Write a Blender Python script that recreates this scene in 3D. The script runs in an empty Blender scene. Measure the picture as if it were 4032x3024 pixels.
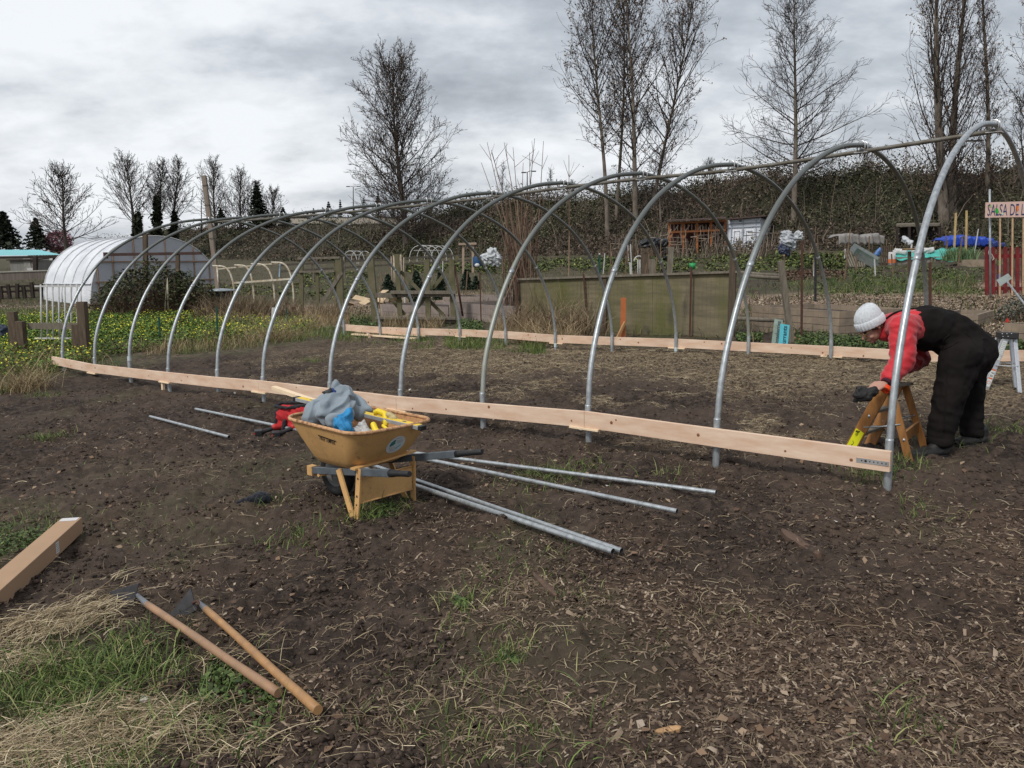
import bpy, bmesh, math, random
import numpy as np
from mathutils import Vector, Matrix
random.seed(7)
RNG = np.random.default_rng(11)
PI = math.pi
scene = bpy.context.scene
COL = scene.collection

# ------------------------------------------------------------------ camera
F_PX, PITCH, ROLL, CAM_H = 3186.0, 0.146, -0.0122, 1.62
Fv = np.array([0, math.cos(PITCH), -math.sin(PITCH)])
R0 = np.array([1.0, 0, 0]); U0 = np.cross(R0, Fv)
Rv = math.cos(ROLL)*R0 + math.sin(ROLL)*U0
Uv = -math.sin(ROLL)*R0 + math.cos(ROLL)*U0
CAM = np.array([0, 0, CAM_H])
cam_data = bpy.data.cameras.new('camera')
cam_data.sensor_width = 36.0
cam_data.lens = 36.0*F_PX/4032
cam_data.clip_start = 0.05
cam_data.clip_end = 3000
cam = bpy.data.objects.new('camera', cam_data)
COL.objects.link(cam)
M = Matrix(((Rv[0], Uv[0], -Fv[0], 0), (Rv[1], Uv[1], -Fv[1], 0), (Rv[2], Uv[2], -Fv[2], CAM_H), (0, 0, 0, 1)))
cam.matrix_world = M
scene.camera = cam

def ray(px, py):
    return Fv + Rv*(px-2016)/F_PX - Uv*(py-1512)/F_PX
def D(px, py, dist):
    """point seen at photo pixel (px,py) at forward distance y=dist"""
    r = ray(px, py)
    return CAM + r*(dist/r[1])

# ------------------------------------------------------------------ noise
def _hash(ix, iy, seed):
    h = (ix.astype(np.int64)*374761393 + iy.astype(np.int64)*668265263 + seed*1274126177) & 0x7fffffff
    h = ((h ^ (h >> 13))*1274126177) & 0x7fffffff
    h = (h ^ (h >> 16)) & 0xffff
    return h/65535.0
def vnoise(x, y, seed=0):
    x = np.asarray(x, float); y = np.asarray(y, float)
    ix = np.floor(x); iy = np.floor(y); fx = x-ix; fy = y-iy
    fx = fx*fx*(3-2*fx); fy = fy*fy*(3-2*fy)
    a = _hash(ix, iy, seed); b = _hash(ix+1, iy, seed); c = _hash(ix, iy+1, seed); d = _hash(ix+1, iy+1, seed)
    return (a*(1-fx)+b*fx)*(1-fy)+(c*(1-fx)+d*fx)*fy
def fbm(x, y, oct=4, seed=0, gain=0.5):
    s = 0; a = 1; t = 0
    for i in range(oct):
        s = s + a*vnoise(x*2**i+i*17.3, y*2**i-i*9.1, seed+i); t += a; a *= gain
    return s/t
def smooth(a, b, x):
    t = np.clip((x-a)/(b-a), 0, 1); return t*t*(3-2*t)

# ------------------------------------------------------------------ terrain
GX, GY = 0.0294, 0.0045
NEAR = [[2.527, 5.302, 0.066, 0.365], [1.572, 6.108, 0.074, 0.366], [0.66, 6.878, 0.063, 0.37], [-0.283, 7.674, 0.056, 0.319], [-1.175, 8.427, -0.019, 0.271], [-2.091, 9.2, -0.038, 0.252], [-3.13, 10.078, -0.086, 0.228], [-3.951, 10.77, -0.074, 0.187], [-4.979, 11.638, -0.157, 0.152], [-5.898, 12.414, -0.129, 0.125], [-6.845, 13.213, -0.162, 0.098], [-7.827, 14.042, -0.142, 0.117]]
FAR = [[6.411, 9.915, 0.233, 0.503], [5.493, 10.69, 0.227, 0.417], [4.559, 11.479, 0.195, 0.417], [3.612, 12.278, 0.186, 0.407], [2.668, 13.075, 0.144, 0.4], [1.73, 13.866, 0.095, 0.371], [0.798, 14.653, 0.077, 0.35], [-0.108, 15.418, 0.091, 0.367], [-1.03, 16.196, 0.102, 0.356], [-1.944, 16.968, 0.04, 0.328], [-2.881, 17.759, 0.049, 0.306], [-3.84, 18.568, 0.035, 0.315]]
APEX = [[4.434, 7.638, 2.804], [3.551, 8.384, 2.735], [2.494, 9.276, 2.665], [1.606, 10.025, 2.661], [0.702, 10.788, 2.636], [-0.245, 11.588, 2.588], [-1.233, 12.422, 2.562], [-2.114, 13.166, 2.552], [-3.108, 14.005, 2.542], [-4.125, 14.863, 2.541], [-5.032, 15.629, 2.545], [-5.965, 16.417, 2.565]]
_cp = [(a[0], a[1], a[2]) for a in NEAR+FAR]
for x, y in ((0, 0), (-3, 2.5), (3, 2.5), (-4, -6), (5, -6), (-3, 5), (3.3, 6), (0, 4.5), (-1, 5.4), (-6, 8), (6.5, 7), (-8, 3), (8, 3), (-20, -15), (20, -15), (0, -25)):
    _cp.append((x, y, GX*x+GY*y))
for px, py, d in ((370, 1196, 42), (180, 1188, 44), (600, 1240, 28), (860, 1150, 44), (75, 1390, 16.5), (330, 1397, 16), (1210, 1255, 26), (1480, 1280, 22.5),
                  (1500, 1150, 37), (1500, 1075, 58), (1600, 1012, 85), (2040, 1290, 19.6), (2890, 1330, 15.6), (2300, 1078, 38), (2391, 985, 62),
                  (3300, 1335, 14.2), (3300, 1190, 21), (3300, 1060, 33), (3100, 990, 45), (3500, 1050, 32), (3800, 975, 42), (3900, 1168, 20), (3500, 925, 53), (4032, 900, 44),
                  (2990, 978, 52), (1050, 1110, 50), (1000, 1010, 110), (60, 1130, 48), (100, 1078, 75), (300, 1010, 120), (4032, 1380, 11.5), (4032, 1290, 14.5), (4500, 1000, 30), (-900, 1130, 50), (-900, 1500, 14),
                  (2700, 1050, 40), (2000, 1000, 66)):
    _cp.append(tuple(D(px, py, d)))
for x, y in ((-150, 200), (150, 200), (0, 250), (-300, 0), (300, 0), (0, -200), (-200, 100), (200, 100)):
    _cp.append((x, y, 3.0 if x > -100 and y > 50 else 1.0 if x < 0 else 2.0))
_cp = np.array(_cp)
def _kern(d): return np.where(d > 0, d*d*np.log(d+1e-9), 0)
_n = len(_cp)
_A = np.zeros((_n+3, _n+3)); _dm = np.hypot(_cp[:, None, 0]-_cp[None, :, 0], _cp[:, None, 1]-_cp[None, :, 1])
_A[:_n, :_n] = _kern(_dm/10)+np.eye(_n)*0.004
_A[:_n, _n] = 1; _A[:_n, _n+1:] = _cp[:, :2]/10; _A[_n, :_n] = 1; _A[_n+1:, :_n] = _cp[:, :2].T/10
_w = np.linalg.solve(_A, np.concatenate([_cp[:, 2], np.zeros(3)]))
def terr(x, y):
    x = np.asarray(x, float); y = np.asarray(y, float); sh = x.shape
    x = np.clip(x.ravel(), -160, 160); y = np.clip(y.ravel(), -60, 220)
    out = _w[_n]+_w[_n+1]*x/10+_w[_n+2]*y/10
    for i in range(_n):
        out = out+_w[i]*_kern(np.hypot(x-_cp[i, 0], y-_cp[i, 1])/10)
    return out.reshape(sh)
def gz(x, y): return float(terr(np.array([x]), np.array([y]))[0])
def G(px, py, guess=None):
    r = ray(px, py)
    ts = np.concatenate([np.linspace(1.5, 40, 160), np.linspace(41, 200, 120)])
    P = CAM[None]+r[None]*ts[:, None]
    h = P[:, 2]-terr(P[:, 0], P[:, 1])
    k = np.argmax(h < 0)
    if not (h < 0).any(): return P[-1]
    a, b = ts[k-1], ts[k]
    for _ in range(18):
        m = (a+b)/2; p = CAM+r*m
        if p[2]-gz(p[0], p[1]) < 0: b = m
        else: a = m
    return CAM+r*a
def ground_at(px, d, up=0.0):
    """ground point below the photo column px at forward distance d"""
    x = 0
    for py in (1300, 1200, 1100, 1000): pass
    p = D(px, 1300, d)
    for _ in range(4):
        z = gz(p[0], d)
        # photo row of that height
        v = np.array([p[0], d, z])-CAM
        py = 1512-F_PX*(v@Uv)/(v@Fv)
        p = D(px, py, d)
    return np.array([p[0], p[1], gz(p[0], p[1])+up])
def z_at(base, py):
    """height of the photo row py above the ground point base (same vertical)"""
    v0 = np.array(base, float)
    lo, hi = -5.0, 60.0
    for _ in range(40):
        m = (lo+hi)/2; v = np.array([v0[0], v0[1], m])-CAM
        y = 1512-F_PX*(v@Uv)/(v@Fv)
        if y > py: lo = m
        else: hi = m
    return (lo+hi)/2

# ------------------------------------------------------------------ materials
def mat(name, col, rough=0.8, var=0.25, scale=8.0, bump=0.0, bscale=None, metal=0.0, col2=None, island=0.0, stretch=None, spec=0.3, coords='Object', sheen=0.0, trans=0.0, detail=6, alpha=None):
    m = bpy.data.materials.get(name)
    if m: return m
    m = bpy.data.materials.new(name); m.use_nodes = True
    nt = m.node_tree; N = nt.nodes; L = nt.links
    b = N['Principled BSDF']
    b.inputs['Roughness'].default_value = rough; b.inputs['Metallic'].default_value = metal
    b.inputs['Specular IOR Level'].default_value = spec
    if sheen: b.inputs['Sheen Weight'].default_value = sheen
    tc = N.new('ShaderNodeTexCoord'); mp = N.new('ShaderNodeMapping')
    L.new(tc.outputs[coords], mp.inputs[0])
    if stretch: mp.inputs['Scale'].default_value = stretch
    nz = N.new('ShaderNodeTexNoise'); nz.inputs['Scale'].default_value = scale; nz.inputs['Detail'].default_value = detail; nz.inputs['Roughness'].default_value = 0.6
    L.new(mp.outputs[0], nz.inputs['Vector'])
    ramp = N.new('ShaderNodeMapRange'); ramp.inputs[1].default_value = 0.3; ramp.inputs[2].default_value = 0.7
    L.new(nz.outputs['Fac'], ramp.inputs[0])
    mix = N.new('ShaderNodeMix'); mix.data_type = 'RGBA'
    c2 = col2 if col2 else tuple(c*(1-var) for c in col)
    c1 = col if col2 else tuple(min(1, c*(1+var)) for c in col)
    mix.inputs[6].default_value = (*c1, 1); mix.inputs[7].default_value = (*c2, 1)
    L.new(ramp.outputs[0], mix.inputs[0])
    out = mix.outputs[2]
    if island:
        g = N.new('ShaderNodeNewGeometry'); hsv = N.new('ShaderNodeHueSaturation'); mr = N.new('ShaderNodeMapRange')
        mr.inputs[3].default_value = 1-island; mr.inputs[4].default_value = 1+island
        L.new(g.outputs['Random Per Island'], mr.inputs[0]); L.new(mr.outputs[0], hsv.inputs['Value']); L.new(out, hsv.inputs['Color'])
        out = hsv.outputs[0]
    L.new(out, b.inputs['Base Color'])
    if bump:
        bp = N.new('ShaderNodeBump'); bp.inputs['Strength'].default_value = 1.0; bp.inputs['Distance'].default_value = bump
        nz2 = N.new('ShaderNodeTexNoise'); nz2.inputs['Scale'].default_value = bscale or scale*3; nz2.inputs['Detail'].default_value = 6
        L.new(mp.outputs[0], nz2.inputs['Vector']); L.new(nz2.outputs['Fac'], bp.inputs['Height']); L.new(bp.outputs[0], b.inputs['Normal'])
    if trans: b.inputs['Transmission Weight'].default_value = trans
    if alpha is not None: b.inputs['Alpha'].default_value = alpha
    m['rgh'] = rough
    return m

def island_ramp(m, stops, rough=0.8):
    """colour picked per loose piece"""
    nt = m.node_tree; N = nt.nodes; L = nt.links
    g = N.new('ShaderNodeNewGeometry'); r = N.new('ShaderNodeValToRGB'); r.color_ramp.interpolation = 'LINEAR'
    while len(r.color_ramp.elements) < len(stops): r.color_ramp.elements.new(0.5)
    for e, (p, c) in zip(r.color_ramp.elements, stops): e.position = p; e.color = (*c, 1)
    L.new(g.outputs['Random Per Island'], r.inputs[0]); L.new(r.outputs[0], N['Principled BSDF'].inputs['Base Color'])
    return m
def leafmat(name, stops, rough=0.7):
    m = bpy.data.materials.get(name)
    if m: return m
    m = bpy.data.materials.new(name); m.use_nodes = True
    m.node_tree.nodes['Principled BSDF'].inputs['Roughness'].default_value = rough
    m.node_tree.nodes['Principled BSDF'].inputs['Specular IOR Level'].default_value = 0.25
    return island_ramp(m, stops)

MT = {}
MT['galv'] = mat('galvanised steel', (0.36, 0.385, 0.40), rough=0.42, var=0.3, scale=26, metal=0.6, spec=0.5, stretch=(1, 1, .5))
def weathered_top(m):
    nt = m.node_tree; N = nt.nodes; L = nt.links; b = N['Principled BSDF']; src = b.inputs['Base Color'].links[0].from_socket
    g = N.new('ShaderNodeNewGeometry'); s = N.new('ShaderNodeSeparateXYZ'); L.new(g.outputs['Position'], s.inputs[0]); n = N.new('ShaderNodeTexNoise'); n.inputs['Scale'].default_value = 3; n.inputs['Detail'].default_value = 6
    a = N.new('ShaderNodeMath'); a.operation = 'ADD'; L.new(s.outputs[2], a.inputs[0]); L.new(n.outputs['Fac'], a.inputs[1]); r = N.new('ShaderNodeMapRange'); r.inputs[1].default_value = 1.35; r.inputs[2].default_value = 2.5; L.new(a.outputs[0], r.inputs[0])
    x = N.new('ShaderNodeMix'); x.data_type = 'RGBA'; L.new(r.outputs[0], x.inputs[0]); L.new(src, x.inputs[6]); x.inputs[7].default_value = (.145, .155, .145, 1); L.new(x.outputs[2], b.inputs['Base Color'])
    return m
MT['galv_green'] = weathered_top(mat('lichened galvanised steel', (0.37, 0.385, 0.36), rough=0.5, metal=0.5, col2=(0.27, 0.28, 0.23), scale=5))
MT['galv_hoop'] = weathered_top(mat('galvanised hoop tube', (0.38, 0.405, 0.42), rough=0.42, var=0.25, scale=26, metal=0.6, spec=0.5))
MT['galv_old'] = mat('weathered galvanised steel', (0.17, 0.165, 0.145), rough=0.6, metal=0.4, col2=(0.09, 0.075, 0.055), scale=9)
MT['pine'] = mat('fresh pine board', (0.68, 0.53, 0.41), rough=0.75, col2=(0.54, 0.35, 0.24), scale=3.0, stretch=(1, 1, 5), bump=0.0006, bscale=30)
MT['pine_pale'] = mat('pale cut lumber', (0.74, 0.58, 0.4), rough=0.75, var=0.12, scale=5)
MT['knot'] = mat('board knot', (0.2, 0.08, 0.035), rough=0.8, var=0.3, scale=40)
MT['ink'] = mat('dark printed ink', (0.02, 0.02, 0.022), rough=0.6, var=0.1)
MT['grey_wood'] = mat('weathered grey wood', (0.2, 0.175, 0.14), rough=0.9, col2=(0.1, 0.085, 0.065), scale=6, stretch=(3, 3, .6), bump=0.003, bscale=20)
MT['brown_wood'] = mat('old brown post wood', (0.13, 0.095, 0.065), rough=0.9, col2=(0.055, 0.04, 0.03), scale=7, stretch=(3, 3, .5), bump=0.004, bscale=20)
MT['moss_wood'] = mat('mossy weathered wood', (0.15, 0.13, 0.085), rough=0.9, col2=(0.085, 0.085, 0.04), scale=5, bump=0.003, bscale=20)
MT['bed_wood'] = mat('tan raised bed board', (0.3, 0.23, 0.165), rough=0.85, col2=(0.17, 0.14, 0.11), scale=4, bump=0.002, bscale=14)
MT['rust'] = mat('rusty steel', (0.10, 0.045, 0.03), rough=0.85, col2=(0.05, 0.028, 0.022), scale=30)
MT['white_paint'] = mat('white painted metal', (0.47, 0.47, 0.46), rough=0.6, var=0.15, scale=12)
MT['rust_white'] = mat('rust streaked white tube', (0.6, 0.6, 0.53), rough=0.6, col2=(0.36, 0.25, 0.13), scale=10)
MT['wire'] = mat('thin fence wire', (0.12, 0.105, 0.09), rough=0.7, metal=0.3)
MT['black'] = mat('matt black plastic', (0.02, 0.02, 0.022), rough=0.5, var=0.2)
MT['bark'] = mat('grey brown bark', (0.11, 0.09, 0.075), rough=0.95, col2=(0.045, 0.038, 0.033), scale=1.4, stretch=(3, 3, 1))
MT['bark_pale'] = mat('pale grey bark', (0.2, 0.17, 0.14), rough=0.95, col2=(0.08, 0.065, 0.05), scale=1.6, stretch=(2, 2, 1))
MT['twig'] = mat('dark twig', (0.05, 0.038, 0.032), rough=0.95, var=0.3, scale=1)
MT['cane'] = mat('dry cane', (0.2, 0.14, 0.09), rough=0.9, col2=(0.1, 0.065, 0.045), scale=5)

# ------------------------------------------------------------------ objects
def link(o): COL.objects.link(o); return o
def tag(o, label=None, cat=None, group=None, kind=None):
    if label: o['label'] = label
    if cat: o['category'] = cat
    if group: o['group'] = group
    if kind: o['kind'] = kind
    return o
def thing(name, label, cat, loc, group=None, rotz=0):
    o = bpy.data.objects.new(name, None); link(o); o.empty_display_size = 0.1
    o.location = tuple(float(v) for v in loc); o.rotation_euler = (0, 0, rotz)
    return tag(o, label, cat, group)

class MB:
    """collects shapes in world space; build() makes one mesh object, local to its parent"""
    def __init__(s): s.v = []; s.f = []; s.sm = []
    def add(s, vs, fs, smooth=False):
        o = len(s.v); s.v += [tuple(map(float, v)) for v in vs]; s.f += [tuple(i+o for i in f) for f in fs]; s.sm += [smooth]*len(fs)
        return s
    def box(s, c, size, rot=0.0, tilt=None):
        hx, hy, hz = size[0]/2, size[1]/2, size[2]/2
        m = Matrix.Rotation(rot, 3, 'Z')
        if tilt is not None: m = tilt
        vs = [Vector(c)+m @ Vector((x, y, z)) for x in (-hx, hx) for y in (-hy, hy) for z in (-hz, hz)]
        return s.add(vs, [(0, 1, 3, 2), (4, 6, 7, 5), (0, 4, 5, 1), (2, 3, 7, 6), (0, 2, 6, 4), (1, 5, 7, 3)])
    def bar(s, a, b, w, h, up=(0, 0, 1), ext=0.0):
        """rectangular bar from a to b; w across, h along up"""
        a = Vector(a); b = Vector(b); d = (b-a); L = d.length; d.normalize(); a = a-d*ext; b = b+d*ext
        u = Vector(up); sx = d.cross(u)
        if sx.length < 1e-4: sx = d.cross(Vector((1, 0, 0)))
        sx.normalize(); u = sx.cross(d).normalized()
        vs = []
        for p in (a, b):
            for i, j in ((-1, -1), (1, -1), (1, 1), (-1, 1)): vs.append(p+sx*(i*w/2)+u*(j*h/2))
        return s.add(vs, [(0, 1, 2, 3), (7, 6, 5, 4), (0, 4, 5, 1), (1, 5, 6, 2), (2, 6, 7, 3), (3, 7, 4, 0)])
    def tube(s, pts, r, n=8, cap=True, smooth=True):
        pts = [Vector(p) for p in pts]; k = len(pts)
        rs = [r]*k if not hasattr(r, '__len__') else list(r)
        vs = []; fs = []
        t0 = (pts[1]-pts[0]).normalized()
        ref = Vector((0, 0, 1)) if abs(t0.z) < 0.9 else Vector((1, 0, 0))
        nrm = t0.cross(ref).normalized()
        for i in range(k):
            if i == 0: t = t0
            elif i == k-1: t = (pts[i]-pts[i-1]).normalized()
            else: t = ((pts[i]-pts[i-1]).normalized()+(pts[i+1]-pts[i]).normalized()).normalized()
            nrm = (nrm-t*nrm.dot(t))
            if nrm.length < 1e-6: nrm = t.orthogonal()
            nrm.normalize(); bn = t.cross(nrm)
            for j in range(n):
                a = 2*PI*j/n; vs.append(pts[i]+(nrm*math.cos(a)+bn*math.sin(a))*rs[i])
        for i in range(k-1):
            for j in range(n):
                fs.append((i*n+j, i*n+(j+1) % n, (i+1)*n+(j+1) % n, (i+1)*n+j))
        s.add(vs, fs, smooth)
        if cap:
            o = len(s.v)-len(vs)
            s.f.append(tuple(o+j for j in range(n-1, -1, -1))); s.sm.append(False)
            s.f.append(tuple(o+(k-1)*n+j for j in range(n))); s.sm.append(False)
        return s
    def lathe(s, c, prof, n=24, axis=(0, 0, 1), smooth=True):
        ax = Vector(axis).normalized(); ex = ax.orthogonal().normalized(); ey = ax.cross(ex)
        vs = []; fs = []
        for r, h in prof:
            for j in range(n):
                a = 2*PI*j/n; vs.append(Vector(c)+ax*h+(ex*math.cos(a)+ey*math.sin(a))*r)
        for i in range(len(prof)-1):
            for j in range(n): fs.append((i*n+j, i*n+(j+1) % n, (i+1)*n+(j+1) % n, (i+1)*n+j))
        return s.add(vs, fs, smooth)
    def prism(s, poly, thick):
        """extrude planar polygon (3D points) by vector thick"""
        t = Vector(thick); n = len(poly); vs = [Vector(p) for p in poly]+[Vector(p)+t for p in poly]
        fs = [tuple(range(n))[::-1], tuple(range(n, 2*n))]+[(i, (i+1) % n, n+(i+1) % n, n+i) for i in range(n)]
        return s.add(vs, fs)
    def ball(s, c, r, n=10, squash=(1, 1, 1)):
        vs = []; fs = []
        for i in range(n+1):
            th = PI*i/n
            for j in range(n*2):
                a = PI*j/n; vs.append((c[0]+r*squash[0]*math.sin(th)*math.cos(a), c[1]+r*squash[1]*math.sin(th)*math.sin(a), c[2]+r*squash[2]*math.cos(th)))
        m = n*2
        for i in range(n):
            for j in range(m): fs.append((i*m+j, i*m+(j+1) % m, (i+1)*m+(j+1) % m, (i+1)*m+j)[::-1])
        return s.add(vs, fs, True)
    def build(s, name, material, parent=None, label=None, bevel=0.0, fix=True):
        me = bpy.data.meshes.new(name)
        off = Vector((0, 0, 0)); q = parent; rz = 0
        if parent is not None:
            off = parent.location.copy()
            if parent.parent is not None: off = off+parent.parent.location
            if parent.parent is not None and parent.parent.parent is not None: off = off+parent.parent.parent.location
        me.from_pydata([tuple(Vector(v)-off) for v in s.v], [], s.f)
        me.polygons.foreach_set('use_smooth', s.sm)
        if fix:
            bm = bmesh.new(); bm.from_mesh(me); bmesh.ops.recalc_face_normals(bm, faces=bm.faces)
            bm.to_mesh(me); bm.free()
        me.materials.append(material)
        o = link(bpy.data.objects.new(name, me))
        if parent is not None: o.parent = parent
        if bevel:
            bv = o.modifiers.new('bevel', 'BEVEL'); bv.width = bevel; bv.segments = 2; bv.limit_method = 'ANGLE'
        if label: o['label'] = label
        return o

def np_mesh(name, V, Fq, material, parent=None, smooth=False, off=(0, 0, 0)):
    """fast mesh from arrays; Fq (n,3) or (n,4)"""
    me = bpy.data.meshes.new(name)
    V = np.asarray(V, np.float32)-np.asarray(off, np.float32); Fq = np.asarray(Fq, np.int32); k = Fq.shape[1]
    me.vertices.add(len(V)); me.vertices.foreach_set('co', V.ravel())
    me.loops.add(Fq.size); me.loops.foreach_set('vertex_index', Fq.ravel())
    me.polygons.add(len(Fq)); me.polygons.foreach_set('loop_start', np.arange(0, Fq.size, k, dtype=np.int32)); me.polygons.foreach_set('loop_total', np.full(len(Fq), k, np.int32))
    if smooth: me.polygons.foreach_set('use_smooth', np.ones(len(Fq), bool))
    me.update(calc_edges=True); me.validate()
    if material: me.materials.append(material)
    o = link(bpy.data.objects.new(name, me))
    if parent is not None: o.parent = parent
    return o

def catmull(pts, sub=6):
    P = [np.array(p, float) for p in pts]; P = [2*P[0]-P[1]]+P+[2*P[-1]-P[-2]]; out = []
    for i in range(1, len(P)-2):
        for k in range(sub):
            t = k/sub; a, b, c, d = P[i-1], P[i], P[i+1], P[i+2]
            out.append(0.5*((2*b)+(-a+c)*t+(2*a-5*b+4*c-d)*t*t+(-a+3*b-3*c+d)*t**3))
    out.append(P[-2]); return out
# ------------------------------------------------------------------ sky and light
world = bpy.data.worlds.new('World'); scene.world = world; world.use_nodes = True
wn = world.node_tree; wn.nodes.clear(); N = wn.nodes; L = wn.links
SUN_EL, SUN_AZ = math.radians(48), math.radians(215)
sky = N.new('ShaderNodeTexSky'); sky.sky_type = 'NISHITA'; sky.sun_disc = False
sky.sun_elevation = SUN_EL; sky.sun_rotation = SUN_AZ; sky.air_density = 1.5; sky.dust_density = 3.0
bg1 = N.new('ShaderNodeBackground'); bg1.inputs[1].default_value = 0.08; L.new(sky.outputs[0], bg1.inputs[0])
tc = N.new('ShaderNodeTexCoord'); sep = N.new('ShaderNodeSeparateXYZ'); L.new(tc.outputs['Generated'], sep.inputs[0])
def math_(op, a, b=None, v=None):
    n = N.new('ShaderNodeMath'); n.operation = op
    for i, q in enumerate((a, b)):
        if q is None: continue
        if isinstance(q, (int, float)): n.inputs[i].default_value = q
        else: L.new(q, n.inputs[i])
    return n.outputs[0]
zz = math_('ADD', math_('MAXIMUM', sep.outputs[2], 0.0), 0.34)
cx = math_('DIVIDE', sep.outputs[0], zz); cy = math_('DIVIDE', sep.outputs[1], zz)
cmb = N.new('ShaderNodeCombineXYZ'); L.new(cx, cmb.inputs[0]); L.new(cy, cmb.inputs[1])
mp = N.new('ShaderNodeMapping'); mp.inputs['Location'].default_value = (3.1, 0.4, 2.0); mp.inputs['Scale'].default_value = (0.9, 1.15, 1)
L.new(cmb.outputs[0], mp.inputs[0])
n1 = N.new('ShaderNodeTexNoise'); n1.inputs['Scale'].default_value = 1.5; n1.inputs['Detail'].default_value = 9; n1.inputs['Roughness'].default_value = 0.58; n1.inputs['Distortion'].default_value = 0.0
L.new(mp.outputs[0], n1.inputs['Vector'])
n2 = N.new('ShaderNodeTexNoise'); n2.inputs['Scale'].default_value = 4.5; n2.inputs['Detail'].default_value = 8; n2.inputs['Roughness'].default_value = 0.55; n2.inputs['Distortion'].default_value = 0.0
L.new(mp.outputs[0], n2.inputs['Vector'])
mixf = math_('ADD', math_('MULTIPLY', n1.outputs['Fac'], 0.78), math_('MULTIPLY', n2.outputs['Fac'], 0.22))
cr = N.new('ShaderNodeValToRGB')
els = cr.color_ramp.elements
els[0].position = 0.35; els[0].color = (0.25, 0.27, 0.30, 1)
els[1].position = 0.57; els[1].color = (0.60, 0.62, 0.645, 1)
e = els.new(0.435); e.color = (0.36, 0.385, 0.42, 1)
e = els.new(0.50); e.color = (0.50, 0.52, 0.55, 1)
mixf = math_('SUBTRACT', math_('SUBTRACT', mixf, math_('MULTIPLY', sep.outputs[0], .085)), math_('MULTIPLY', math_('MAXIMUM', math_('SUBTRACT', 0.09, sep.outputs[2]), 0.0), 1.0))
L.new(mixf, cr.inputs[0])
# distant cloud deck: paler with height above the horizon, slate blue low down on the left
bg2 = N.new('ShaderNodeBackground'); bg2.inputs[1].default_value = 0.98; L.new(cr.outputs[0], bg2.inputs[0])
ms = N.new('ShaderNodeMixShader'); ms.inputs[0].default_value = 0.93
L.new(bg1.outputs[0], ms.inputs[1]); L.new(bg2.outputs[0], ms.inputs[2])
wo = N.new('ShaderNodeOutputWorld'); L.new(ms.outputs[0], wo.inputs[0])
world.cycles.sampling_method = 'MANUAL'; world.cycles.sample_map_resolution = 512

sun = bpy.data.lights.new('sun', 'SUN'); sun.energy = 1.5; sun.angle = math.radians(10); sun.color = (1.0, 0.96, 0.9)
so = link(bpy.data.objects.new('sun', sun))
# Nishita rotation: sun direction = (sin(rot)cos(el), cos(rot)cos(el), sin(el))
sd = Vector((math.sin(SUN_AZ)*math.cos(SUN_EL), math.cos(SUN_AZ)*math.cos(SUN_EL), math.sin(SUN_EL)))
so.rotation_euler = sd.to_track_quat('Z', 'Y').to_euler()
scene.view_settings.view_transform = 'Standard'; scene.view_settings.look = 'None'; scene.view_settings.exposure = 0.68; scene.view_settings.gamma = 1.0
scene.view_settings.use_curve_mapping = False
scene.cycles.max_bounces = 6; scene.cycles.transparent_max_bounces = 12
# ------------------------------------------------------------------ zones on the ground (world metres)
LN = np.array([NEAR[0][0], NEAR[0][1]]); DR = np.array([NEAR[-1][0]-NEAR[0][0], NEAR[-1][1]-NEAR[0][1]]); DR /= np.hypot(*DR)
NR = np.array([-DR[1], DR[0]]);
if NR@(np.array(FAR[0][:2])-LN) < 0: NR = -NR
def frame(x, y):
    """u along the hoop house (0 at the near end), v across (0 near line, 6 far line)"""
    dx = x-LN[0]; dy = y-LN[1]
    return dx*DR[0]+dy*DR[1], dx*NR[0]+dy*NR[1]
def blob2(x, y, cx, cy, rx, ry, soft=0.4, ang=0, seed=0, wob=0.35):
    c, s = math.cos(ang), math.sin(ang); a = ((x-cx)*c+(y-cy)*s)/rx; b = (-(x-cx)*s+(y-cy)*c)/ry
    r = np.sqrt(a*a+b*b)+wob*(fbm(x*1.3, y*1.3, 3, seed)-0.5)*2
    return 1-smooth(1-soft, 1+soft, r)
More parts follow.
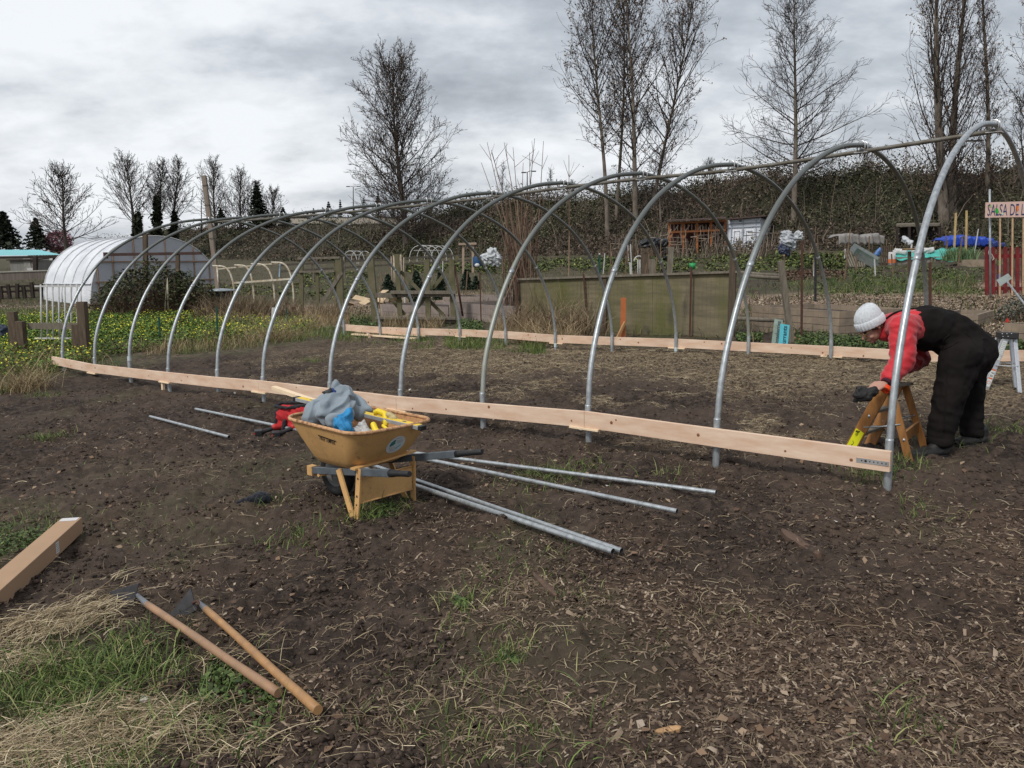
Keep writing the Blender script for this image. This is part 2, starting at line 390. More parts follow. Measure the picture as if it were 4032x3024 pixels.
def zones(x, y):
    u, v = frame(x, y)
    n = fbm(x*0.7, y*0.7, 4, 5); n2 = fbm(x*2.2, y*2.2, 3, 9)
    # wood chips: right foreground and the strip along the near line's open side
    chips = smooth(-.2, 1.9, x*0.75-y*0.16+0.0+(n-0.5)*4.2+(n2-.5)*1.6)*(1-smooth(-0.6, 0.8, v))*(1-smooth(8, 12, np.hypot(x, y)))
    chips = np.maximum(chips, 0.25*smooth(.45, .7, n2)*(v < 0.3)*(y < 12))
    # dry litter inside the tunnel, heaviest towards the far line
    inside = smooth(-0.2, 0.6, v)*(1-smooth(6.3, 7.2, v))
    straw = inside*np.clip(smooth(1.6, 4.6, v+(n-0.5)*3.6)*0.95*(1-0.6*smooth(7, 13, u)), 0, 1)
    straw = np.maximum(straw, 0.55*inside*smooth(0.5, 0.72, n2))
    # grassy corner bottom left
    g1 = blob2(x, y, -2.55, 2.35, 1.3, 1.1, .35, .25, 3, .45)
    g1 = np.maximum(g1, blob2(x, y, -3.75, 5.0, 0.8, 0.8, .4, 0, 6)*.8)
    g1 = np.maximum(g1, 0.18*smooth(.52, .66, fbm(x*1.1+4, y*1.1, 3, 21))*(1-smooth(2.9, 3.5, y))*(x > -1.8)*(x < 0.2))
    edge = smooth(12.2, 13.4, u+(n-.5)*2.0)                       # beyond the left end
    edge = np.maximum(edge, smooth(6.35, 7.1, v+(n-.5)*1.2)*smooth(4, 7, u))
    far = smooth(7.0, 8.5, v)*(1-edge)
    grass = np.clip(np.maximum(g1, edge), 0, 1)
    grass = np.maximum(grass, 0.35*smooth(.6, .7, fbm(x*.9+9, y*.9, 3, 31))*(v < 0))
    # chip paths / bare rows beyond the fence on the right
    fx = smooth(7.2, 8.4, v)
    path = fx*np.maximum(blob2(x, y, 10.5, 21.5, 9, 2.6, .3, -.1, 13), blob2(x, y, -4.5, 30, 5, 3.2, .3, .4, 14))
    path = np.maximum(path, blob2(x, y, -18.5, 33, 5, 3.5, .4, .3, 15))
    rows = fx*blob2(x, y, 13, 29, 13, 5.5, .3, 0, 17)
    return chips, straw, grass, path, rows
# ------------------------------------------------------------------ the ground sheet
rr = [0.6]
while rr[-1] < 26: rr.append(rr[-1]*1.0052)
while rr[-1] < 420: rr.append(rr[-1]*1.02)
rr = np.array(rr)
an = np.concatenate([np.linspace(-PI, -0.78, 60, endpoint=False), np.linspace(-0.78, 0.78, 620), np.linspace(0.78, PI, 60, endpoint=False)[1:]])
RR, AA = np.meshgrid(rr, an, indexing='ij'); X = RR*np.sin(AA); Y = RR*np.cos(AA)
def micro(X, Y, z5):
    chips, straw, grass, path, rows = z5
    soil = 1-np.clip(chips*.7+grass*.6, 0, 1)
    d = (fbm(X*1.1, Y*1.1, 3, 41)-.5)*0.075
    c = fbm(X*5, Y*5, 3, 43, .6); d += soil*(np.clip(c-.42, 0, 1))*0.15
    d += (fbm(X*15, Y*15, 4, 47, .62)-.5)*(0.024+0.034*soil)
    r = 1-np.abs(2*fbm(X*9+3, Y*9, 2, 53)-1); d += soil*(r-.7)*0.022
    d = d*(1-.8*smooth(30, 60, np.hypot(X, Y)))
    u, v = frame(X, Y); rut = smooth(.56, .68, fbm(u*.8+3, v*2.6, 3, 61))*(np.hypot(X, Y) < 20); d -= soil*rut*.022
    for q in NEAR+FAR: d += .026*np.exp(-((X-q[0])**2+(Y-q[1])**2)/.016)-.018*np.exp(-((X-q[0]-.25)**2+(Y-q[1]+.12)**2)/.03)
    d += rows*(np.sin((Y*.96+X*.15)*2*PI/1.15))*0.07
    return d
Z5 = zones(X, Y)
Z = terr(X, Y)+micro(X, Y, Z5)
nr, na = X.shape
V = np.stack([X, Y, Z], -1).reshape(-1, 3)
i = np.arange(nr-1)[:, None]*na; j = np.arange(na)[None]; j2 = (j+1) % na
Fq = np.stack([i+j, i+j2, i+na+j2, i+na+j], -1).reshape(-1, 4)[:, ::-1]
ctr = len(V); V = np.vstack([V, [[0, 0, float(Z[0].mean())]]])

gm = bpy.data.materials.new('ground soil and litter'); gm.use_nodes = True
nt = gm.node_tree; N = nt.nodes; L = nt.links; b = N['Principled BSDF']; b.inputs['Roughness'].default_value = 0.92; b.inputs['Specular IOR Level'].default_value = 0.18
at = N.new('ShaderNodeAttribute'); at.attribute_name = 'zone'; sp = N.new('ShaderNodeSeparateColor'); L.new(at.outputs['Color'], sp.inputs[0])
at2 = N.new('ShaderNodeAttribute'); at2.attribute_name = 'zone2'; sp2 = N.new('ShaderNodeSeparateColor'); L.new(at2.outputs['Color'], sp2.inputs[0])
tcg = N.new('ShaderNodeTexCoord')
def noise(sc, det=6, rough=.6, vec=None):
    n = N.new('ShaderNodeTexNoise'); n.inputs['Scale'].default_value = sc; n.inputs['Detail'].default_value = det; n.inputs['Roughness'].default_value = rough
    L.new(vec or tcg.outputs['Object'], n.inputs['Vector']); return n.outputs['Fac']
def mixc(f, a, c):
    m = N.new('ShaderNodeMix'); m.data_type = 'RGBA'
    for k, q in ((0, f), (6, a), (7, c)):
        if isinstance(q, tuple): m.inputs[k].default_value = (*q, 1)
        elif isinstance(q, float): m.inputs[k].default_value = q
        else: L.new(q, m.inputs[k])
    return m.outputs[2]
def rng(f, a, c, lo=0., hi=1.):
    m = N.new('ShaderNodeMapRange'); m.interpolation_type = 'SMOOTHSTEP'
    L.new(f, m.inputs[0]); m.inputs[1].default_value = a; m.inputs[2].default_value = c; m.inputs[3].default_value = lo; m.inputs[4].default_value = hi; return m.outputs[0]
def mul(a, c):
    m = N.new('ShaderNodeMath'); m.operation = 'MULTIPLY'
    for k, q in ((0, a), (1, c)):
        if isinstance(q, float): m.inputs[k].default_value = q
        else: L.new(q, m.inputs[k])
    return m.outputs[0]
soil = mixc(rng(noise(.55, 8, .65), .40, .62), (0.021, 0.015, 0.012), (0.062, 0.045, 0.035))
soil = mixc(rng(noise(14, 8), .42, .70), soil, (0.078, 0.056, 0.043))
soil = mixc(rng(noise(70, 4), .58, .74), soil, (0.10, 0.072, 0.05))
chipc = mixc(rng(noise(22, 6), .35, .65), (0.037, 0.024, 0.017), (0.13, 0.083, 0.054))
strawc = mixc(rng(noise(26, 7), .42, .62), (0.06, 0.044, 0.031), (0.25, 0.19, 0.12))
grassc = mixc(rng(noise(1.2, 8, .7), .42, .6), mixc(rng(noise(9, 7), .4, .65), (0.035, 0.040, 0.018), (0.085, 0.085, 0.04)), mixc(rng(noise(12, 7), .4, .65), (0.045, 0.035, 0.025), (0.14, 0.105, 0.07)))
pathc = mixc(rng(noise(12, 7), .35, .65), (0.13, 0.095, 0.07), (0.32, 0.24, 0.18))
rowc = mixc(rng(noise(1.7, 7), .42, .62), (0.05, 0.037, 0.03), (0.055, 0.065, 0.028))
c = mixc(mul(sp.outputs[0], .8), soil, chipc)
c = mixc(mul(sp.outputs[1], .75), c, strawc)
c = mixc(mul(sp.outputs[2], .85), c, grassc)
c = mixc(sp2.outputs[0], c, pathc)
c = mixc(mul(sp2.outputs[1], .9), c, rowc)
L.new(c, b.inputs['Base Color'])
bp = N.new('ShaderNodeBump'); bp.inputs['Distance'].default_value = 0.012; bp.inputs['Strength'].default_value = 1.0; L.new(noise(55, 8, .7), bp.inputs['Height']); L.new(bp.outputs[0], b.inputs['Normal'])
ground = np_mesh('ground', V, Fq, gm, smooth=True)
cap = np.array([[ctr, k, (k+1) % na] for k in range(na)])
for nm, chs in (('zone', Z5[:3]), ('zone2', (Z5[3], Z5[4], Z5[3]*0))):
    ca = ground.data.color_attributes.new(nm, 'FLOAT_COLOR', 'POINT')
    arr = np.ones((len(V), 4), np.float32); arr[:, :3] = 0
    for k, ch in enumerate(chs): arr[:-1, k] = ch.ravel()
    ca.data.foreach_set('color', arr.ravel())
tag(ground, kind='structure')
def gsurf(x, y):
    """height of the modelled ground incl. small relief"""
    x = np.asarray(x, float); y = np.asarray(y, float)
    return terr(x, y)+micro(x, y, zones(x, y))
# ------------------------------------------------------------------ hoop house frame
PROF = [(0, 0), (0.0, .3), (.045, .62), (.15, .93), (.31, 1.24), (.49, 1.5), (.74, 1.78), (1.07, 2.04), (1.45, 2.25), (1.94, 2.43), (2.45, 2.545), (3.02, 2.60)]
prof = catmull([(a, h, 0) for a, h in PROF[1:]], 4)
prof = [(q[0], q[1]) for q in prof]
full = [(0, .26)]+prof+[(6.04-a, h) for a, h in prof[::-1][1:]]+[(6.04, .26)]
hh = thing('hoop_house_frame', 'long open tunnel of twelve bent galvanised steel hoops with ridge pipe and pale wooden baseboards', 'greenhouse frame', (NEAR[5][0], NEAR[5][1], gz(NEAR[5][0], NEAR[5][1])))
hoops = []
kink = [(0, 0)]*12
for i in range(12):
    n = np.array(NEAR[i]); f = np.array(FAR[i]); a = np.array(APEX[i])
    mid = (n[:3]+f[:3])/2; top = a[2]+0.035-mid[2]; lean = (a[:2]-mid[:2]); lean = DR*(lean@DR)
    W = f[:2]-n[:2]
    def hp(l, h, i=i, n=n, f=f, top=top, lean=lean, W=W):
        t = l/6.04; b = n[2]*(1-t)+f[2]*t; k = h/2.60
        xy = n[:2]+W*t+lean*min(1, k)**1.5
        return (xy[0], xy[1], b+h*(top/2.60))
    pts = [hp(l, h) for l, h in full]
    m = MB().tube(pts, 0.0245, 10)
    material = MT['galv'] if i == 0 else MT['galv_hoop'] if i != 3 else MT['galv_green']
    
    hob = m.build('hoop', material, hh)
    # swaged sockets where the bent tube enters the ground posts, small screws
    for side, q in ((0, n), (1, f)):
        l = 0 if side == 0 else 6.04
        pb = np.array(hp(l, 0)); pt = np.array(hp(l, .36))
        g = MB().tube([pb-[0, 0, .22], pb, pt-[0, 0, .01], pt], [.0275, .0275, .0272, .0255], 10)
        gp = g.build('ground_post', MT['galv'], hob)
        if (side == 0 and i in (1, 9)) or (side == 1 and i in (4, 6)):
            hz = .20 if i == 1 else .36 if i == 9 else .06
            s = MB().tube([pb+[0, 0, hz], pb+[0, 0, hz+.07]], .0285, 10, cap=False)
            s.build('sticker', mat('white product sticker', (0.65, .67, .68), rough=.5, col2=(.3, .42, .46), scale=40), hob)
    # joint sleeves on the bends
    for l, h in ((.49, 1.5), (5.55, 1.5)):
        k = min(range(len(full)), key=lambda q: abs(full[q][0]-l)+abs(full[q][1]-h))
        MB().tube([pts[k-1] + (np.array(pts[k])-np.array(pts[k-1]))*.7, pts[k], np.array(pts[k])+(np.array(pts[k+1])-np.array(pts[k]))*.3], .0258, 10).build('pipe_coupling', MT['galv'], hob)
    # ridge clamp: two U bolts with plate
    ap = np.array(hp(3.02, 2.60)); c = MB()
    d3 = np.array([DR[0], DR[1], 0]); n3 = np.array([W[0], W[1], 0])/np.hypot(*W)
    for s in (-.045, .045):
        o = ap+n3*0+n3*s
        c.tube([o-d3*.036+[0, 0, -.10], o-d3*.036+[0, 0, 0.01], o-d3*.02+[0, 0, .032], o+d3*.02+[0, 0, .032], o+d3*.036+[0, 0, .01], o+d3*.036+[0, 0, -.10]], .006, 6)
    c.box(ap+[0, 0, -.075], (.1, .13, .006), rot=math.atan2(n3[1], n3[0]))
    c.build('ridge_clamp', mat('bright zinc clamp', (.62, .62, .62), rough=.35, metal=.8), hob)
    hoops.append(hob)
# ridge pipe hangs just under the hoop tops
rp = [np.array(APEX[i])+[0, 0, -.028] for i in range(12)]
d0 = (rp[0]-rp[1]); rp = [rp[0]+d0*.05]+rp[1:]
rp[-1] = rp[-1]+(rp[-1]-rp[-2])*.05
MB().tube(catmull(rp, 3), .021, 10).build('ridge_pipe', MT['galv_old'], hh)
# baseboards: 2x6 boards on the outside of each line
def board_line(line, idx, sgn, hgt, thick, joints, ends, blocks):
    P = []
    for q in line: P.append(np.array([q[0], q[1], q[3]]))
    off = -np.array([NR[0], NR[1], 0])*sgn*(0.029+thick/2)
    e0 = P[0]+(P[0]-P[1])*ends[0]; e1 = P[-1]+(P[-1]-P[-2])*ends[1]
    P = [e0]+P[1:-1]+[e1] if ends[0] >= 0 else P
    k = [0]+joints+[11]
    for a, bq in zip(k[:-1], k[1:]):
        seg = P[a:bq+1]
        m = MB(); vs = []; fs = []
        sx = np.array([NR[0], NR[1], 0])*thick/2
        for s, q in enumerate(seg):
            q = q+off
            if s == 0 and a: q = q+np.array([DR[0], DR[1], 0])*.003
            for o in (q-sx, q+sx, q+sx-[0, 0, hgt], q-sx-[0, 0, hgt]): vs.append(o)
        for s in range(len(seg)-1):
            o = s*4
            for e in range(4): fs.append((o+e, o+(e+1) % 4, o+4+(e+1) % 4, o+4+e))
        fs.append((0, 1, 2, 3)); o = (len(seg)-1)*4; fs.append((o+3, o+2, o+1, o))
        m.add(vs, fs)
        bd = m.build('baseboard', MT['pine'], hh, bevel=.002)
        kn = MB()
        rnd = random.Random(a*7+idx)
        for s in range(len(seg)-1):
            for _ in range(rnd.choice((1, 2, 2, 3))):
                t = rnd.uniform(.1, .9); q = seg[s]*(1-t)+seg[s+1]*t+off-np.array([NR[0], NR[1], 0])*(thick/2+.0012)+np.array([0, 0, -rnd.uniform(.2, .8)*hgt])
                rr_ = rnd.uniform(.008, .016)
                kn.lathe(q, [(0.0001, .0016), (rr_*.5, .0014), (rr_, 0)], 8, axis=(-NR[0], -NR[1], 0))
        if kn.v: kn.build('knot', MT['knot'], bd)
    for jn in blocks:
        q = P[jn]+off*.9-np.array([0, 0, hgt+.0095]); m = MB()
        m.box(q, (.30, .085, .018), rot=math.atan2(DR[1], DR[0])); m.build('splice_block', MT['pine_pale'], hh, bevel=.002)
NB = [[q[0], q[1], q[2], q[3]] for q in NEAR]
board_line(NB, 1, 1, .140, .038, [2, 4, 6, 8, 10], (.02, .25), [2, 4, 6, 8, 10])
board_line(FAR, 2, -1, .140, .038, [2, 4, 6, 8], (.9, .02), [2, 4, 6, 8])
# perforated strap on the first board
q = np.array([NEAR[0][0], NEAR[0][1], NEAR[0][3]-.085])-np.array([NR[0], NR[1], 0])*(.029+.038+.002)
m = MB(); dd = np.array([DR[0], DR[1], 0])
m.bar(q-dd*.02, q+dd*.19, .003, .032); st = m.build('metal_strap', mat('bright zinc clamp', (.62, .62, .62)), hh)
m = MB()
for k in range(7): m.lathe(q+dd*(k*.026-.002)-np.array([NR[0], NR[1], 0])*.0017, [(.0001, .0004), (.005 if k != 5 else .009, 0.0002)], 8, axis=(-NR[0], -NR[1], 0))
m.build('screw_hole', MT['ink'], st)
MB().box(np.array([NEAR[8][0], NEAR[8][1], NEAR[8][3]-.21])+dd*.10-np.array([NR[0], NR[1], 0])*.045, (.045, .035, .16), rot=math.atan2(DR[1], DR[0])).build('wooden_shim', MT['pine_pale'], hh)
# ------------------------------------------------------------------ organic shapes: union of tapered capsules, voxel remeshed
def vnoise3(P, s, seed=0):
    P = np.asarray(P)*s; z = P[:, 2]; iz = np.floor(z); f = z-iz; f = f*f*(3-2*f)
    o = iz*37.0
    a = vnoise(P[:, 0]+o*1.7, P[:, 1]+o, seed); b = vnoise(P[:, 0]+(o+37)*1.7, P[:, 1]+o+37, seed)
    return a*(1-f)+b*f
def fbm3(P, s, octv=3, seed=0):
    r = 0; a = 1; t = 0
    for k in range(octv): r = r+a*vnoise3(P+k*3.1, s*2**k, seed+k); t += a; a *= .5
    return r/t
def _cap(m, a, ra, b, rb, n=14):
    a = Vector(a); b = Vector(b); d = b-a; L = max(d.length, 1e-5); prof = [(1e-4, -ra)]
    for k in range(1, 5): t = k/5*PI/2; prof.append((ra*math.sin(t), -ra*math.cos(t)))
    prof.append((ra, 0)); prof.append((rb, L))
    for k in range(4, 0, -1): t = k/5*PI/2; prof.append((rb*math.sin(t), L+rb*math.cos(t)))
    prof.append((1e-4, L+rb)); m.lathe(a, prof, n, axis=d if d.length > 1e-5 else (0, 0, 1))
def blob(name, prims, material, parent=None, voxel=.01, smooth=6, fold=0.0, fscale=9, ridged=True, seed=0, label=None, disp=None, build=True):
    """prims: (p0,r0,p1,r1) capsules or ('e', centre, 3x3 axes scaled) ellipsoids"""
    m = MB()
    for q in prims:
        if isinstance(q[0], str):
            c = Vector(q[1]); A = [Vector(v) for v in q[2]]; b = MB().ball((0, 0, 0), 1.0, 9)
            m.add([c+A[0]*v[0]+A[1]*v[1]+A[2]*v[2] for v in b.v], b.f, True)
        else: _cap(m, *q)
    tmp = m.build(name+'_tmp', None)
    rm = tmp.modifiers.new('r', 'REMESH'); rm.mode = 'VOXEL'; rm.voxel_size = voxel; rm.use_smooth_shade = True
    if smooth:
        sm = tmp.modifiers.new('s', 'SMOOTH'); sm.iterations = smooth; sm.factor = .5
    dg = bpy.context.evaluated_depsgraph_get(); dg.update()
    me = bpy.data.meshes.new_from_object(tmp.evaluated_get(dg)); bpy.data.objects.remove(tmp)
    k = len(me.vertices); co = np.empty(k*3, np.float32); me.vertices.foreach_get('co', co); co = co.reshape(-1, 3).astype(float)
    no = np.empty(k*3, np.float32); me.vertices.foreach_get('normal', no); no = no.reshape(-1, 3)
    if fold:
        wp = np.stack([fbm3(co+9, fscale*.5, 2, seed+1), fbm3(co+5, fscale*.5, 2, seed+2), fbm3(co+2, fscale*.5, 2, seed+3)], 1)-.5
        dr = np.array([.8, .25, .45]) if seed % 2 else np.array([.4, .5, 1.0])
        f = fbm3(co*dr+wp*(1.1/fscale), fscale*1.5, 2, seed)
        g_ = fbm3(co[:, [1, 2, 0]]*dr+wp*(1.4/fscale), fscale*1.9, 2, seed+9)
        if ridged:
            rr_ = np.random.default_rng(seed+40); f = 0*f
            for kk in range(7):
                kd = rr_.normal(0, 1, 3); kd /= np.linalg.norm(kd); wl = (.5+.9*rr_.random())/fscale
                ph = (co@kd)/wl+rr_.random()+2.2*(fbm3(co+kk, fscale*.45, 2, seed+kk)-.5)*2; tri = 1-np.abs(2*(ph-np.floor(ph))-1)
                env = np.clip((fbm3(co+3*kk, fscale*.55, 2, seed+20+kk)-.47)*7, 0, 1); f = f+env*(tri**1.4-.4)*.75
        else: f = (f-.5)*2
        co += no*(f*fold)[:, None]
    if disp is not None: co = disp(co, no)
    off = np.zeros(3)
    q = parent
    while q is not None: off += np.array(q.location); q = q.parent
    co -= off
    me.vertices.foreach_set('co', co.astype(np.float32).ravel()); me.name = name; me.materials.clear(); me.materials.append(material)
    me.polygons.foreach_set('use_smooth', np.ones(len(me.polygons), bool)); me.update()
    o = link(bpy.data.objects.new(name, me))
    if parent is not None: o.parent = parent
    if label: o['label'] = label
    return o

def text_mesh(txt, size=1.0, extrude=0.0, spacing=1.0, shear=0.0, bold=0.0):
    cu = bpy.data.curves.new('t', 'FONT'); cu.body = txt; cu.size = size; cu.extrude = extrude; cu.space_character = spacing; cu.shear = shear; cu.offset = bold
    cu.resolution_u = 3
    o = link(bpy.data.objects.new('t', cu)); dg = bpy.context.evaluated_depsgraph_get(); dg.update()
    me = bpy.data.meshes.new_from_object(o.evaluated_get(dg)); vs = [v.co.copy() for v in me.vertices]; fs = [tuple(p.vertices) for p in me.polygons]
    bpy.data.objects.remove(o); bpy.data.meshes.remove(me); return vs, fs
def lettering(name, txt, org, xd, yd, size, material, parent, width=None, **kw):
    """flat lettering lying on the plane org + x*xd + y*yd, sized to height/width"""
    vs, fs = text_mesh(txt, 1.0, **kw); xs = [v.x for v in vs]; ys = [v.y for v in vs]
    sx = (width/(max(xs)-min(xs))) if width else size; xd = Vector(xd).normalized(); yd = Vector(yd).normalized()
    hh_ = max(ys)-min(ys); sy = size/hh_ if width else size
    m = MB(); m.add([Vector(org)+xd*((v.x-min(xs))*sx)+yd*((v.y-min(ys))*sy) for v in vs], fs)
    return m.build(name, material, parent, fix=False)

from mathutils.bvhtree import BVHTree
def bvh_of(mb): return BVHTree.FromPolygons([Vector(v) for v in mb.v], mb.f)

# ------------------------------------------------------------------ wheelbarrow
_a = math.radians(-3); _f = np.array([-.696, .718]); _u = np.array([.718, .696])
WF = _f*math.cos(_a)+_u*math.sin(_a); WU = _u*math.cos(_a)-_f*math.sin(_a); WO = np.array([-.865, 5.27])
WZ = gz(*WO)+.0
def w(f, u, z): q = WO+WF*f+WU*u; return np.array([q[0], q[1], WZ+z])
wb = thing('wheelbarrow', 'tan wheelbarrow loaded with a grey jacket and a yellow level, on the bare soil', 'wheelbarrow', w(.2, 0, 0))
def rust_mat(name, col, amt_lo, amt_hi, rough=.5):
    m = mat(name, col, rough=rough, var=.08, scale=5, spec=.4)
    nt = m.node_tree; N = nt.nodes; L = nt.links; b = N['Principled BSDF']; src = b.inputs['Base Color'].links[0].from_socket
    tc = N.new('ShaderNodeTexCoord'); n = N.new('ShaderNodeTexNoise'); n.inputs['Scale'].default_value = 26; n.inputs['Detail'].default_value = 9; n.inputs['Roughness'].default_value = .7; L.new(tc.outputs['Object'], n.inputs[0])
    r = N.new('ShaderNodeMapRange'); r.inputs[1].default_value = amt_lo; r.inputs[2].default_value = amt_hi; L.new(n.outputs['Fac'], r.inputs[0])
    x = N.new('ShaderNodeMix'); x.data_type = 'RGBA'; L.new(r.outputs[0], x.inputs[0]); L.new(src, x.inputs[6]); x.inputs[7].default_value = (.17, .075, .035, 1); L.new(x.outputs[2], b.inputs['Base Color'])
    n2 = N.new('ShaderNodeTexNoise'); n2.inputs['Scale'].default_value = 6; n2.inputs['Detail'].default_value = 10; n2.inputs['Roughness'].default_value = .75; L.new(tc.outputs['Object'], n2.inputs[0])
    r2 = N.new('ShaderNodeMapRange'); r2.inputs[1].default_value = .5; r2.inputs[2].default_value = .72; r2.inputs[4].default_value = .55; L.new(n2.outputs['Fac'], r2.inputs[0])
    x2 = N.new('ShaderNodeMix'); x2.data_type = 'RGBA'; L.new(r2.outputs[0], x2.inputs[0]); L.new(x.outputs[2], x2.inputs[6]); x2.inputs[7].default_value = (.22, .13, .07, 1); L.new(x2.outputs[2], b.inputs['Base Color'])
    r3 = N.new('ShaderNodeMapRange'); r3.inputs[3].default_value = rough-.1; r3.inputs[4].default_value = .85; L.new(n2.outputs['Fac'], r3.inputs[0]); L.new(r3.outputs[0], b.inputs['Roughness'])
    return m
TAN = (.56, .33, .13)
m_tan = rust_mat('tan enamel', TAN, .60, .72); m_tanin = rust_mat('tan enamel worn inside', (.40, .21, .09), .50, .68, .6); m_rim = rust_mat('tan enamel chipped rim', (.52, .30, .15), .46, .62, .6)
def ring(z, f0, f1, u0, rad, dz=0.0, n=9, tz=0.0):
    """rounded rectangle loop in barrow space, narrower towards the wheel when u0 is a pair"""
    out = []
    ur, uf = (u0 if hasattr(u0, '__len__') else (u0, u0))
    for cf, sf, uu, a0 in ((f0, 1, ur, 180), (f1, -1, uf, 270), (f1, -1, uf, 0), (f0, 1, ur, 90)):
        su = -1 if a0 in (180, 270) else 1
        for k in range(n):
            a = math.radians(a0+90*k/(n-1)); out.append((cf+sf*rad+rad*math.cos(a), su*(uu-rad)+rad*math.sin(a), z+tz*(cf+sf*rad+rad*math.cos(a))))
    return out
lv = [(0, .045), (.03, .01), (.12, 0), (.3, 0), (.55, 0), (.8, 0), (1, 0)]
def tray(shell=0.0):
    rings = []
    for t, ins in ((0, .05), (.02, .022), (.07, .004), (.2, 0), (.4, 0), (.6, 0), (.8, 0), (1, 0)):
        s = t**.82
        f0 = .055+(-.175-.055)*s+ins+shell; f1 = .50+(.70-.50)*s-ins-shell; ur = .20+(.335-.20)*s-ins-shell; uf = .185+(.325-.185)*s-ins-shell
        z = .285+(.585-.285)*t+shell*(1-t)
        rings.append(ring(z, f0, f1, (ur, uf), .085+.06*s, tz=.0+.012*(1-t) if 0 else 0))
    rings = [[(f, u, z+(-.035*(f-.3) if t_ < .3 else 0)+.03*max(0, f-.3)*(z-.285)/.3) for f, u, z in r] for r, t_ in zip(rings, (0, .02, .07, .2, .4, .6, .8, 1))]
    return rings
def loft(rings, close_bottom=True):
    m = MB(); n = len(rings[0]); vs = [w(*p) for r in rings for p in r]; fs = []
    for i in range(len(rings)-1):
        for j in range(n): fs.append((i*n+j, i*n+(j+1) % n, (i+1)*n+(j+1) % n, (i+1)*n+j))
    if close_bottom: fs.append(tuple(range(n))[::-1])
    m.add(vs, fs, True); return m
outer = tray(); inner = tray(.004)
tm = loft(outer); tray_o = tm.build('tray', m_tan, wb)
loft(inner).build('tray_lining', m_tanin, tray_o)
rimp = [w(f, u, z+.004) for f, u, z in outer[-1]]; rimp.append(rimp[0])
MB().tube(rimp, .0125, 8, cap=False).build('rim', m_rim, tray_o)
tb = bvh_of(tm)
def on_tray(px, py, lift=.002):
    r = Vector(ray(px, py)).normalized(); h = tb.ray_cast(Vector(CAM), r)
    return (h[0]+h[1]*(lift if h[1].dot(r) < 0 else -lift), h[1])
def tray_decal(cx, cy, r, n=10, m=28):
    c, nn = on_tray(cx, cy)
    if nn.dot(Vector(ray(cx, cy))) > 0: nn = -nn
    ux = Vector((0, 0, 1)).cross(nn).normalized(); uy = nn.cross(ux)
    def at(a, b):
        p = c+ux*a+uy*b; h = tb.ray_cast(p+nn*.05, -nn, .12)
        return (h[0] if h[0] else p)+nn*.003
    return at
try:
    at = tray_decal(1557, 1750, .06)
    vs = [at(0, 0)]; fs = []; n = 30
    for k in range(1, 5):
        for j in range(n): vs.append(at(.074*k/4*math.cos(2*PI*j/n), .078*k/4*math.sin(2*PI*j/n)))
    for j in range(n): fs.append((0, 1+j, 1+(j+1) % n))
    for k in range(3):
        for j in range(n): fs.append((1+k*n+j, 1+(k+1)*n+j, 1+(k+1)*n+(j+1) % n, 1+k*n+(j+1) % n))
    MB().add(vs, fs).build('round_sticker', mat('white paper sticker', (.62, .66, .68), rough=.6, col2=(.5, .55, .57), scale=30), tray_o, fix=False)
    # artwork on the sticker: teal leaf shape, pale blue circle and lines of script
    st = bpy.data.objects['round_sticker']
    def patch(nm, pts, mt, lift=.0015):
        a = [at(*p) for p in pts]; nn = (at(0.01, 0)-at(0, 0)).cross(at(0, .01)-at(0, 0)).normalized()
        if nn.dot(Vector(ray(1557, 1750))) > 0: nn = -nn
        MB().add([p+nn*lift for p in a], [tuple(range(len(a)))]).build(nm, mt, st, fix=False)
    teal = mat('teal ink', (.05, .2, .19), rough=.6, var=.3, scale=60); pale = mat('pale blue ink', (.45, .62, .68), rough=.6)
    patch('printed_leaf', [(-.055, .0), (-.05, .03), (-.03, .048), (-.012, .05), (-.016, .03), (-.008, .012), (-.028, -.002), (-.045, -.008)], teal)
    patch('printed_circle', [(.030+.026*math.cos(a*.52), -.02+.03*math.sin(a*.52)) for a in range(12)], pale)
    patch('printed_shovel', [(.005, -.034), (.012, -.038), (.045, -.006), (.040, -.002)], teal, .0025)
    s_ = MB()
    for k, (x0_, y0_, x1_) in enumerate(((-.005, .036, .045), (0, .026, .052), (.002, .014, .04), (-.05, -.018, -.004), (-.047, -.029, .0), (-.04, -.040, -.004), (-.03, -.052, .02), (-.02, .058, .03))):
        pts = [at(x0_+(x1_-x0_)*t/9, y0_+.0022*math.sin(t*2.7+k)) for t in range(10)]; s_.tube(pts, .0011, 4)
    s_.build('script_lines', MT['ink'], st)
    def letters(txt, px0, py0, px1, h, mt, sh=0):
        vs, fs = text_mesh(txt, 1.0, bold=.012); X0 = min(v.x for v in vs); X1 = max(v.x for v in vs); Y0 = min(v.y for v in vs); Y1 = max(v.y for v in vs)
        out = []
        for v in vs:
            t = (v.x-X0)/(X1-X0); s = (v.y-Y0)/(Y1-Y0); out.append(on_tray(px0+(px1-px0)*t, py0+sh*t-h*s, .003)[0])
        MB().add(out, fs).build('lettering', mt, tray_o, fix=False)
    letters('TRUE TEMPER.', 1257, 1728, 1322, 15, MT['ink'], 24)
    a = [on_tray(1253+72*t/8, 1711+25*t/8, .003)[0] for t in range(9)]; b_ = [on_tray(1253+72*t/8, 1714.5+25*t/8, .003)[0] for t in range(9)]
    MB().add(a+b_, [(i, i+1, 10+i, 9+i) for i in range(8)]).build('lettering_bar', MT['ink'], tray_o, fix=False)
except Exception as ex: print('decal', ex)
m_hgrey = mat('dark grey painted steel', (.085, .1, .115), rough=.45, var=.2, scale=14)
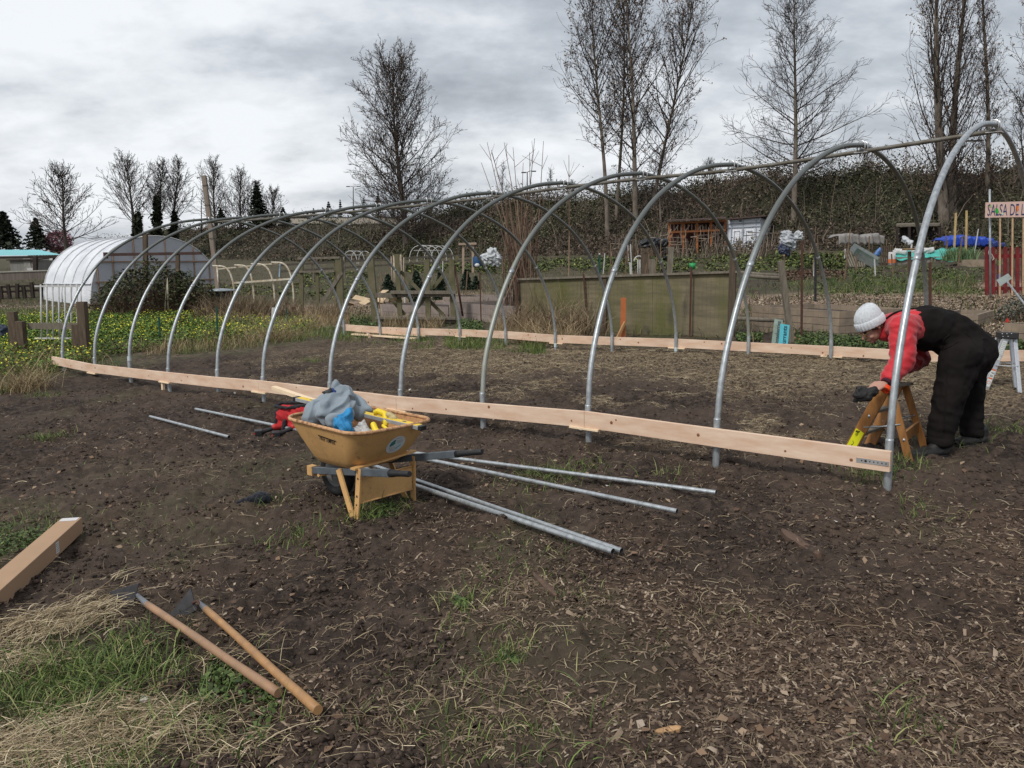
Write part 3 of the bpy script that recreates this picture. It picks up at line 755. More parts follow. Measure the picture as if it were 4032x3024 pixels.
def handle(sgn, gr, md, fr):
    m = MB(); m.bar(w(*md), w(*fr), .028, .048); m.bar(w(*[a+(b-a)*.995 for a, b in zip(gr, md)]), w(*[a+(b-a)*-.0 for a, b in zip(gr, md)]), .024, .036) if 0 else None
    h = m.build('handle', m_hgrey, wb, bevel=.004)
    g0 = np.array(gr); g1 = np.array(md); e = g0+(g1-g0)*.02
    pts = [g0, g0+(g1-g0)*.04, g0+(g1-g0)*.5, g0+(g1-g0)*.72, g0+(g1-g0)*.86, g1]
    MB().tube([w(*p) for p in pts], [.017, .0195, .0185, .02, .024, .0265], 12).build('grip', MT['black'], h)
    return h
def hpt(u0, f): return None
def hl(sgn, uo, ui, zg, fg):
    A = np.array((fg, sgn*uo, zg)); Bq = np.array((.66, sgn*ui, .19)); md = A+(Bq-A)*.165
    handle(sgn, A, md, Bq)
hl(-1, .275, .125, .405, -.60); hl(1, .335, .125, .43, -.60)
m = MB(); m.box(w(.66, -.125, .19), (.06, .05, .07), rot=math.atan2(WF[1], WF[0])); m.build('axle_bracket', m_tan, wb, bevel=.003)
m = MB(); m.box(w(.66, .125, .19), (.06, .05, .07), rot=math.atan2(WF[1], WF[0])); m.build('axle_bracket', m_tan, wb, bevel=.003)
MB().tube([w(.55, -.15, .175), w(.55, .15, .175)], .012, 10).build('axle', m_tan, wb)
# wheel
wc = w(.53, 0, .178); ax = (WU[0], WU[1], 0)
wh = MB(); prof_ = []
for k in range(17):
    a = 2*PI*k/16; prof_.append((.137+.042*math.cos(a), .043*math.sin(a)))
wh.lathe(wc, prof_, 40, axis=ax); tyre_parent = None
rimm = MB().lathe(wc, [(.0001, -.03), (.05, -.03), (.085, -.018), (.1, -.03), (.112, -.03), (.112, .03), (.1, .03), (.085, .018), (.05, .03), (.0001, .03)], 32, axis=ax)
wheel = rimm.build('wheel', mat('dusty wheel rim', (.1, .1, .1), rough=.7, var=.3), wb)
wh.build('tyre', mat('black rubber', (.018, .018, .019), rough=.75, var=.3, scale=30), wheel)
def strap(a, b, wd=.046, th=.004, side=None, nm='leg'):
    m = MB(); a = Vector(w(*a)); b = Vector(w(*b)); d = (b-a).normalized(); fx = Vector((WF[0], WF[1], 0)); fx = (fx-d*fx.dot(d)).normalized(); nx = d.cross(fx)
    hw = wd/2
    prof2 = [(-hw, 0), (-hw, .012), (-hw+.004, .012), (-hw+.004, .004), (hw-.004, .004), (hw-.004, .012), (hw, .012), (hw, 0)]
    vs = [p+fx*x+nx*y for p in (a, b) for x, y in prof2]; n = len(prof2)
    m.add(vs, [(i, (i+1) % n, n+(i+1) % n, n+i) for i in range(n)]+[tuple(range(n))[::-1], tuple(range(n, 2*n))])
    o = m.build(nm, m_tan, wb); return o, a, b, d, fx, nx
for sg in (-1, 1):
    strap((.22, sg*.212, .285), (.055, sg*.232, -.005))
    o, a, b, d, fx, nx = strap((-.03, sg*.225, .335), (0, sg*.24, -.005))
    for t, r in ((.55, .008), (.72, .006), (.2, .007)):
        MB().lathe(a+(b-a)*t-nx*.003*(1 if sg < 0 else -1)-fx*0, [(.0001, .004), (r*.7, .003), (r, 0)], 10, axis=tuple(-Vector((WU[0], WU[1], 0)))).build('bolt', MT['rust'], o)
m = MB(); A = [w(-.028, -.222, .265), w(-.028, .222, .265), w(-.018, .225, .10), w(-.018, -.225, .10)]
pn = Vector((-WF[0], -WF[1], 0)); m.prism(A, tuple(pn*-.003)); br = m.build('cross_brace', m_tan, wb)
for a, b in ((A[0], A[1]), (A[3], A[2])): MB().tube([Vector(a)+pn*.004, Vector(b)+pn*.004], .006, 8).build('brace_flange', m_tan, br)
lettering('embossed_lettering', 'TRUE TEMPER.', Vector(A[3])+Vector((WU[0], WU[1], 0))*.14+Vector((0, 0, .065))+pn*.0015, (WU[0], WU[1], 0), (0, 0, 1), .035, mat('tan darkened for relief', (.27, .13, .05), rough=.45, var=.05), br, width=.26, extrude=.06)  # raised letters coloured darker than the enamel so the relief reads
MB().bar(w(.0, -.25, .33), w(.0, .27, .36), .05, .012).build('tray_support', m_tan, wb)

# ------------------------------------------------------------------ load in the barrow
m_greyc = mat('slate grey cloth', (.20, .24, .275), rough=.75, var=.12, scale=7, sheen=.15)
jk = [(D(1245, 1640, 5.56), .07, D(1335, 1655, 5.44), .07), (D(1240, 1640, 5.5), .09, D(1290, 1590, 5.6), .07), (D(1290, 1620, 5.45), .09, D(1350, 1560, 5.6), .075),
      (D(1340, 1540, 5.7), .055, D(1352, 1600, 5.6), .08), (D(1350, 1545, 5.72), .05, D(1420, 1595, 5.68), .05), (D(1420, 1597, 5.66), .045, D(1462, 1617, 5.62), .016), (D(1318, 1660, 5.34), .05, D(1370, 1640, 5.34), .05), (D(1355, 1600, 5.45), .07, D(1400, 1620, 5.5), .05),
      (D(1330, 1530, 5.72), .04, D(1325, 1522, 5.7), .035)]
jo = blob('grey_jacket', jk, m_greyc, voxel=.0065, smooth=22, fold=.030, fscale=7, seed=3)
jo.data.transform(Matrix.Identity(4)); tag(jo, 'crumpled slate grey jacket heaped in the left end of the wheelbarrow', 'jacket')
m_blue = mat('bright blue cloth', (.025, .2, .42), rough=.7, var=.2, scale=7)
bo = blob('blue_cloth', [(D(1372, 1625, 5.27), .032, D(1345, 1670, 5.2), .05), (D(1345, 1670, 5.2), .05, D(1360, 1690, 5.15), .045), (D(1380, 1612, 5.3), .015, D(1370, 1640, 5.27), .03), (D(1360, 1690, 5.16), .045, D(1378, 1700, 5.16), .03)], m_blue, voxel=.006, smooth=14, fold=.018, fscale=14, seed=8)
tag(bo, 'bright blue cloth folded beside the grey jacket in the barrow', 'cloth')
m_navy = mat('navy cloth', (.02, .045, .16), rough=.7, var=.3, scale=9)
no_ = blob('navy_sleeve', [(D(1312, 1542, 5.55), .024, D(1310, 1568, 5.5), .028), (D(1310, 1570, 5.5), .03, D(1298, 1592, 5.47), .026)], m_navy, voxel=.006, smooth=8, fold=.014, fscale=18, seed=4)
tag(no_, 'navy blue sleeve lining poking out on top of the grey jacket', 'cloth')
gv = blob('dark_glove', [(D(1292, 1545, 5.52), .02, D(1300, 1560, 5.5), .022), (D(1276, 1545, 5.5), .012, D(1293, 1552, 5.5), .016), (D(1300, 1535, 5.5), .012, D(1298, 1552, 5.5), .016), (D(1281, 1560, 5.5), .012, D(1297, 1562, 5.5), .014)], mat('dark rubber', (.03, .032, .033), rough=.6), voxel=.005, smooth=2, fold=.006, fscale=30)
tag(gv, 'dark grey rubber glove lying on top of the crumpled jacket', 'glove')
# spirit level
la, lb = Vector(D(1174, 1571, 5.93)), Vector(D(1656, 1683, 5.22)); dl = (lb-la).normalized(); lo_ = thing('spirit_level', 'long yellow topped aluminium spirit level laid across the wheelbarrow', 'spirit level', tuple(la))
m_yel = mat('yellow paint', (.72, .5, .04), rough=.5, var=.15, scale=18); m_alu = mat('brushed aluminium', (.5, .52, .54), rough=.4, metal=.6, var=.15, scale=25)
side = dl.cross(Vector((0, 0, 1))).normalized(); upv = side.cross(dl).normalized()
lvl = MB().bar(la, lb, .056, .026, up=tuple(upv)).build('beam', m_alu, lo_, bevel=.002)
MB().bar(la+upv*.0142+dl*.012, lb+upv*.0142-dl*.012, .05, .003, up=tuple(upv)).build('yellow_edge', m_yel, lo_)
for q, s in ((la, -1), (lb, 1)): MB().bar(q-dl*.001*s, q+dl*.028*s, .058, .032, up=tuple(upv)).build('end_cap', MT['black'], lo_, bevel=.004)
for t, r in ((.5, .03), (.88, .018), (.12, .018)):
    c = la+(lb-la)*t+upv*.0165
    MB().add([c+dl*(r*math.cos(k*PI/8)*(1.5 if r > .02 else 1))+side*(.011*math.sin(k*PI/8))-upv*.0 for k in range(16)], [tuple(range(16))]).build('vial_window', mat('dark vial slot', (.06, .06, .05), rough=.3), lo_, fix=False)
# yellow clamp tool, work glove, plastic bag
m_yel2 = mat('yellow plastic', (.7, .52, .02), rough=.4, var=.1)
m = MB(); m.tube([D(1480, 1632, 5.45), D(1478, 1622, 5.45), D(1488, 1618, 5.45), D(1515, 1628, 5.42), D(1520, 1650, 5.4), D(1517, 1680, 5.35)], [.014, .018, .02, .022, .022, .018], 10)
yt = m.build('yellow_clamp', m_yel2); tag(yt, 'yellow plastic clamp standing in the wheelbarrow behind the spirit level', 'clamp')
m = MB(); m.tube([D(1470, 1670, 5.2), D(1478, 1700, 5.18), D(1500, 1704, 5.18), D(1530, 1697, 5.16)], [.02, .022, .02, .014], 10); m.tube([D(1510, 1676, 5.22), D(1530, 1695, 5.18), D(1532, 1705, 5.16)], .013, 8)
yb = blob('yellow_strap', [(D(1470, 1672, 5.2), .02, D(1482, 1702, 5.17), .022), (D(1482, 1702, 5.17), .022, D(1530, 1697, 5.14), .014), (D(1508, 1676, 5.22), .012, D(1532, 1696, 5.15), .012)], m_yel2, voxel=.006, smooth=2)
tag(yb, 'yellow plastic tool lying low in the barrow under the level', 'tool')
wg = blob('work_glove', [(D(1532, 1632, 5.4), .022, D(1552, 1650, 5.38), .026), (D(1555, 1655, 5.38), .018, D(1568, 1668, 5.36), .012), (D(1545, 1640, 5.4), .02, D(1565, 1658, 5.38), .012)], mat('tan cotton glove', (.4, .33, .17), rough=.9, var=.3, scale=30), voxel=.006, smooth=2, fold=.006, fscale=30)
tag(wg, 'tan cotton work glove tucked behind the yellow clamp', 'glove')
pb = blob('plastic_bag', [(D(1405, 1700, 5.2), .035, D(1450, 1706, 5.15), .03), (D(1425, 1672, 5.25), .025, D(1435, 1695, 5.2), .035)], mat('milky plastic film', (.38, .37, .36), rough=.35, var=.2, scale=25), voxel=.005, smooth=8, fold=.016, fscale=22, seed=5)
tag(pb, 'crumpled milky plastic bag between the blue cloth and the yellow tool', 'bag')
ws = MB().bar(D(1079, 1527, 6.35), D(1300, 1602, 5.7), .045, .03).build('lumber_offcut', MT['pine_pale'], bevel=.002); tag(ws, 'pale square lumber offcut sticking out left over the wheelbarrow', 'lumber')

# ------------------------------------------------------------------ pipes on the ground
def ground_pipe(a, b, label, r=.0215, lift=(0.02, 0.02)):
    A = G(*a); B = G(*b); n = 7; pts = []
    for k in range(n):
        q = A+(B-A)*k/(n-1); pts.append([q[0], q[1], 0])
    gs = np.array([float(gsurf(A[0]+(B[0]-A[0])*k/40, A[1]+(B[1]-A[1])*k/40)) for k in range(41)]); tt = np.linspace(0, 1, 41); cf = np.polyfit(tt, gs, 1); up_ = np.percentile(gs-np.polyval(cf, tt), 97)+r*.8; za = cf[1]+up_; zb = cf[0]+cf[1]+up_
    for k, q in enumerate(pts): q[2] = za+(zb-za)*k/(n-1)
    t = thing('steel_pipe', label, 'pipe', pts[0], 'loose galvanised pipes lying on the soil')
    MB().tube(pts, r, 12, cap=False).build('pipe', MT['galv'], t)
    for e, q in ((0, 1), (-1, -2)):
        d = (np.array(pts[e])-np.array(pts[q])); d /= np.linalg.norm(d); p = np.array(pts[e])
        MB().lathe(tuple(p), [(r, 0), (r*.86, .0005), (r*.84, -.03), (.0001, -.03)], 12, axis=tuple(d)).build('open_end', mat('pipe bore', (.03, .03, .03), rough=.8), t)
ground_pipe((592, 1657), (902, 1733), 'short loose pipe furthest left on the soil, separate from all the others', .015)
ground_pipe((772, 1628), (1260, 1733), 'loose pipe running from the left behind the wheelbarrow past the cordless tools', .016)
ground_pipe((1480, 1785), (2818, 1976), 'loose pipe right of the barrow, the one lying furthest up towards the hoops', .0158)
ground_pipe((1480, 1793), (2665, 2048), 'loose pipe right of the barrow, second down from the hoops, lying alone', .0158)
ground_pipe((1400, 1826), (2447, 2207), 'loose pipe right of the barrow, upper one of the close pair', .0155)
ground_pipe((1390, 1854), (2413, 2229), 'loose pipe right of the barrow, lowest one of the close pair, nearest the viewer', .0165)

# ------------------------------------------------------------------ hoes
def hoe(a, b, sock, blade, label, rad, col, liftb=.05, lifta=.02):
    B = G(*b); B = np.array([B[0], B[1], float(gsurf(B[0], B[1]))+lifta])
    A0 = G(*a); dist = A0[1]; A = D(a[0], a[1], dist-.06); S = D(sock[0], sock[1], A[1]+(A[1]-B[1])*.09)
    t = thing('garden_hoe', label, 'hoe', (B[0], B[1], B[2]), 'wooden handled hoes on the ground')
    gl_ = max(float(gsurf(B[0]+(A[0]-B[0])*k/30, B[1]+(A[1]-B[1])*k/30))-(B[2]+(A[2]-B[2])*k/30)+rad*.7 for k in range(31)); B = B+[0, 0, max(0, gl_)]; A = A+[0, 0, max(0, gl_)]; S = S+[0, 0, max(0, gl_)]
    pts = catmull([B, B+(A-B)*.33+[0, 0, -.002], B+(A-B)*.66+[0, 0, .002], A], 4)
    n = len(pts); MB().tube(pts, [rad*(1.0+.04*math.sin(k*1.3))*(1-.14*k/n) for k in range(n)], 14).build('handle', col, t, fix=True)
    MB().tube([A+(B-A)*.01, A, S], [rad*.9, rad*.86, rad*.45], 12).build('socket', mat('grey steel ferrule', (.17, .18, .2), rough=.5, metal=.5, var=.3), t)
    bl = [D(px, py, dd) for px, py, dd in blade['pts']]
    c0_ = np.array(blade['neck'] and D(*blade['neck'][-1])); bl = [c0_+(np.array(q_)-c0_)*1.18+np.array([0, 0, .012]) for q_ in bl]
    hd = MB().prism(bl, (0.002, .004, .001)).build('blade', mat('dark hoe steel', (.028, .027, .03), rough=.55, metal=.3, var=.4, scale=20), t)
    nk = [D(px, py, dd) for px, py, dd in blade['neck']]
    MB().tube(catmull([S]+nk, 4), .0065, 8).build('neck', MT['rust'], t)
mh1 = mat('worn ash handle', (.34, .2, .115), rough=.55, col2=(.22, .14, .09), scale=9, stretch=(1, 1, 1)); mh2 = mat('orange ash handle', (.4, .22, .09), rough=.5, col2=(.25, .14, .07), scale=14)
y1 = G(560, 2400)[1]; y2 = G(790, 2430)[1]
hoe((580, 2404), (1100, 2787), (541, 2366), {'pts': [(543, 2313, y1+.02), (447, 2341, y1+.05), (440, 2398, y1+.02), (522, 2392, y1-.03)], 'neck': [(553, 2357, y1+.0), (547, 2345, y1+.02), (530, 2345, y1+.02), (518, 2352, y1)]}, 'left hoe of the pair, its blade half hidden by dry grass', .0185, mh1)
hoe((812, 2426), (1258, 2902), (781, 2396), {'pts': [(752, 2333, y2+.06), (664, 2444, y2-.02), (715, 2436, y2-.03), (772, 2405, y2-.01), (765, 2385, y2+.03)], 'neck': [(784, 2380, y2-.01), (779, 2368, y2+.02), (767, 2370, y2+.03), (757, 2376, y2+.03)]}, 'right hoe of the pair, its dark triangular blade standing clear of the grass', .018, mh2)

# ------------------------------------------------------------------ cardboard box
e = G(328, 2098); e2 = G(-10, 2420); dirb = np.array([e2[0]-e[0], e2[1]-e[1]]); dirb /= np.hypot(*dirb); nb = np.array([-dirb[1], dirb[0]])
if nb[0] > 0: nb = -nb
Wd, Hh, Ln = .125, .10, 2.3
z0 = gz(e[0], e[1])+.005
def bx_(s, t, h): q = np.array(e[:2])+dirb*s+nb*t; return (q[0], q[1], z0+h)
cb = thing('cardboard_box', 'long narrow brown cardboard carton lying at the left edge beside the grass', 'box', bx_(0, 0, 0))
m = MB(); m.add([bx_(s, t, h) for s in (0, Ln) for t, h in ((0, 0), (Wd, 0), (Wd, Hh), (0, Hh))], [(0, 1, 2, 3), (7, 6, 5, 4), (0, 4, 5, 1), (1, 5, 6, 2), (2, 6, 7, 3), (3, 7, 4, 0)])
m.build('carton', mat('brown cardboard', (.36, .235, .145), rough=.8, var=.07, scale=3), cb, bevel=.003)
MB().add([bx_(.004, .012, Hh+.0015), bx_(.004, Wd-.01, Hh+.0015), bx_(.07, Wd-.01, Hh+.0015), bx_(.07, .012, Hh+.0015)], [(0, 1, 2, 3)]).build('paper_label', mat('pale paper', (.55, .53, .53), rough=.7, var=.05), cb)
lab = MB().add([bx_(s, -.0015, h) for s, h in ((.42, .02), (.42, .085), (.47, .085), (.47, .02))], [(0, 1, 2, 3)]).build('barcode_label', mat('white paper', (.7, .7, .7), rough=.7, var=.03), cb)
m = MB()
for r_ in range(5):
    for s_ in (0, 1):
        hh0 = .028+r_*.011; s0 = .427+s_*.021; m.add([bx_(s0, -.0025, hh0), bx_(s0, -.0025, hh0+.006), bx_(s0+.015, -.0025, hh0+.006), bx_(s0+.015, -.0025, hh0)], [(0, 1, 2, 3)])
m.build('printed_bars', mat('grey print', (.2, .2, .2), rough=.7), lab)
MB().add([bx_(0.01, Wd/2-.001, Hh+.001), bx_(0.01, Wd/2+.001, Hh+.001), bx_(Ln, Wd/2+.001, Hh+.001), bx_(Ln, Wd/2-.001, Hh+.001)], [(0, 1, 2, 3)]) if 0 else None

# ------------------------------------------------------------------ hat, tool bag, cordless tools, wood scraps
h0 = G(1000, 1990); hz = gz(h0[0], h0[1])
ht = blob('knit_hat', [('e', (h0[0]+.04, h0[1]+.03, hz+.04), ((.075, 0, 0), (0, .07, 0), (0, 0, .05))), ((h0[0]-.02, h0[1], hz+.03), .04, (h0[0]-.14, h0[1]-.04, hz+.015), .012), ((h0[0]+.06, h0[1]+.02, hz+.06), .03, (h0[0]+.10, h0[1]+.01, hz+.035), .02)], mat('black knit', (.01, .012, .018), rough=.95, var=.3, scale=60, sheen=.1), voxel=.006, smooth=3, fold=.008, fscale=20)
tag(ht, 'limp black knit hat dropped on the soil left of the wheelbarrow', 'hat')
b0 = G(1075, 1702); b1 = G(1205, 1712); bd = (b1[:2]-b0[:2]); bd /= np.hypot(*bd); bn = np.array([-bd[1], bd[0]])
def bg(s, t, h): q = b0[:2]+bd*s+bn*t; return np.array([q[0], q[1], gz(*b0[:2])+h])
tb_ = thing('tool_bag', 'open red canvas tool bag with black trim standing behind the wheelbarrow', 'tool bag', bg(.2, .1, 0))
m_red = mat('red canvas', (.38, .018, .022), rough=.8, var=.2, scale=9); m_blk = mat('black webbing', (.018, .018, .022), rough=.8, var=.3)
blob('body', [(bg(.07, .08, .07), .07, bg(.38, .08, .07), .07), (bg(.08, .08, .17), .075, bg(.38, .08, .17), .075), (bg(.07, .09, .22), .06, bg(.38, .09, .22), .06)], m_red, tb_, voxel=.01, smooth=14, fold=.018, fscale=8)
blob('zip_flap', [(bg(.03, .02, .27), .017, bg(.2, .015, .265), .016), (bg(.2, .015, .265), .016, bg(.36, .10, .29), .02), (bg(.02, .03, .275), .016, bg(.04, .14, .29), .016), (bg(.04, .14, .29), .016, bg(.3, .15, .31), .02)], m_blk, tb_, voxel=.008, smooth=2, fold=.006, fscale=20)
blob('side_pocket', [(bg(.02, .03, .07), .022, bg(.015, .05, .2), .02), (bg(.15, -.0, .04), .03, bg(.17, .0, .13), .022)], m_blk, tb_, voxel=.008, smooth=2, fold=.01, fscale=20)
for k, (bt, ty, lab) in enumerate((((1018, 1706), (1095, 1680), 'smaller cordless driver, left one of the two tools on the pipe'), ((1088, 1712), (1170, 1678), 'larger cordless drill, right one of the two tools beside the red bag'))):
    P0 = G(bt[0], bt[1]+10); P0 = np.array([P0[0], P0[1], gz(P0[0], P0[1])]); q = D(ty[0], ty[1], P0[1]+.12)
    t = thing('cordless_drill', lab, 'power tool', P0, 'red and black cordless tools on the ground')
    pc = D(bt[0], bt[1], P0[1]); h = Vector(q)-Vector(pc)
    MB().box(pc, (.075, .11, .07), rot=.3).build('battery', MT['black'], t, bevel=.008)
    MB().box(Vector(pc)+Vector((-.004, -.0565, .008)), (.055, .003, .016), rot=.3).build('battery_stripe', mat('tool red', (.35, .02, .02), rough=.5), t)
    blob('grip', [(pc, .022, q, .021), (Vector(pc)+h*.2, .028, Vector(pc)+h*.1, .03)], MT['black'], t, voxel=.005, smooth=2)
    blob('motor_housing', [(Vector(q)+Vector((-.03, -.02, .0)), .034, Vector(q)+Vector((.07, .03, .0)), .03)], mat('tool red', (.35, .02, .02), rough=.5), t, voxel=.005, smooth=2)
    MB().tube([Vector(q)+Vector((.09, .04, 0)), Vector(q)+Vector((.15, .07, 0))], [.022, .014], 12).build('chuck', MT['black'], t)
sb = G(1110, 1715)
for n_, a, b, wd, th, lb in (('weathered_plank', (3080, 2108), (3228, 2212), .07, .022, 'weathered brown plank scrap half sunk in the soil at lower right'), ('bark_splinter', (2100, 2270), (2192, 2375), .035, .012, 'split brown wood sliver in the foreground below the pipe ends'),
                            ('bark_splinter', (2580, 2905), (2680, 2880), .03, .01, 'pale orange wood splinter at the bottom edge, right of centre'), ('bark_splinter', (3560, 2560), (3600, 2635), .03, .01, 'short tan bark piece in the wood chips at lower right')):
    A = G(*a); B = G(*b); A[2] = float(gsurf(A[0], A[1]))+th*.6; B[2] = float(gsurf(B[0], B[1]))+th*.6; A = Vector(A); B = Vector(B); s_ = (B-A).cross(Vector((0, 0, 1))).normalized()
    m = MB(); n = 9; vs = []; rnd = random.Random(n_+lb)
    for k in range(n):
        t = k/(n-1); q = A+(B-A)*t; ww = wd/2*(1-.75*abs(2*t-1)**4)*(rnd.uniform(.8, 1.1)); hh2 = th*rnd.uniform(.7, 1.1)
        vs += [q-s_*ww-Vector((0, 0, th)), q-s_*ww+Vector((0, 0, hh2*.6)), q+Vector((0, 0, hh2)), q+s_*ww+Vector((0, 0, hh2*.5)), q+s_*ww-Vector((0, 0, th))]
    fs = []
    for k in range(n-1):
        for j in range(5): fs.append((k*5+j, k*5+(j+1) % 5, (k+1)*5+(j+1) % 5, (k+1)*5+j))
    fs += [(0, 1, 2, 3, 4), tuple((n-1)*5+j for j in (4, 3, 2, 1, 0))]
    o = m.add(vs, fs).build(n_, mat('dark driftwood', (.13, .08, .055), rough=.9, col2=(.06, .04, .03), scale=14, bump=.003, bscale=50) if '2580' not in str(a) and a[0] != 2580 else mat('fresh splinter', (.4, .24, .12), rough=.8, var=.3, scale=20))
    tag(o, lb, 'wood scrap')
# ------------------------------------------------------------------ the bending worker
YN, YF = 6.14, 6.5
def J(px, py, y): return np.array(D(px, py, y))
fn = J(3650, 1795, 6.02); ff = J(3808, 1757, 6.33)
pe = thing('person', 'person in red jacket, black bib overalls and pale knit hat bending over a stepladder', 'person', (float(J(3760, 1780, 6.2)[0]), 6.2, gz(float(J(3760, 1780, 6.2)[0]), 6.2)))
zgn = gz(fn[0], 6.05); zgf = gz(ff[0], 6.35)
ankN = J(3704, 1752, 6.1); ankF = J(3832, 1712, 6.38); knN = J(3716, 1600, 6.12); knF = J(3800, 1590, 6.42)
hipN = J(3785, 1405, 6.2); hipF = J(3800, 1400, 6.46); pel = J(3800, 1372, 6.33); wai = J(3705, 1310, 6.33); che = J(3600, 1295, 6.33); nb_ = J(3520, 1290, 6.33)
shN = J(3552, 1290, 6.15); shF = J(3552, 1290, 6.52); elN = J(3556, 1415, 6.02); wrN = J(3494, 1503, 5.92); elF = J(3622, 1415, 6.62); wrF = J(3512, 1462, 6.3)
hc = J(3434, 1283, 6.33)
up = np.array([-.64, 0, .768]); fc = np.array([-.768, -.05, -.64]); sdv = np.array([0, -1.0, 0])
def hd(a, b, c): return hc+up*a+fc*b+sdv*c
skin = mat('light skin', (.42, .24, .18), rough=.55, col2=(.34, .17, .13), scale=12, spec=.35)
body = [(pel, .12, wai, .11), (wai, .11, che, .125), (che, .125, nb_, .07), (nb_, .055, hd(-.06, -.03, 0), .052), (hipN, .075, knN, .055), (knN, .055, ankN, .04), (hipF, .075, knF, .055), (knF, .055, ankF, .04),
        (shN, .05, elN, .04), (elN, .038, wrN, .026), (shF, .05, elF, .04), (elF, .038, wrF, .026), (pel, .11, hipN, .085), (pel, .11, hipF, .085), (che, .1, shN, .06), (che, .1, shF, .06),
        (ankN, .04, J(3650, 1786, 6.04), .03), (ankF, .04, J(3790, 1750, 6.35), .03)]
body += [('e', hd(.028, -.01, 0), (up*.09, fc*.092, sdv*.074)), ('e', hd(-.045, .035, 0), (up*.07, fc*.058, sdv*.056)), (hd(-.095, .072, 0), .021, hd(-.085, .07, 0), .022),
         (hd(-.012, .10, 0), .011, hd(-.036, .116, 0), .012), (hd(.02, .086, .0), .02, hd(.02, .086, 0), .02), (hd(-.068, .088, -.014), .009, hd(-.068, .088, .014), .009), (hd(-.05, .065, .038), .018, hd(-.05, .065, .03), .02), (hd(-.05, .065, -.038), .018, hd(-.05, .065, -.03), .02)]
for s in (-1, 1): body.append(('e', hd(-.005, -.012, .078*s), (up*.03, fc*.016, sdv*.01)))
def hand(wr, dr, pn, th, curl=1.0, sc=1.0):
    """palm and five separate fingers; dr along the hand, pn palm normal, th side of the thumb"""
    dr = np.array(dr)/np.linalg.norm(dr); pn = np.array(pn)-dr*np.dot(pn, dr); pn /= np.linalg.norm(pn); sd_ = np.cross(dr, pn)
    if np.dot(sd_, th) < 0: sd_ = -sd_
    out = []; pal = wr+dr*.05
    for k in (-1, -.33, .33, 1): out.append((wr+dr*.012+sd_*k*.014, .015, wr+dr*.082+sd_*k*.028, .0125))
    lens = {1: .066, .33: .074, -.33: .069, -1: .055}
    for k, ln in lens.items():
        b = wr+dr*.086+sd_*k*.029; a = math.radians(38*curl); d1 = dr*math.cos(a)+pn*math.sin(a); p1 = b+d1*ln*.45
        a = math.radians(95*curl); d2 = dr*math.cos(a)+pn*math.sin(a); p2 = p1+d2*ln*.34; a = math.radians(140*curl); d3_ = dr*math.cos(a)+pn*math.sin(a); p3 = p2+d3_*ln*.26
        out += [(b, .0098, p1, .0092), (p1, .0092, p2, .0084), (p2, .0084, p3, .0074)]
    t0 = wr+dr*.028+sd_*.026; t1 = t0+(dr*.6+sd_*.7+pn*.35)*.038; t2 = t1+(dr*.85+pn*.5+sd_*.05)*.03; t3 = t2+(dr*.8+pn*.6-sd_*.2)*.024
    out += [(t0, .014, t1, .0115), (t1, .011, t2, .0098), (t2, .0096, t3, .0082)]
    return out
handN = hand(J(3487, 1510, 5.905), J(3425, 1533, 5.86)-J(3487, 1510, 5.905), (-.15, .5, -1), (-.3, 1, .4), .75)
handF = hand(J(3508, 1462, 6.27), J(3462, 1476, 6.16)-J(3508, 1462, 6.27), (.1, -.6, -1), (-.2, -1, .5), .7)
bd_ = blob('body', body+handN+handF, skin, pe, voxel=.0052, smooth=2)
# face details
eyeM = mat('dark eye', (.02, .015, .012), rough=.3); 
for s in (-1, 1):
    MB().ball(tuple(hd(.002, .088, .03*s)), .0105, 8).build('eye', eyeM, pe)
    MB().tube([hd(.018, .094, .018*s), hd(.022, .096, .03*s), hd(.018, .09, .043*s)], .0035, 6).build('eyebrow', mat('brown hair', (.07, .04, .025), rough=.8), pe)
gl = MB()
for s in (-1, 1):
    c = hd(-.003, .106, .032*s); gl.tube([c+sdv*(.021*math.cos(k*PI/8))+up*(.018*math.sin(k*PI/8)) for k in range(17)], .0016, 6, cap=False)
    gl.tube([hd(0, .105, .053*s), hd(.002, .05, .074*s), hd(.0, .0, .08*s)], .0015, 6)
gl.tube([hd(0, .108, -.011), hd(.003, .112, 0), hd(0, .108, .011)], .0015, 6)
gl.build('glasses', mat('gold wire', (.55, .4, .2), rough=.3, metal=.7), pe)
lips = MB().tube([hd(-.066, .098, -.017), hd(-.064, .103, 0), hd(-.066, .098, .017)], .0035, 6).build('lips', mat('lip', (.35, .12, .1), rough=.5), pe)
blob('hair', [('e', hd(.03, -.025, 0), (up*.086, fc*.086, sdv*.078)), (hd(-.02, -.03, .066), .02, hd(.0, .03, .068), .014), (hd(-.02, -.03, -.066), .02, hd(.0, .03, -.068), .014)], mat('brown hair', (.07, .04, .025), rough=.8), pe, voxel=.006, smooth=1)
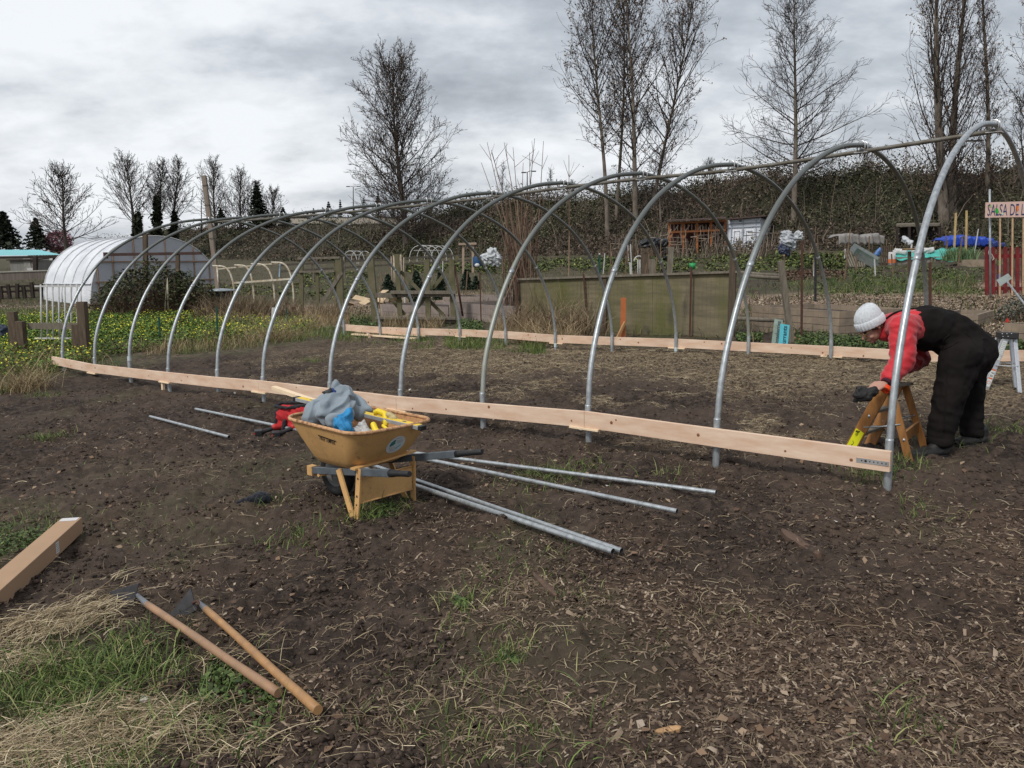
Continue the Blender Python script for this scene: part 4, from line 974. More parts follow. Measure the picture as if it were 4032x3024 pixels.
# knit hat: ribbed lathe round the head axis
ups = (up*.97-fc*.22); ups /= np.linalg.norm(ups); ex = np.cross(ups, sdv); ex /= np.linalg.norm(ex); o_ = hc-ups*.0+fc*.0+up*.012
def knit(rings, n=104):
    vs = []; fs = []
    for t, h, r, dx in rings:
        for j in range(n):
            a = 2*PI*j/n; rib = 1+.055*(abs(math.sin(a*13))-.5)*(1 if t < 1.5 else .8)
            rr2 = r*rib*.9; vs.append(o_+ups*(h*.97+.0016*math.sin(a*52+h*700))+ex*(rr2*1.06*math.cos(a)+dx)+sdv*(rr2*.93*math.sin(a)))
    for i in range(len(rings)-1):
        for j in range(n): fs.append((i*n+j, i*n+(j+1) % n, (i+1)*n+(j+1) % n, (i+1)*n+j))
    fs.append(tuple((len(rings)-1)*n+j for j in range(n)))
    return MB().add(vs, fs, True)
mk = mat('pale grey knit', (.50, .53, .56), rough=.95, var=.16, scale=55, sheen=.3, bump=.002, bscale=190)
hat = knit([(1, .03, .110, 0), (1, .06, .112, 0), (1, .09, .107, .002), (1, .12, .094, .008), (1, .145, .075, .014), (2, .162, .050, .020), (2, .172, .026, .024), (2, .175, .004, .024)]).build('knit_hat', mk, pe)
knit([(1, .026, .110, 0), (1, -.004, .112, 0), (1, -.010, .116, 0), (1, -.004, .121, 0), (1, .025, .122, 0), (1, .052, .120, 0), (1, .057, .113, 0)]).build('hat_cuff', mk, hat)
# jacket
mj = mat('red nylon jacket', (.44, .016, .024), rough=.6, var=.14, scale=5, sheen=.2, bump=.004, bscale=12)
cuffN = wrN+(elN-wrN)*.05
jac = [(wai, .11, che, .148), (che, .15, nb_, .115), (che, .12, shN, .098), (che, .12, shF, .09), (shN, .094, elN, .088), (elN, .086, cuffN+(elN-wrN)*.15, .066), (shF, .09, elF, .08), (elF, .078, wrF+(elF-wrF)*.12, .055),
       (nb_, .1, hd(-.10, -.055, 0), .075), (shN, .09, nb_, .09), (nb_+np.array([0, 0, .02]), .09, hd(-.085, -.07, 0), .07)]
def puff(co, no):
    f = fbm3(co*np.array([1, 1, 1.6]), 7, 3, 5); r = 1-np.abs(2*f-1)*2.4
    q = np.sin((co[:, 2]*.9+co[:, 0]*.35)*2*PI/.052+4*(f-.5))
    return co+no*(r*.010+.0022*q)[:, None]
blob('jacket', jac, mj, pe, voxel=.0075, smooth=16, disp=puff)
MB().tube([cuffN+(elN-wrN)*.16, cuffN+(elN-wrN)*.0, wrN-(elN-wrN)*.09], [.052, .046, .040], 16).build('cuff', mat('maroon rib cuff', (.05, .012, .022), rough=.9, var=.2, scale=40), pe)
MB().tube([wrF+(elF-wrF)*.14, wrF-(elF-wrF)*.05], [.046, .036], 16).build('cuff', mat('maroon rib cuff', (.05, .012, .022)), pe)
bw = wrN-(elN-wrN)*.17
dw = (elN-wrN)/np.linalg.norm(elN-wrN)
for k in range(2):
    ccn = bw+np.array([.012, -.01, -.018])-dw*(.016*k)
    MB().lathe(tuple(ccn), [(.032+.009*math.cos(a*PI/4), .009*math.sin(a*PI/4)) for a in range(9)], 20, axis=tuple(dw)).build('bracelet', mat('orange plastic', (.75, .09, .015), rough=.35, col2=(.6, .03, .01), scale=40), pe)
# overalls
mo = mat('black work canvas', (.0062, .0054, .0056), rough=.9, col2=(.013, .0105, .0095), scale=4, bump=.004, bscale=14, spec=.12)
seat = J(3838, 1385, 6.33)
hemN = J(3700, 1732, 6.09); hemF = J(3828, 1694, 6.37)
ov = [(seat, .158, J(3730, 1312, 6.33), .168), (J(3740, 1316, 6.33), .166, J(3650, 1292, 6.33), .166), (J(3650, 1292, 6.33), .166, J(3622, 1296, 6.33), .158), (seat, .15, hipN+[0, -.02, 0], .14), (seat, .15, hipF+[.02, 0, 0], .14),
      (hipN+[-.01, -.02, -.01], .148, knN+[.025, 0, 0], .1), (knN+[.025, 0, 0], .1, hemN, .083), (hipF+[.01, 0, 0], .14, knF+[.03, 0, 0], .096), (knF+[.03, 0, 0], .096, hemF, .08), (seat+[.01, 0, -.02], .15, J(3825, 1440, 6.3), .13)]
def ofold(co, no):
    f = fbm3(co, 6.5, 3, 15); r = 1-np.abs(2*f-1)*2.3; q = co[:, 2]
    hem = np.exp(-((q-(zgf+.22))/.14)**2)*np.sin(q*2*PI/.07+co[:, 0]*9+9*f)*.002
    return co+no*(r*.02+hem)[:, None]
blob('overalls', ov, mo, pe, voxel=.0085, smooth=22, disp=ofold)
for h_, r_ in ((hemN, .094), (hemF, .088)):
    MB().lathe(tuple(h_+[0, 0, -.045]), [(r_*.8, -.0), (r_*.97, .004), (r_*1.0, .03), (r_*.98, .06), (r_*.9, .066)], 24, axis=(.05, 0, 1)).build('trouser_hem', mo, pe)
# shoulder strap over the back, pocket flap, tool loop
def drape(pts, names, r, nm, mt, sub=5):
    bv = []
    for n_ in names:
        ob = [c for c in pe.children if c.name.split('.')[0] == n_][-1]; off = np.array(pe.location); bv.append(BVHTree.FromPolygons([Vector(v.co)+Vector(off) for v in ob.data.vertices], [tuple(p.vertices) for p in ob.data.polygons]))
    out = []
    for q in catmull([(x, y, 0) for x, y in pts], sub):
        rd = Vector(ray(q[0], q[1])).normalized(); best = None
        for b_ in bv:
            h = b_.ray_cast(Vector(CAM), rd)
            if h[0] and (best is None or h[3] < best[3]): best = h
        if best: out.append(best[0]-rd*r*.4)
    if len(out) > 2: MB().tube(out, r, 8).build(nm, mt, pe)
drape([(3600, 1216), (3560, 1222), (3520, 1234), (3488, 1256)], ['jacket', 'overalls'], .009, 'shoulder_strap', mo)
drape([(3672, 1392), (3710, 1378), (3745, 1362), (3772, 1345)], ['overalls'], .006, 'pocket_edge', mo); drape([(3712, 1372), (3716, 1340), (3738, 1318)], ['overalls'], .005, 'pocket_edge', mo); drape([(3735, 1420), (3728, 1500), (3722, 1600), (3716, 1700)], ['overalls'], .0035, 'side_seam', mo); drape([(3800, 1310), (3830, 1340), (3852, 1390), (3846, 1440)], ['overalls'], .003, 'side_seam', mo)
# boots
mbt = mat('black rubber clog', (.016, .015, .015), rough=.6, var=.3, scale=14, bump=.001)
for heel, toe, zg in ((J(3712, 1790, 6.08), J(3598, 1792, 6.0), zgn), (J(3862, 1752, 6.36), J(3765, 1755, 6.31), zgf)):
    heel = np.array([heel[0], heel[1], zg+.055]); toe = np.array([toe[0], toe[1], zg+.04]); d_ = (toe-heel); side_ = np.array([-d_[1], d_[0], 0]); side_ /= np.linalg.norm(side_)
    top = heel+[0.0, 0, .075]
    b_o = blob('boot', [(heel, .045, toe, .032), (heel+side_*.012, .042, toe+side_*.02-d_*.12, .034), (heel-side_*.012, .042, toe-side_*.018-d_*.15, .034), (heel+[0, 0, .02], .046, top, .047), (top+d_*.1, .044, heel+d_*.45, .045)], mbt, pe, voxel=.006, smooth=4, fold=.002, fscale=30)
    n = 20; c = (heel+toe)/2; L_ = np.linalg.norm(d_)/2+.045; dn = d_/np.linalg.norm(d_); m = MB()
    ringp = [c+dn*(L_*math.cos(2*PI*k/n))+side_*((.056-.008*math.cos(2*PI*k/n))*math.sin(2*PI*k/n)) for k in range(n)]
    m.prism([(q[0], q[1], zg-.004) for q in ringp], (0, 0, .03)); m.build('sole', MT['black'], b_o, bevel=.004)
# black glove held in the near hand
gp = J(3412, 1543, 5.86)
gl_ = blob('leather_glove', [(J(3440, 1540, 5.85), .035, J(3390, 1563, 5.86), .038), (J(3395, 1545, 5.9), .018, J(3365, 1580, 5.92), .014), (J(3400, 1560, 5.86), .02, J(3372, 1578, 5.86), .016), (J(3395, 1560, 5.83), .02, J(3372, 1560, 5.83), .015), (J(3420, 1565, 5.84), .03, J(3385, 1572, 5.84), .02), (J(3402, 1532, 5.9), .02, J(3377, 1527, 5.93), .014), (J(3375, 1540, 5.9), .015, J(3362, 1560, 5.9), .012)], mat('black leather', (.014, .013, .013), rough=.65, var=.3, scale=20), voxel=.0065, smooth=3, fold=.006, fscale=22)
tag(gl_, 'black leather work glove held in the hand of the bending person', 'glove')
MB().tube([J(3424, 1516, 5.84), J(3392, 1540, 5.86), J(3378, 1556, 5.87)], [.006, .005, .003], 6).build('tan_seam', mat('tan leather', (.3, .14, .08), rough=.7), gl_) if 0 else None

# ------------------------------------------------------------------ wooden stepladder
mw = mat('varnished fir', (.36, .17, .055), rough=.5, col2=(.22, .095, .03), scale=5, stretch=(5, 5, 1)); mg = MT['grey_wood']
wl = thing('wooden_stepladder', 'small orange wooden two step ladder with a yellow caution label, under the bending person', 'stepladder', tuple(G(3500, 1790)))
def rail(a, b, wd, th, nm, up_=(0, 1, 0), mtl=None): return MB().bar(a, b, th, wd, up=up_).build(nm, mtl or mw, wl, bevel=.003)
tN1 = J(3488, 1520, 6.0); tN2 = J(3505, 1520, 6.02); tF1 = J(3535, 1515, 6.4); tF2 = J(3562, 1512, 6.42)
def foot(px, py):
    q = G(px, py); return np.array([q[0], q[1], q[2]])
fN1 = foot(3335, 1792); fN2 = foot(3584, 1832); fF1 = foot(3424, 1756); fF2 = foot(3640, 1764)
ux_ = tuple((fN2-fN1)/np.linalg.norm(fN2-fN1))
rail(fN1, tN1, .088, .022, 'front_rail', ux_); rail(fF1, tF1, .088, .022, 'front_rail', ux_); rail(fN2, tN2, .055, .02, 'rear_rail', ux_); rail(fF2, tF2, .055, .02, 'rear_rail', ux_)
tc_ = (tN1+tN2)/2; tf_ = (tF1+tF2)/2; MB().bar(tc_+[0, 0, .01], tf_+[0, 0, .01], .17, .022, up=(0, 0, 1), ext=.03).build('top_step', mg, wl, bevel=.004)
for t in (.36, .68):
    a = tN1+(fN1-tN1)*t; b = tF1+(fF1-tF1)*t; MB().bar(a, b, .085, .02, up=(0, 0, 1)).build('tread', mg, wl, bevel=.003)
a = tN2+(fN2-tN2)*.66; b = tF2+(fF2-tF2)*.66; MB().bar(a, b, .02, .085, up=(0, 0, 1)).build('rear_brace', mw, wl, bevel=.003)
for (a0, a1, b0_, b1_) in ((tN1, fN1, tN2, fN2), (tF1, fF1, tF2, fF2)):
    a = a0+(a1-a0)*.58; b = b0_+(b1_-b0_)*.48; mm = (a+b)/2+np.array([0, 0, -.005]); o = np.array([0, -.016, 0]); MB().tube([a+o, mm+o, b+o], .0055, 6).build('spreader', MT['galv'], wl)
for (a0, a1, t) in ((tN1, fN1, .42), (tN2, fN2, .68)):
    MB().lathe(tuple(a0+(a1-a0)*t+np.array([0, -.012, 0])), [(.0001, .006), (.006, .006), (.0075, .002), (.015, .001), (.015, 0)], 14, axis=(0, -1, 0)).build('bolt_washer', MT['galv'], wl)
a = tN1+(fN1-tN1)*.63; b = tN1+(fN1-tN1)*.94; dn_ = (b-a)/np.linalg.norm(b-a); nr_l = np.cross(dn_, ux_); nr_l /= np.linalg.norm(nr_l); nr_l = nr_l if nr_l[1] < 0 else -nr_l; sl = MB().bar(a+nr_l*.0125, b+nr_l*.0125, .002, .07, up=ux_).build('caution_label', mat('yellow label', (.68, .68, .02), rough=.5, var=.06), wl)
dn_ = (b-a)/np.linalg.norm(b-a); xx = np.cross(dn_, [0, -1, 0]); xx /= np.linalg.norm(xx)
if xx[0] < 0: xx = -xx
fr_ = nr_l*.0148
MB().bar(a+dn_*.012+fr_-xx*.028, a+dn_*.012+fr_+xx*.028, .0015, .018, up=tuple(dn_)).build('label_header', MT['ink'], sl)
lettering('label_lettering', 'CAUTION', a+dn_*.018-xx*.024+fr_+[0, -.0012, 0], tuple(xx), tuple(-dn_), .011, mat('yellow label', (.68, .68, .02)), sl, width=.048)
for k in range(3):
    lettering('label_lettering', ('Set ladder fully', 'open on level', 'ground only')[k], a+dn_*(.034+k*.011)-xx*.022+fr_, tuple(xx), tuple(-dn_), .006, MT['ink'], sl, width=.044) if 0 else MB().bar(a+dn_*(.030+k*.008)+fr_-xx*.022, a+dn_*(.030+k*.008)+fr_+xx*.020, .0008, .003, up=tuple(dn_)).build('label_line', MT['ink'], sl)
m = MB(); q = a+dn_*.10+fr_; m.tube([q-xx*.012, q+xx*.004+dn_*.02, q-xx*.006+dn_*.04], .0022, 5); m.build('label_pictogram', MT['ink'], sl)

# ------------------------------------------------------------------ aluminium stepladder
al = thing('aluminium_stepladder', 'silver aluminium stepladder with black top cap standing by the far baseboard', 'stepladder', tuple(G(3930, 1535)))
ma = mat('satin aluminium', (.48, .50, .53), rough=.42, metal=.5, var=.1, scale=30)
q1, q2, q3, q4 = G(3880, 1536), G(4017, 1546), G(3845, 1514), G(4003, 1526)
yN, yFq = q1[1], q3[1]
tN = J(3962, 1330, yN+.05); tNr = J(3998, 1332, yN+.05); tF = J(3938, 1328, yFq-.05); tFr = J(3982, 1328, yFq-.05)
def channel(a, b, wd, th, nm, ux):
    o = MB().bar(a, b, th, wd, up=ux).build(nm, ma, al, bevel=.001)
    d = np.array(b)-np.array(a); d /= np.linalg.norm(d); sx = np.array(ux)-d*np.dot(ux, d); sx /= np.linalg.norm(sx)
    for s in (-1, 1): MB().bar(np.array(a)+sx*s*(wd/2-.0015)+[0, .012, 0], np.array(b)+sx*s*(wd/2-.0015)+[0, .012, 0], .022, .003, up=tuple(sx)).build('flange', ma, o)
    return o
fr1 = channel(q1, tN, .068, .003, 'front_rail', (1, 0, 0)); channel(q3, tF, .068, .003, 'front_rail', (1, 0, 0)); channel(q2, tNr, .04, .003, 'rear_rail', (1, 0, 0)); channel(q4, tFr, .04, .003, 'rear_rail', (1, 0, 0))
cN = J(3972, 1325, yN+.02); cF = J(3958, 1322, yFq-.02); cc = (cN+cF)/2
capo = MB().bar(cN+[.0, 0, .01], cF+[0, 0, .01], .19, .07, up=(0, 0, 1)).build('top_cap', MT['black'], al, bevel=.008)
for k in range(7):
    qx, qz = (-.08+.05*(k % 4), .022) if k < 4 else (-.07+.055*(k-4), -.008)
    MB().ball(tuple(cN+np.array([qx, -.012, qz+.01])), .0055, 6).build('rivet', MT['white_paint'], capo)
for t in (.34, .68):
    a = tN+(q1-tN)*t; b = tF+(q3-tF)*t; MB().bar(a, b, .075, .03, up=(0, 0, 1)).build('tread', ma, al, bevel=.002)
for (a0, a1, b0_, b1_) in ((tN, q1, tNr, q2), (tF, q3, tFr, q4)):
    a = a0+(a1-a0)*.52; b = b0_+(b1_-b0_)*.52; MB().tube([a+[0, -.01, 0], (a+b)/2+[0, -.01, -.004], b+[0, -.01, 0]], .006, 6).build('spreader', ma, al)
a = tNr+(q2-tNr)*.62; b = tFr+(q4-tFr)*.62; MB().bar(a, b, .004, .03).build('rear_brace', ma, al)
def lbl(t0, t1, wd, mt, nm, par, y=-.003, dx=0):
    a = tN+(q1-tN)*t0; b = tN+(q1-tN)*t1; return MB().bar(a+[dx, y, 0], b+[dx, y, 0], .0012, wd, up=(1, 0, 0)).build(nm, mt, par)
mlw = mat('label white', (.6, .62, .6), rough=.5, var=.08, scale=30)
l1 = lbl(.06, .42, .045, mlw, 'rail_label', fr1); l2 = lbl(.60, .93, .05, mlw, 'warning_label', fr1)
for t in (.60, .76): lbl(t, t+.025, .046, mat('orange ink', (.6, .12, .04), rough=.5), 'orange_band', l2, y=-.0045)
for k in range(10): lbl(.09+k*.032, .097+k*.032, .034, mat('grey green ink', (.3, .36, .33), rough=.6), 'print_line', l1, y=-.0045)
for k in range(3): lbl(.71+k*.013, .715+k*.013, .034, MT['ink'], 'print_line', l2, y=-.0045)
MB().tube([tN+(q1-tN)*.655+[-.014, -.005, .0], tN+(q1-tN)*.675+[.0, -.005, 0], tN+(q1-tN)*.69+[.012, -.005, .012]], .004, 5).build('pictogram', MT['ink'], l2)
MB().lathe(tuple(tN+(q1-tN)*.85+[0, -.0045, 0]), [(.015, .0012), (.019, .0012), (.019, 0), (.015, 0)], 16, axis=(0, -1, 0)).build('pictogram', mat('orange ink', (.6, .12, .04)), l2)
# ------------------------------------------------------------------ loose cover: litter, chips, grass, clods
def inside(poly, x, y):
    r = np.zeros(np.shape(x), bool); n = len(poly)
    for i in range(n):
        x1, y1 = poly[i][:2]; x2, y2 = poly[(i+1) % n][:2]
        c = ((y1 > y) != (y2 > y)) & (x < (x2-x1)*(y-y1)/(y2-y1+1e-12)+x1); r ^= c
    return r
def poly_g(px): return [G(*q)[:2] for q in px]
def sample_poly(poly, n, rng=RNG):
    P = np.array(poly); lo = P.min(0); hi = P.max(0); out = np.zeros((0, 2))
    while len(out) < n:
        q = rng.uniform(lo, hi, (n*3, 2)); out = np.vstack([out, q[inside(poly, q[:, 0], q[:, 1])]])
    return out[:n]
def polar(n, r0, r1, a=.72, rng=RNG, power=0.0):
    r = np.exp(rng.uniform(math.log(r0), math.log(r1), n)); t = rng.uniform(-a, a, n)
    return np.stack([r*np.sin(t), r*np.cos(t)], 1)
def ribbons(P, ang, Ln, wd, arch, tilt=0.0, seg=3, bend=0.0, rng=RNG, upright=None, lean=None):
    """P (n,3) roots; flat ribbons lying along ang, or standing blades when upright"""
    n = len(P); k = seg+1; s = np.linspace(0, 1, k)[None]
    a = ang[:, None]+bend*rng.normal(0, 1, (n, 1))*(s-.5)
    ca, sa = np.cos(a), np.sin(a)
    if upright is None:
        step = Ln[:, None]/seg
        x = np.cumsum(np.concatenate([np.zeros((n, 1)), ca[:, 1:]*step], 1), 1); y = np.cumsum(np.concatenate([np.zeros((n, 1)), sa[:, 1:]*step], 1), 1)
        x -= x.mean(1, keepdims=True); y -= y.mean(1, keepdims=True)
        z = arch[:, None]*np.sin(s*PI)+tilt*rng.normal(0, 1, (n, 1))*(s-.5)*Ln[:, None]
        wdir = np.stack([-sa, ca, sa*0+rng.normal(0, .4, (n, 1))], -1)
    else:
        le = lean[:, None]*s**1.6; x = ca*le*Ln[:, None]; y = sa*le*Ln[:, None]; z = Ln[:, None]*s*np.sqrt(np.clip(1-(lean[:, None]*.5)**2, .1, 1))-Ln[:, None]*.35*lean[:, None]*s**3
        t = rng.uniform(0, PI, (n, 1)); wdir = np.stack([np.cos(t)+s*0, np.sin(t)+s*0, t*0+s*0], -1)
    Q = np.stack([x, y, z], -1)+P[:, None, :]
    wv = wdir*(wd[:, None]*(1-.75*s**2 if upright is not None else 1-.2*s))[..., None]/2
    V = np.stack([Q-wv, Q+wv], 2).reshape(-1, 3); o = (np.arange(n)*k*2)[:, None]; j = np.arange(seg)[None]*2
    F = np.stack([o+j, o+j+1, o+j+3, o+j+2], -1).reshape(-1, 4)
    return V, F
def leaves(P, size, up=.5, rng=RNG, asp=1.5):
    """small bent leaf faces with random attitude"""
    n = len(P); nn = rng.normal(0, 1, (n, 3)); nn[:, 2] = np.abs(nn[:, 2])+up*2; nn /= np.linalg.norm(nn, axis=1)[:, None]
    t = rng.normal(0, 1, (n, 3)); t -= nn*(t*nn).sum(1)[:, None]; t /= np.linalg.norm(t, axis=1)[:, None]; b = np.cross(nn, t)
    s = size[:, None]/2; V = np.stack([P-t*s*asp, P-b*s*.8+nn*s*.25, P+t*s*asp, P+b*s*.8+nn*s*.25], 1).reshape(-1, 3); F = np.arange(n*4).reshape(-1, 4)
    return V, F
def flakes(P, Ln, wd, th, rng=RNG):
    """chips: thin irregular wedges (closed 6 vertex)"""
    n = len(P); a = rng.uniform(0, 2*PI, n); tl = rng.normal(0, .35, (n, 2))
    d = np.stack([np.cos(a), np.sin(a), tl[:, 0]], 1); s = np.stack([-np.sin(a), np.cos(a), tl[:, 1]], 1); u = np.array([[0, 0, 1.0]])
    L2 = Ln[:, None]/2; W2 = wd[:, None]/2; j = rng.uniform(.5, 1, (n, 4, 1))
    V = np.stack([P-d*L2-s*W2*j[:, 0], P-d*L2*j[:, 1]+s*W2*.7, P+d*L2+s*W2*j[:, 2]*.6, P+d*L2*j[:, 3]-s*W2, P-d*L2*.3+u*th[:, None], P+d*L2*.4+u*th[:, None]], 1).reshape(-1, 3)
    base = np.array([[0, 4, 1, 1], [1, 4, 5, 2], [2, 5, 3, 3], [3, 5, 4, 0]]); F = []
    o = (np.arange(n)*6)[:, None, None]; tri = np.array([[0, 4, 1], [1, 4, 5], [1, 5, 2], [2, 5, 3], [3, 5, 4], [3, 4, 0]]); F = (o+tri[None]).reshape(-1, 3)
    return V, F
def clods(P, r, rng=RNG):
    n = len(P); dirs = np.array([[1, 0, 0], [-1, 0, 0], [0, 1, 0], [0, -1, 0], [0, 0, 1], [0, 0, -.6]], float)
    a = rng.uniform(0, PI, n); c, s = np.cos(a), np.sin(a); D_ = dirs[None]*rng.uniform(.6, 1.25, (n, 6, 1))
    x = D_[..., 0]*c[:, None]-D_[..., 1]*s[:, None]; y = D_[..., 0]*s[:, None]+D_[..., 1]*c[:, None]; D_ = np.stack([x, y, D_[..., 2]*.7], -1)
    V = (P[:, None]+D_*r[:, None, None]).reshape(-1, 3); tri = np.array([[0, 2, 4], [2, 1, 4], [1, 3, 4], [3, 0, 4], [2, 0, 5], [1, 2, 5], [3, 1, 5], [0, 3, 5]])
    return V, ((np.arange(n)*6)[:, None, None]+tri[None]).reshape(-1, 3)
def onz(xy, lift=0.0):
    return np.column_stack([xy, gsurf(xy[:, 0], xy[:, 1])+lift])
ST = [(0, (.10, .07, .04)), (.35, (.24, .18, .105)), (.7, (.4, .32, .2)), (1, (.6, .51, .35))]
m_straw = leafmat('dry straw', ST, .8)
m_root = leafmat('dull dry roots', [(0, (.085, .06, .04)), (.5, (.18, .135, .085)), (1, (.36, .285, .18))], .85)
m_chip = leafmat('bark chips', [(0, (.032, .020, .014)), (.45, (.085, .059, .042)), (.82, (.155, .11, .077)), (.96, (.25, .19, .135)), (1, (.38, .31, .24))], .85)
m_pale = leafmat('pale wood chips', [(0, (.08, .055, .04)), (.5, (.22, .16, .115)), (.9, (.36, .28, .205)), (1, (.5, .42, .33))], .85)
m_clod = leafmat('soil crumbs', [(0, (.024, .016, .0125)), (.6, (.052, .036, .028)), (1, (.085, .06, .046))], .95)
m_grass = leafmat('grass blades', [(0, (.035, .055, .014)), (.5, (.085, .135, .03)), (.8, (.15, .21, .055)), (1, (.34, .31, .14))], .6)
m_weed = leafmat('weed leaves', [(0, (.025, .04, .013)), (.6, (.065, .10, .028)), (1, (.13, .18, .055))], .6)
m_dry = leafmat('dry standing grass', [(0, (.12, .08, .04)), (.5, (.27, .2, .11)), (1, (.45, .36, .22))], .8)

# straw and roots
q = polar(150000, 2.1, 22); z = zones(q[:, 0], q[:, 1]); u_, v_ = frame(q[:, 0], q[:, 1])
cl = smooth(.45, .75, fbm(q[:, 0]*2.6, q[:, 1]*2.6, 3, 71))
pr = np.clip(z[1]*.7+.07+.32*cl*(v_ < 0.5)*.5-z[0]*.02, 0, 1)*(1-smooth(6.6, 7.5, v_))*(u_ < 14.5)
k = RNG.uniform(0, 1, len(q)) < pr; q = q[k]; inn = z[1][k] > .35
n = len(q); V, F = ribbons(onz(q, .004), RNG.uniform(0, 2*PI, n)*.5+RNG.normal(0, .6, n), RNG.gamma(3, .02, n)+.015, RNG.uniform(.0014, .0034, n), RNG.uniform(0, .014, n), bend=1.1, tilt=.12)
tag(np_mesh('straw_litter', V, F, m_root), kind='stuff', label='short dry roots and straw scattered over the dark tilled soil')
q = polar(42000, 2.1, 20); z = zones(q[:, 0], q[:, 1]); u_, v_ = frame(q[:, 0], q[:, 1])
pr = np.clip(z[1]*.7+.035+z[0]*.02, 0, 1)*(1-smooth(6.6, 7.5, v_))*(u_ < 14.5); q = q[RNG.uniform(0, 1, len(q)) < pr]
uu = RNG.uniform(0, 11, 130000); vv = RNG.uniform(.6, 6.6, 130000); qi = LN[None]+DR[None]*uu[:, None]+NR[None]*vv[:, None]; zi = zones(qi[:, 0], qi[:, 1])[1]; cl = smooth(.35, .6, fbm(qi[:, 0]*1.8, qi[:, 1]*1.8, 3, 73)); q = np.vstack([q, qi[RNG.uniform(0, 1, 130000) < np.clip(zi*(.2+1.1*cl), 0, 1)]]); n = len(q)
V, F = ribbons(onz(q, .006), RNG.uniform(0, 2*PI, n), RNG.gamma(2.2, .032, n)+.015, RNG.uniform(.0012, .003, n), RNG.uniform(0, .012, n), bend=.6, tilt=.1)
V2, F2 = [V], [F]; o = len(V)
# long straw heaps of the grassy corner
for (px, py, sp, nn, ang, an_s, ll) in ((230, 2470, .24, 1500, .9, .5, .16), (400, 2400, .16, 220, 1.0, .4, .17), (70, 2620, .2, 380, .35, .7, .15), (330, 2900, .38, 2300, .45, .6, .17), (120, 2980, .3, 1000, .3, .6, .18), (560, 2860, .2, 200, .4, .6, .15), (820, 2960, .25, 140, .5, .8, .14), (800, 2600, .3, 40, .7, .7, .2), (1050, 2780, .4, 30, .8, .8, .15), (130, 2220, .2, 40, .8, .6, .14), (470, 2300, .06, 26, 1.2, .25, .22)):
    c = G(px, py); xy = c[None, :2]+RNG.normal(0, sp*.5, (nn, 2))*[1.1, .55]
    lift = np.abs(RNG.normal(.008, .014, nn)); P = onz(xy); P[:, 2] += lift
    a, b = ribbons(P, RNG.normal(ang, an_s*1.5, nn), RNG.gamma(2.2, ll*.62/2.2, nn)+.025, RNG.uniform(.0012, .0032, nn), RNG.uniform(0, .02, nn), bend=.35, tilt=.12)
    V2.append(a); F2.append(b+o); o += len(a)
tag(np_mesh('dry_straw', np.vstack(V2), np.vstack(F2), m_straw), kind='stuff', label='pale dry straw strewn in the hoop house and heaped at the lower left')
# chips
q = polar(230000, 2.0, 13); z = zones(q[:, 0], q[:, 1]); u_, v_ = frame(q[:, 0], q[:, 1])
pr = np.clip(z[0]*.85+.03, 0, 1)*(1-smooth(-.3, 1.2, v_)); q = q[RNG.uniform(0, 1, len(q)) < pr]; n = len(q)
Lc = RNG.gamma(2.0, .0085, n)+.005; Wc = RNG.gamma(2.4, .0026, n)+.0025; bigc = RNG.uniform(0, 1, n) < .012; Lc = np.where(bigc, RNG.uniform(.04, .10, n), Lc); Wc = np.where(bigc, RNG.uniform(.008, .026, n), Wc)
V, F = flakes(onz(q, .003), Lc, Wc, RNG.uniform(.002, .007, n)*np.where(bigc, 1.6, 1))
tag(np_mesh('bark_mulch', V, F, m_chip), kind='stuff', label='brown bark chips covering the right foreground')
V2, F2 = [], []; o = 0
for reg, nn in (([(2950, 1235), (3300, 1240), (3900, 1260), (4100, 1230), (4100, 1175), (3300, 1165), (2950, 1180)], 34000), ([(1100, 1300), (1450, 1290), (1480, 1200), (1180, 1210)], 9000), ([(0, 1215), (330, 1220), (370, 1195), (0, 1200)], 2500), ([(3700, 1400), (4032, 1400), (4032, 1270), (3720, 1270)], 8000)):
    xy = sample_poly(poly_g(reg), nn); P = np.column_stack([xy, gsurf(xy[:, 0], xy[:, 1])+.01]); a, b = flakes(P, RNG.gamma(2.4, .022, nn)+.012, RNG.gamma(3, .0075, nn)+.006, RNG.uniform(.003, .012, nn)); V2.append(a); F2.append(b+o); o += len(a)
tag(np_mesh('pale_chip_path', np.vstack(V2), np.vstack(F2), m_pale), kind='stuff', label='pale wood chips on the garden paths beyond the hoop house')
# soil crumbs
q = polar(95000, 2.0, 16); z = zones(q[:, 0], q[:, 1]); cl = smooth(.38, .68, fbm(q[:, 0]*3, q[:, 1]*3, 3, 77)); q = q[RNG.uniform(0, 1, len(q)) < np.clip(.2+.8*cl-.5*z[2]-.4*z[0], 0, 1)]; n = len(q)
V, F = clods(onz(q, .001), np.minimum(RNG.gamma(1.5, .0052, n), .02)+.003); tag(np_mesh('soil_crumbs', V, F, m_clod), kind='stuff', label='loose dark crumbs and clods of tilled soil')
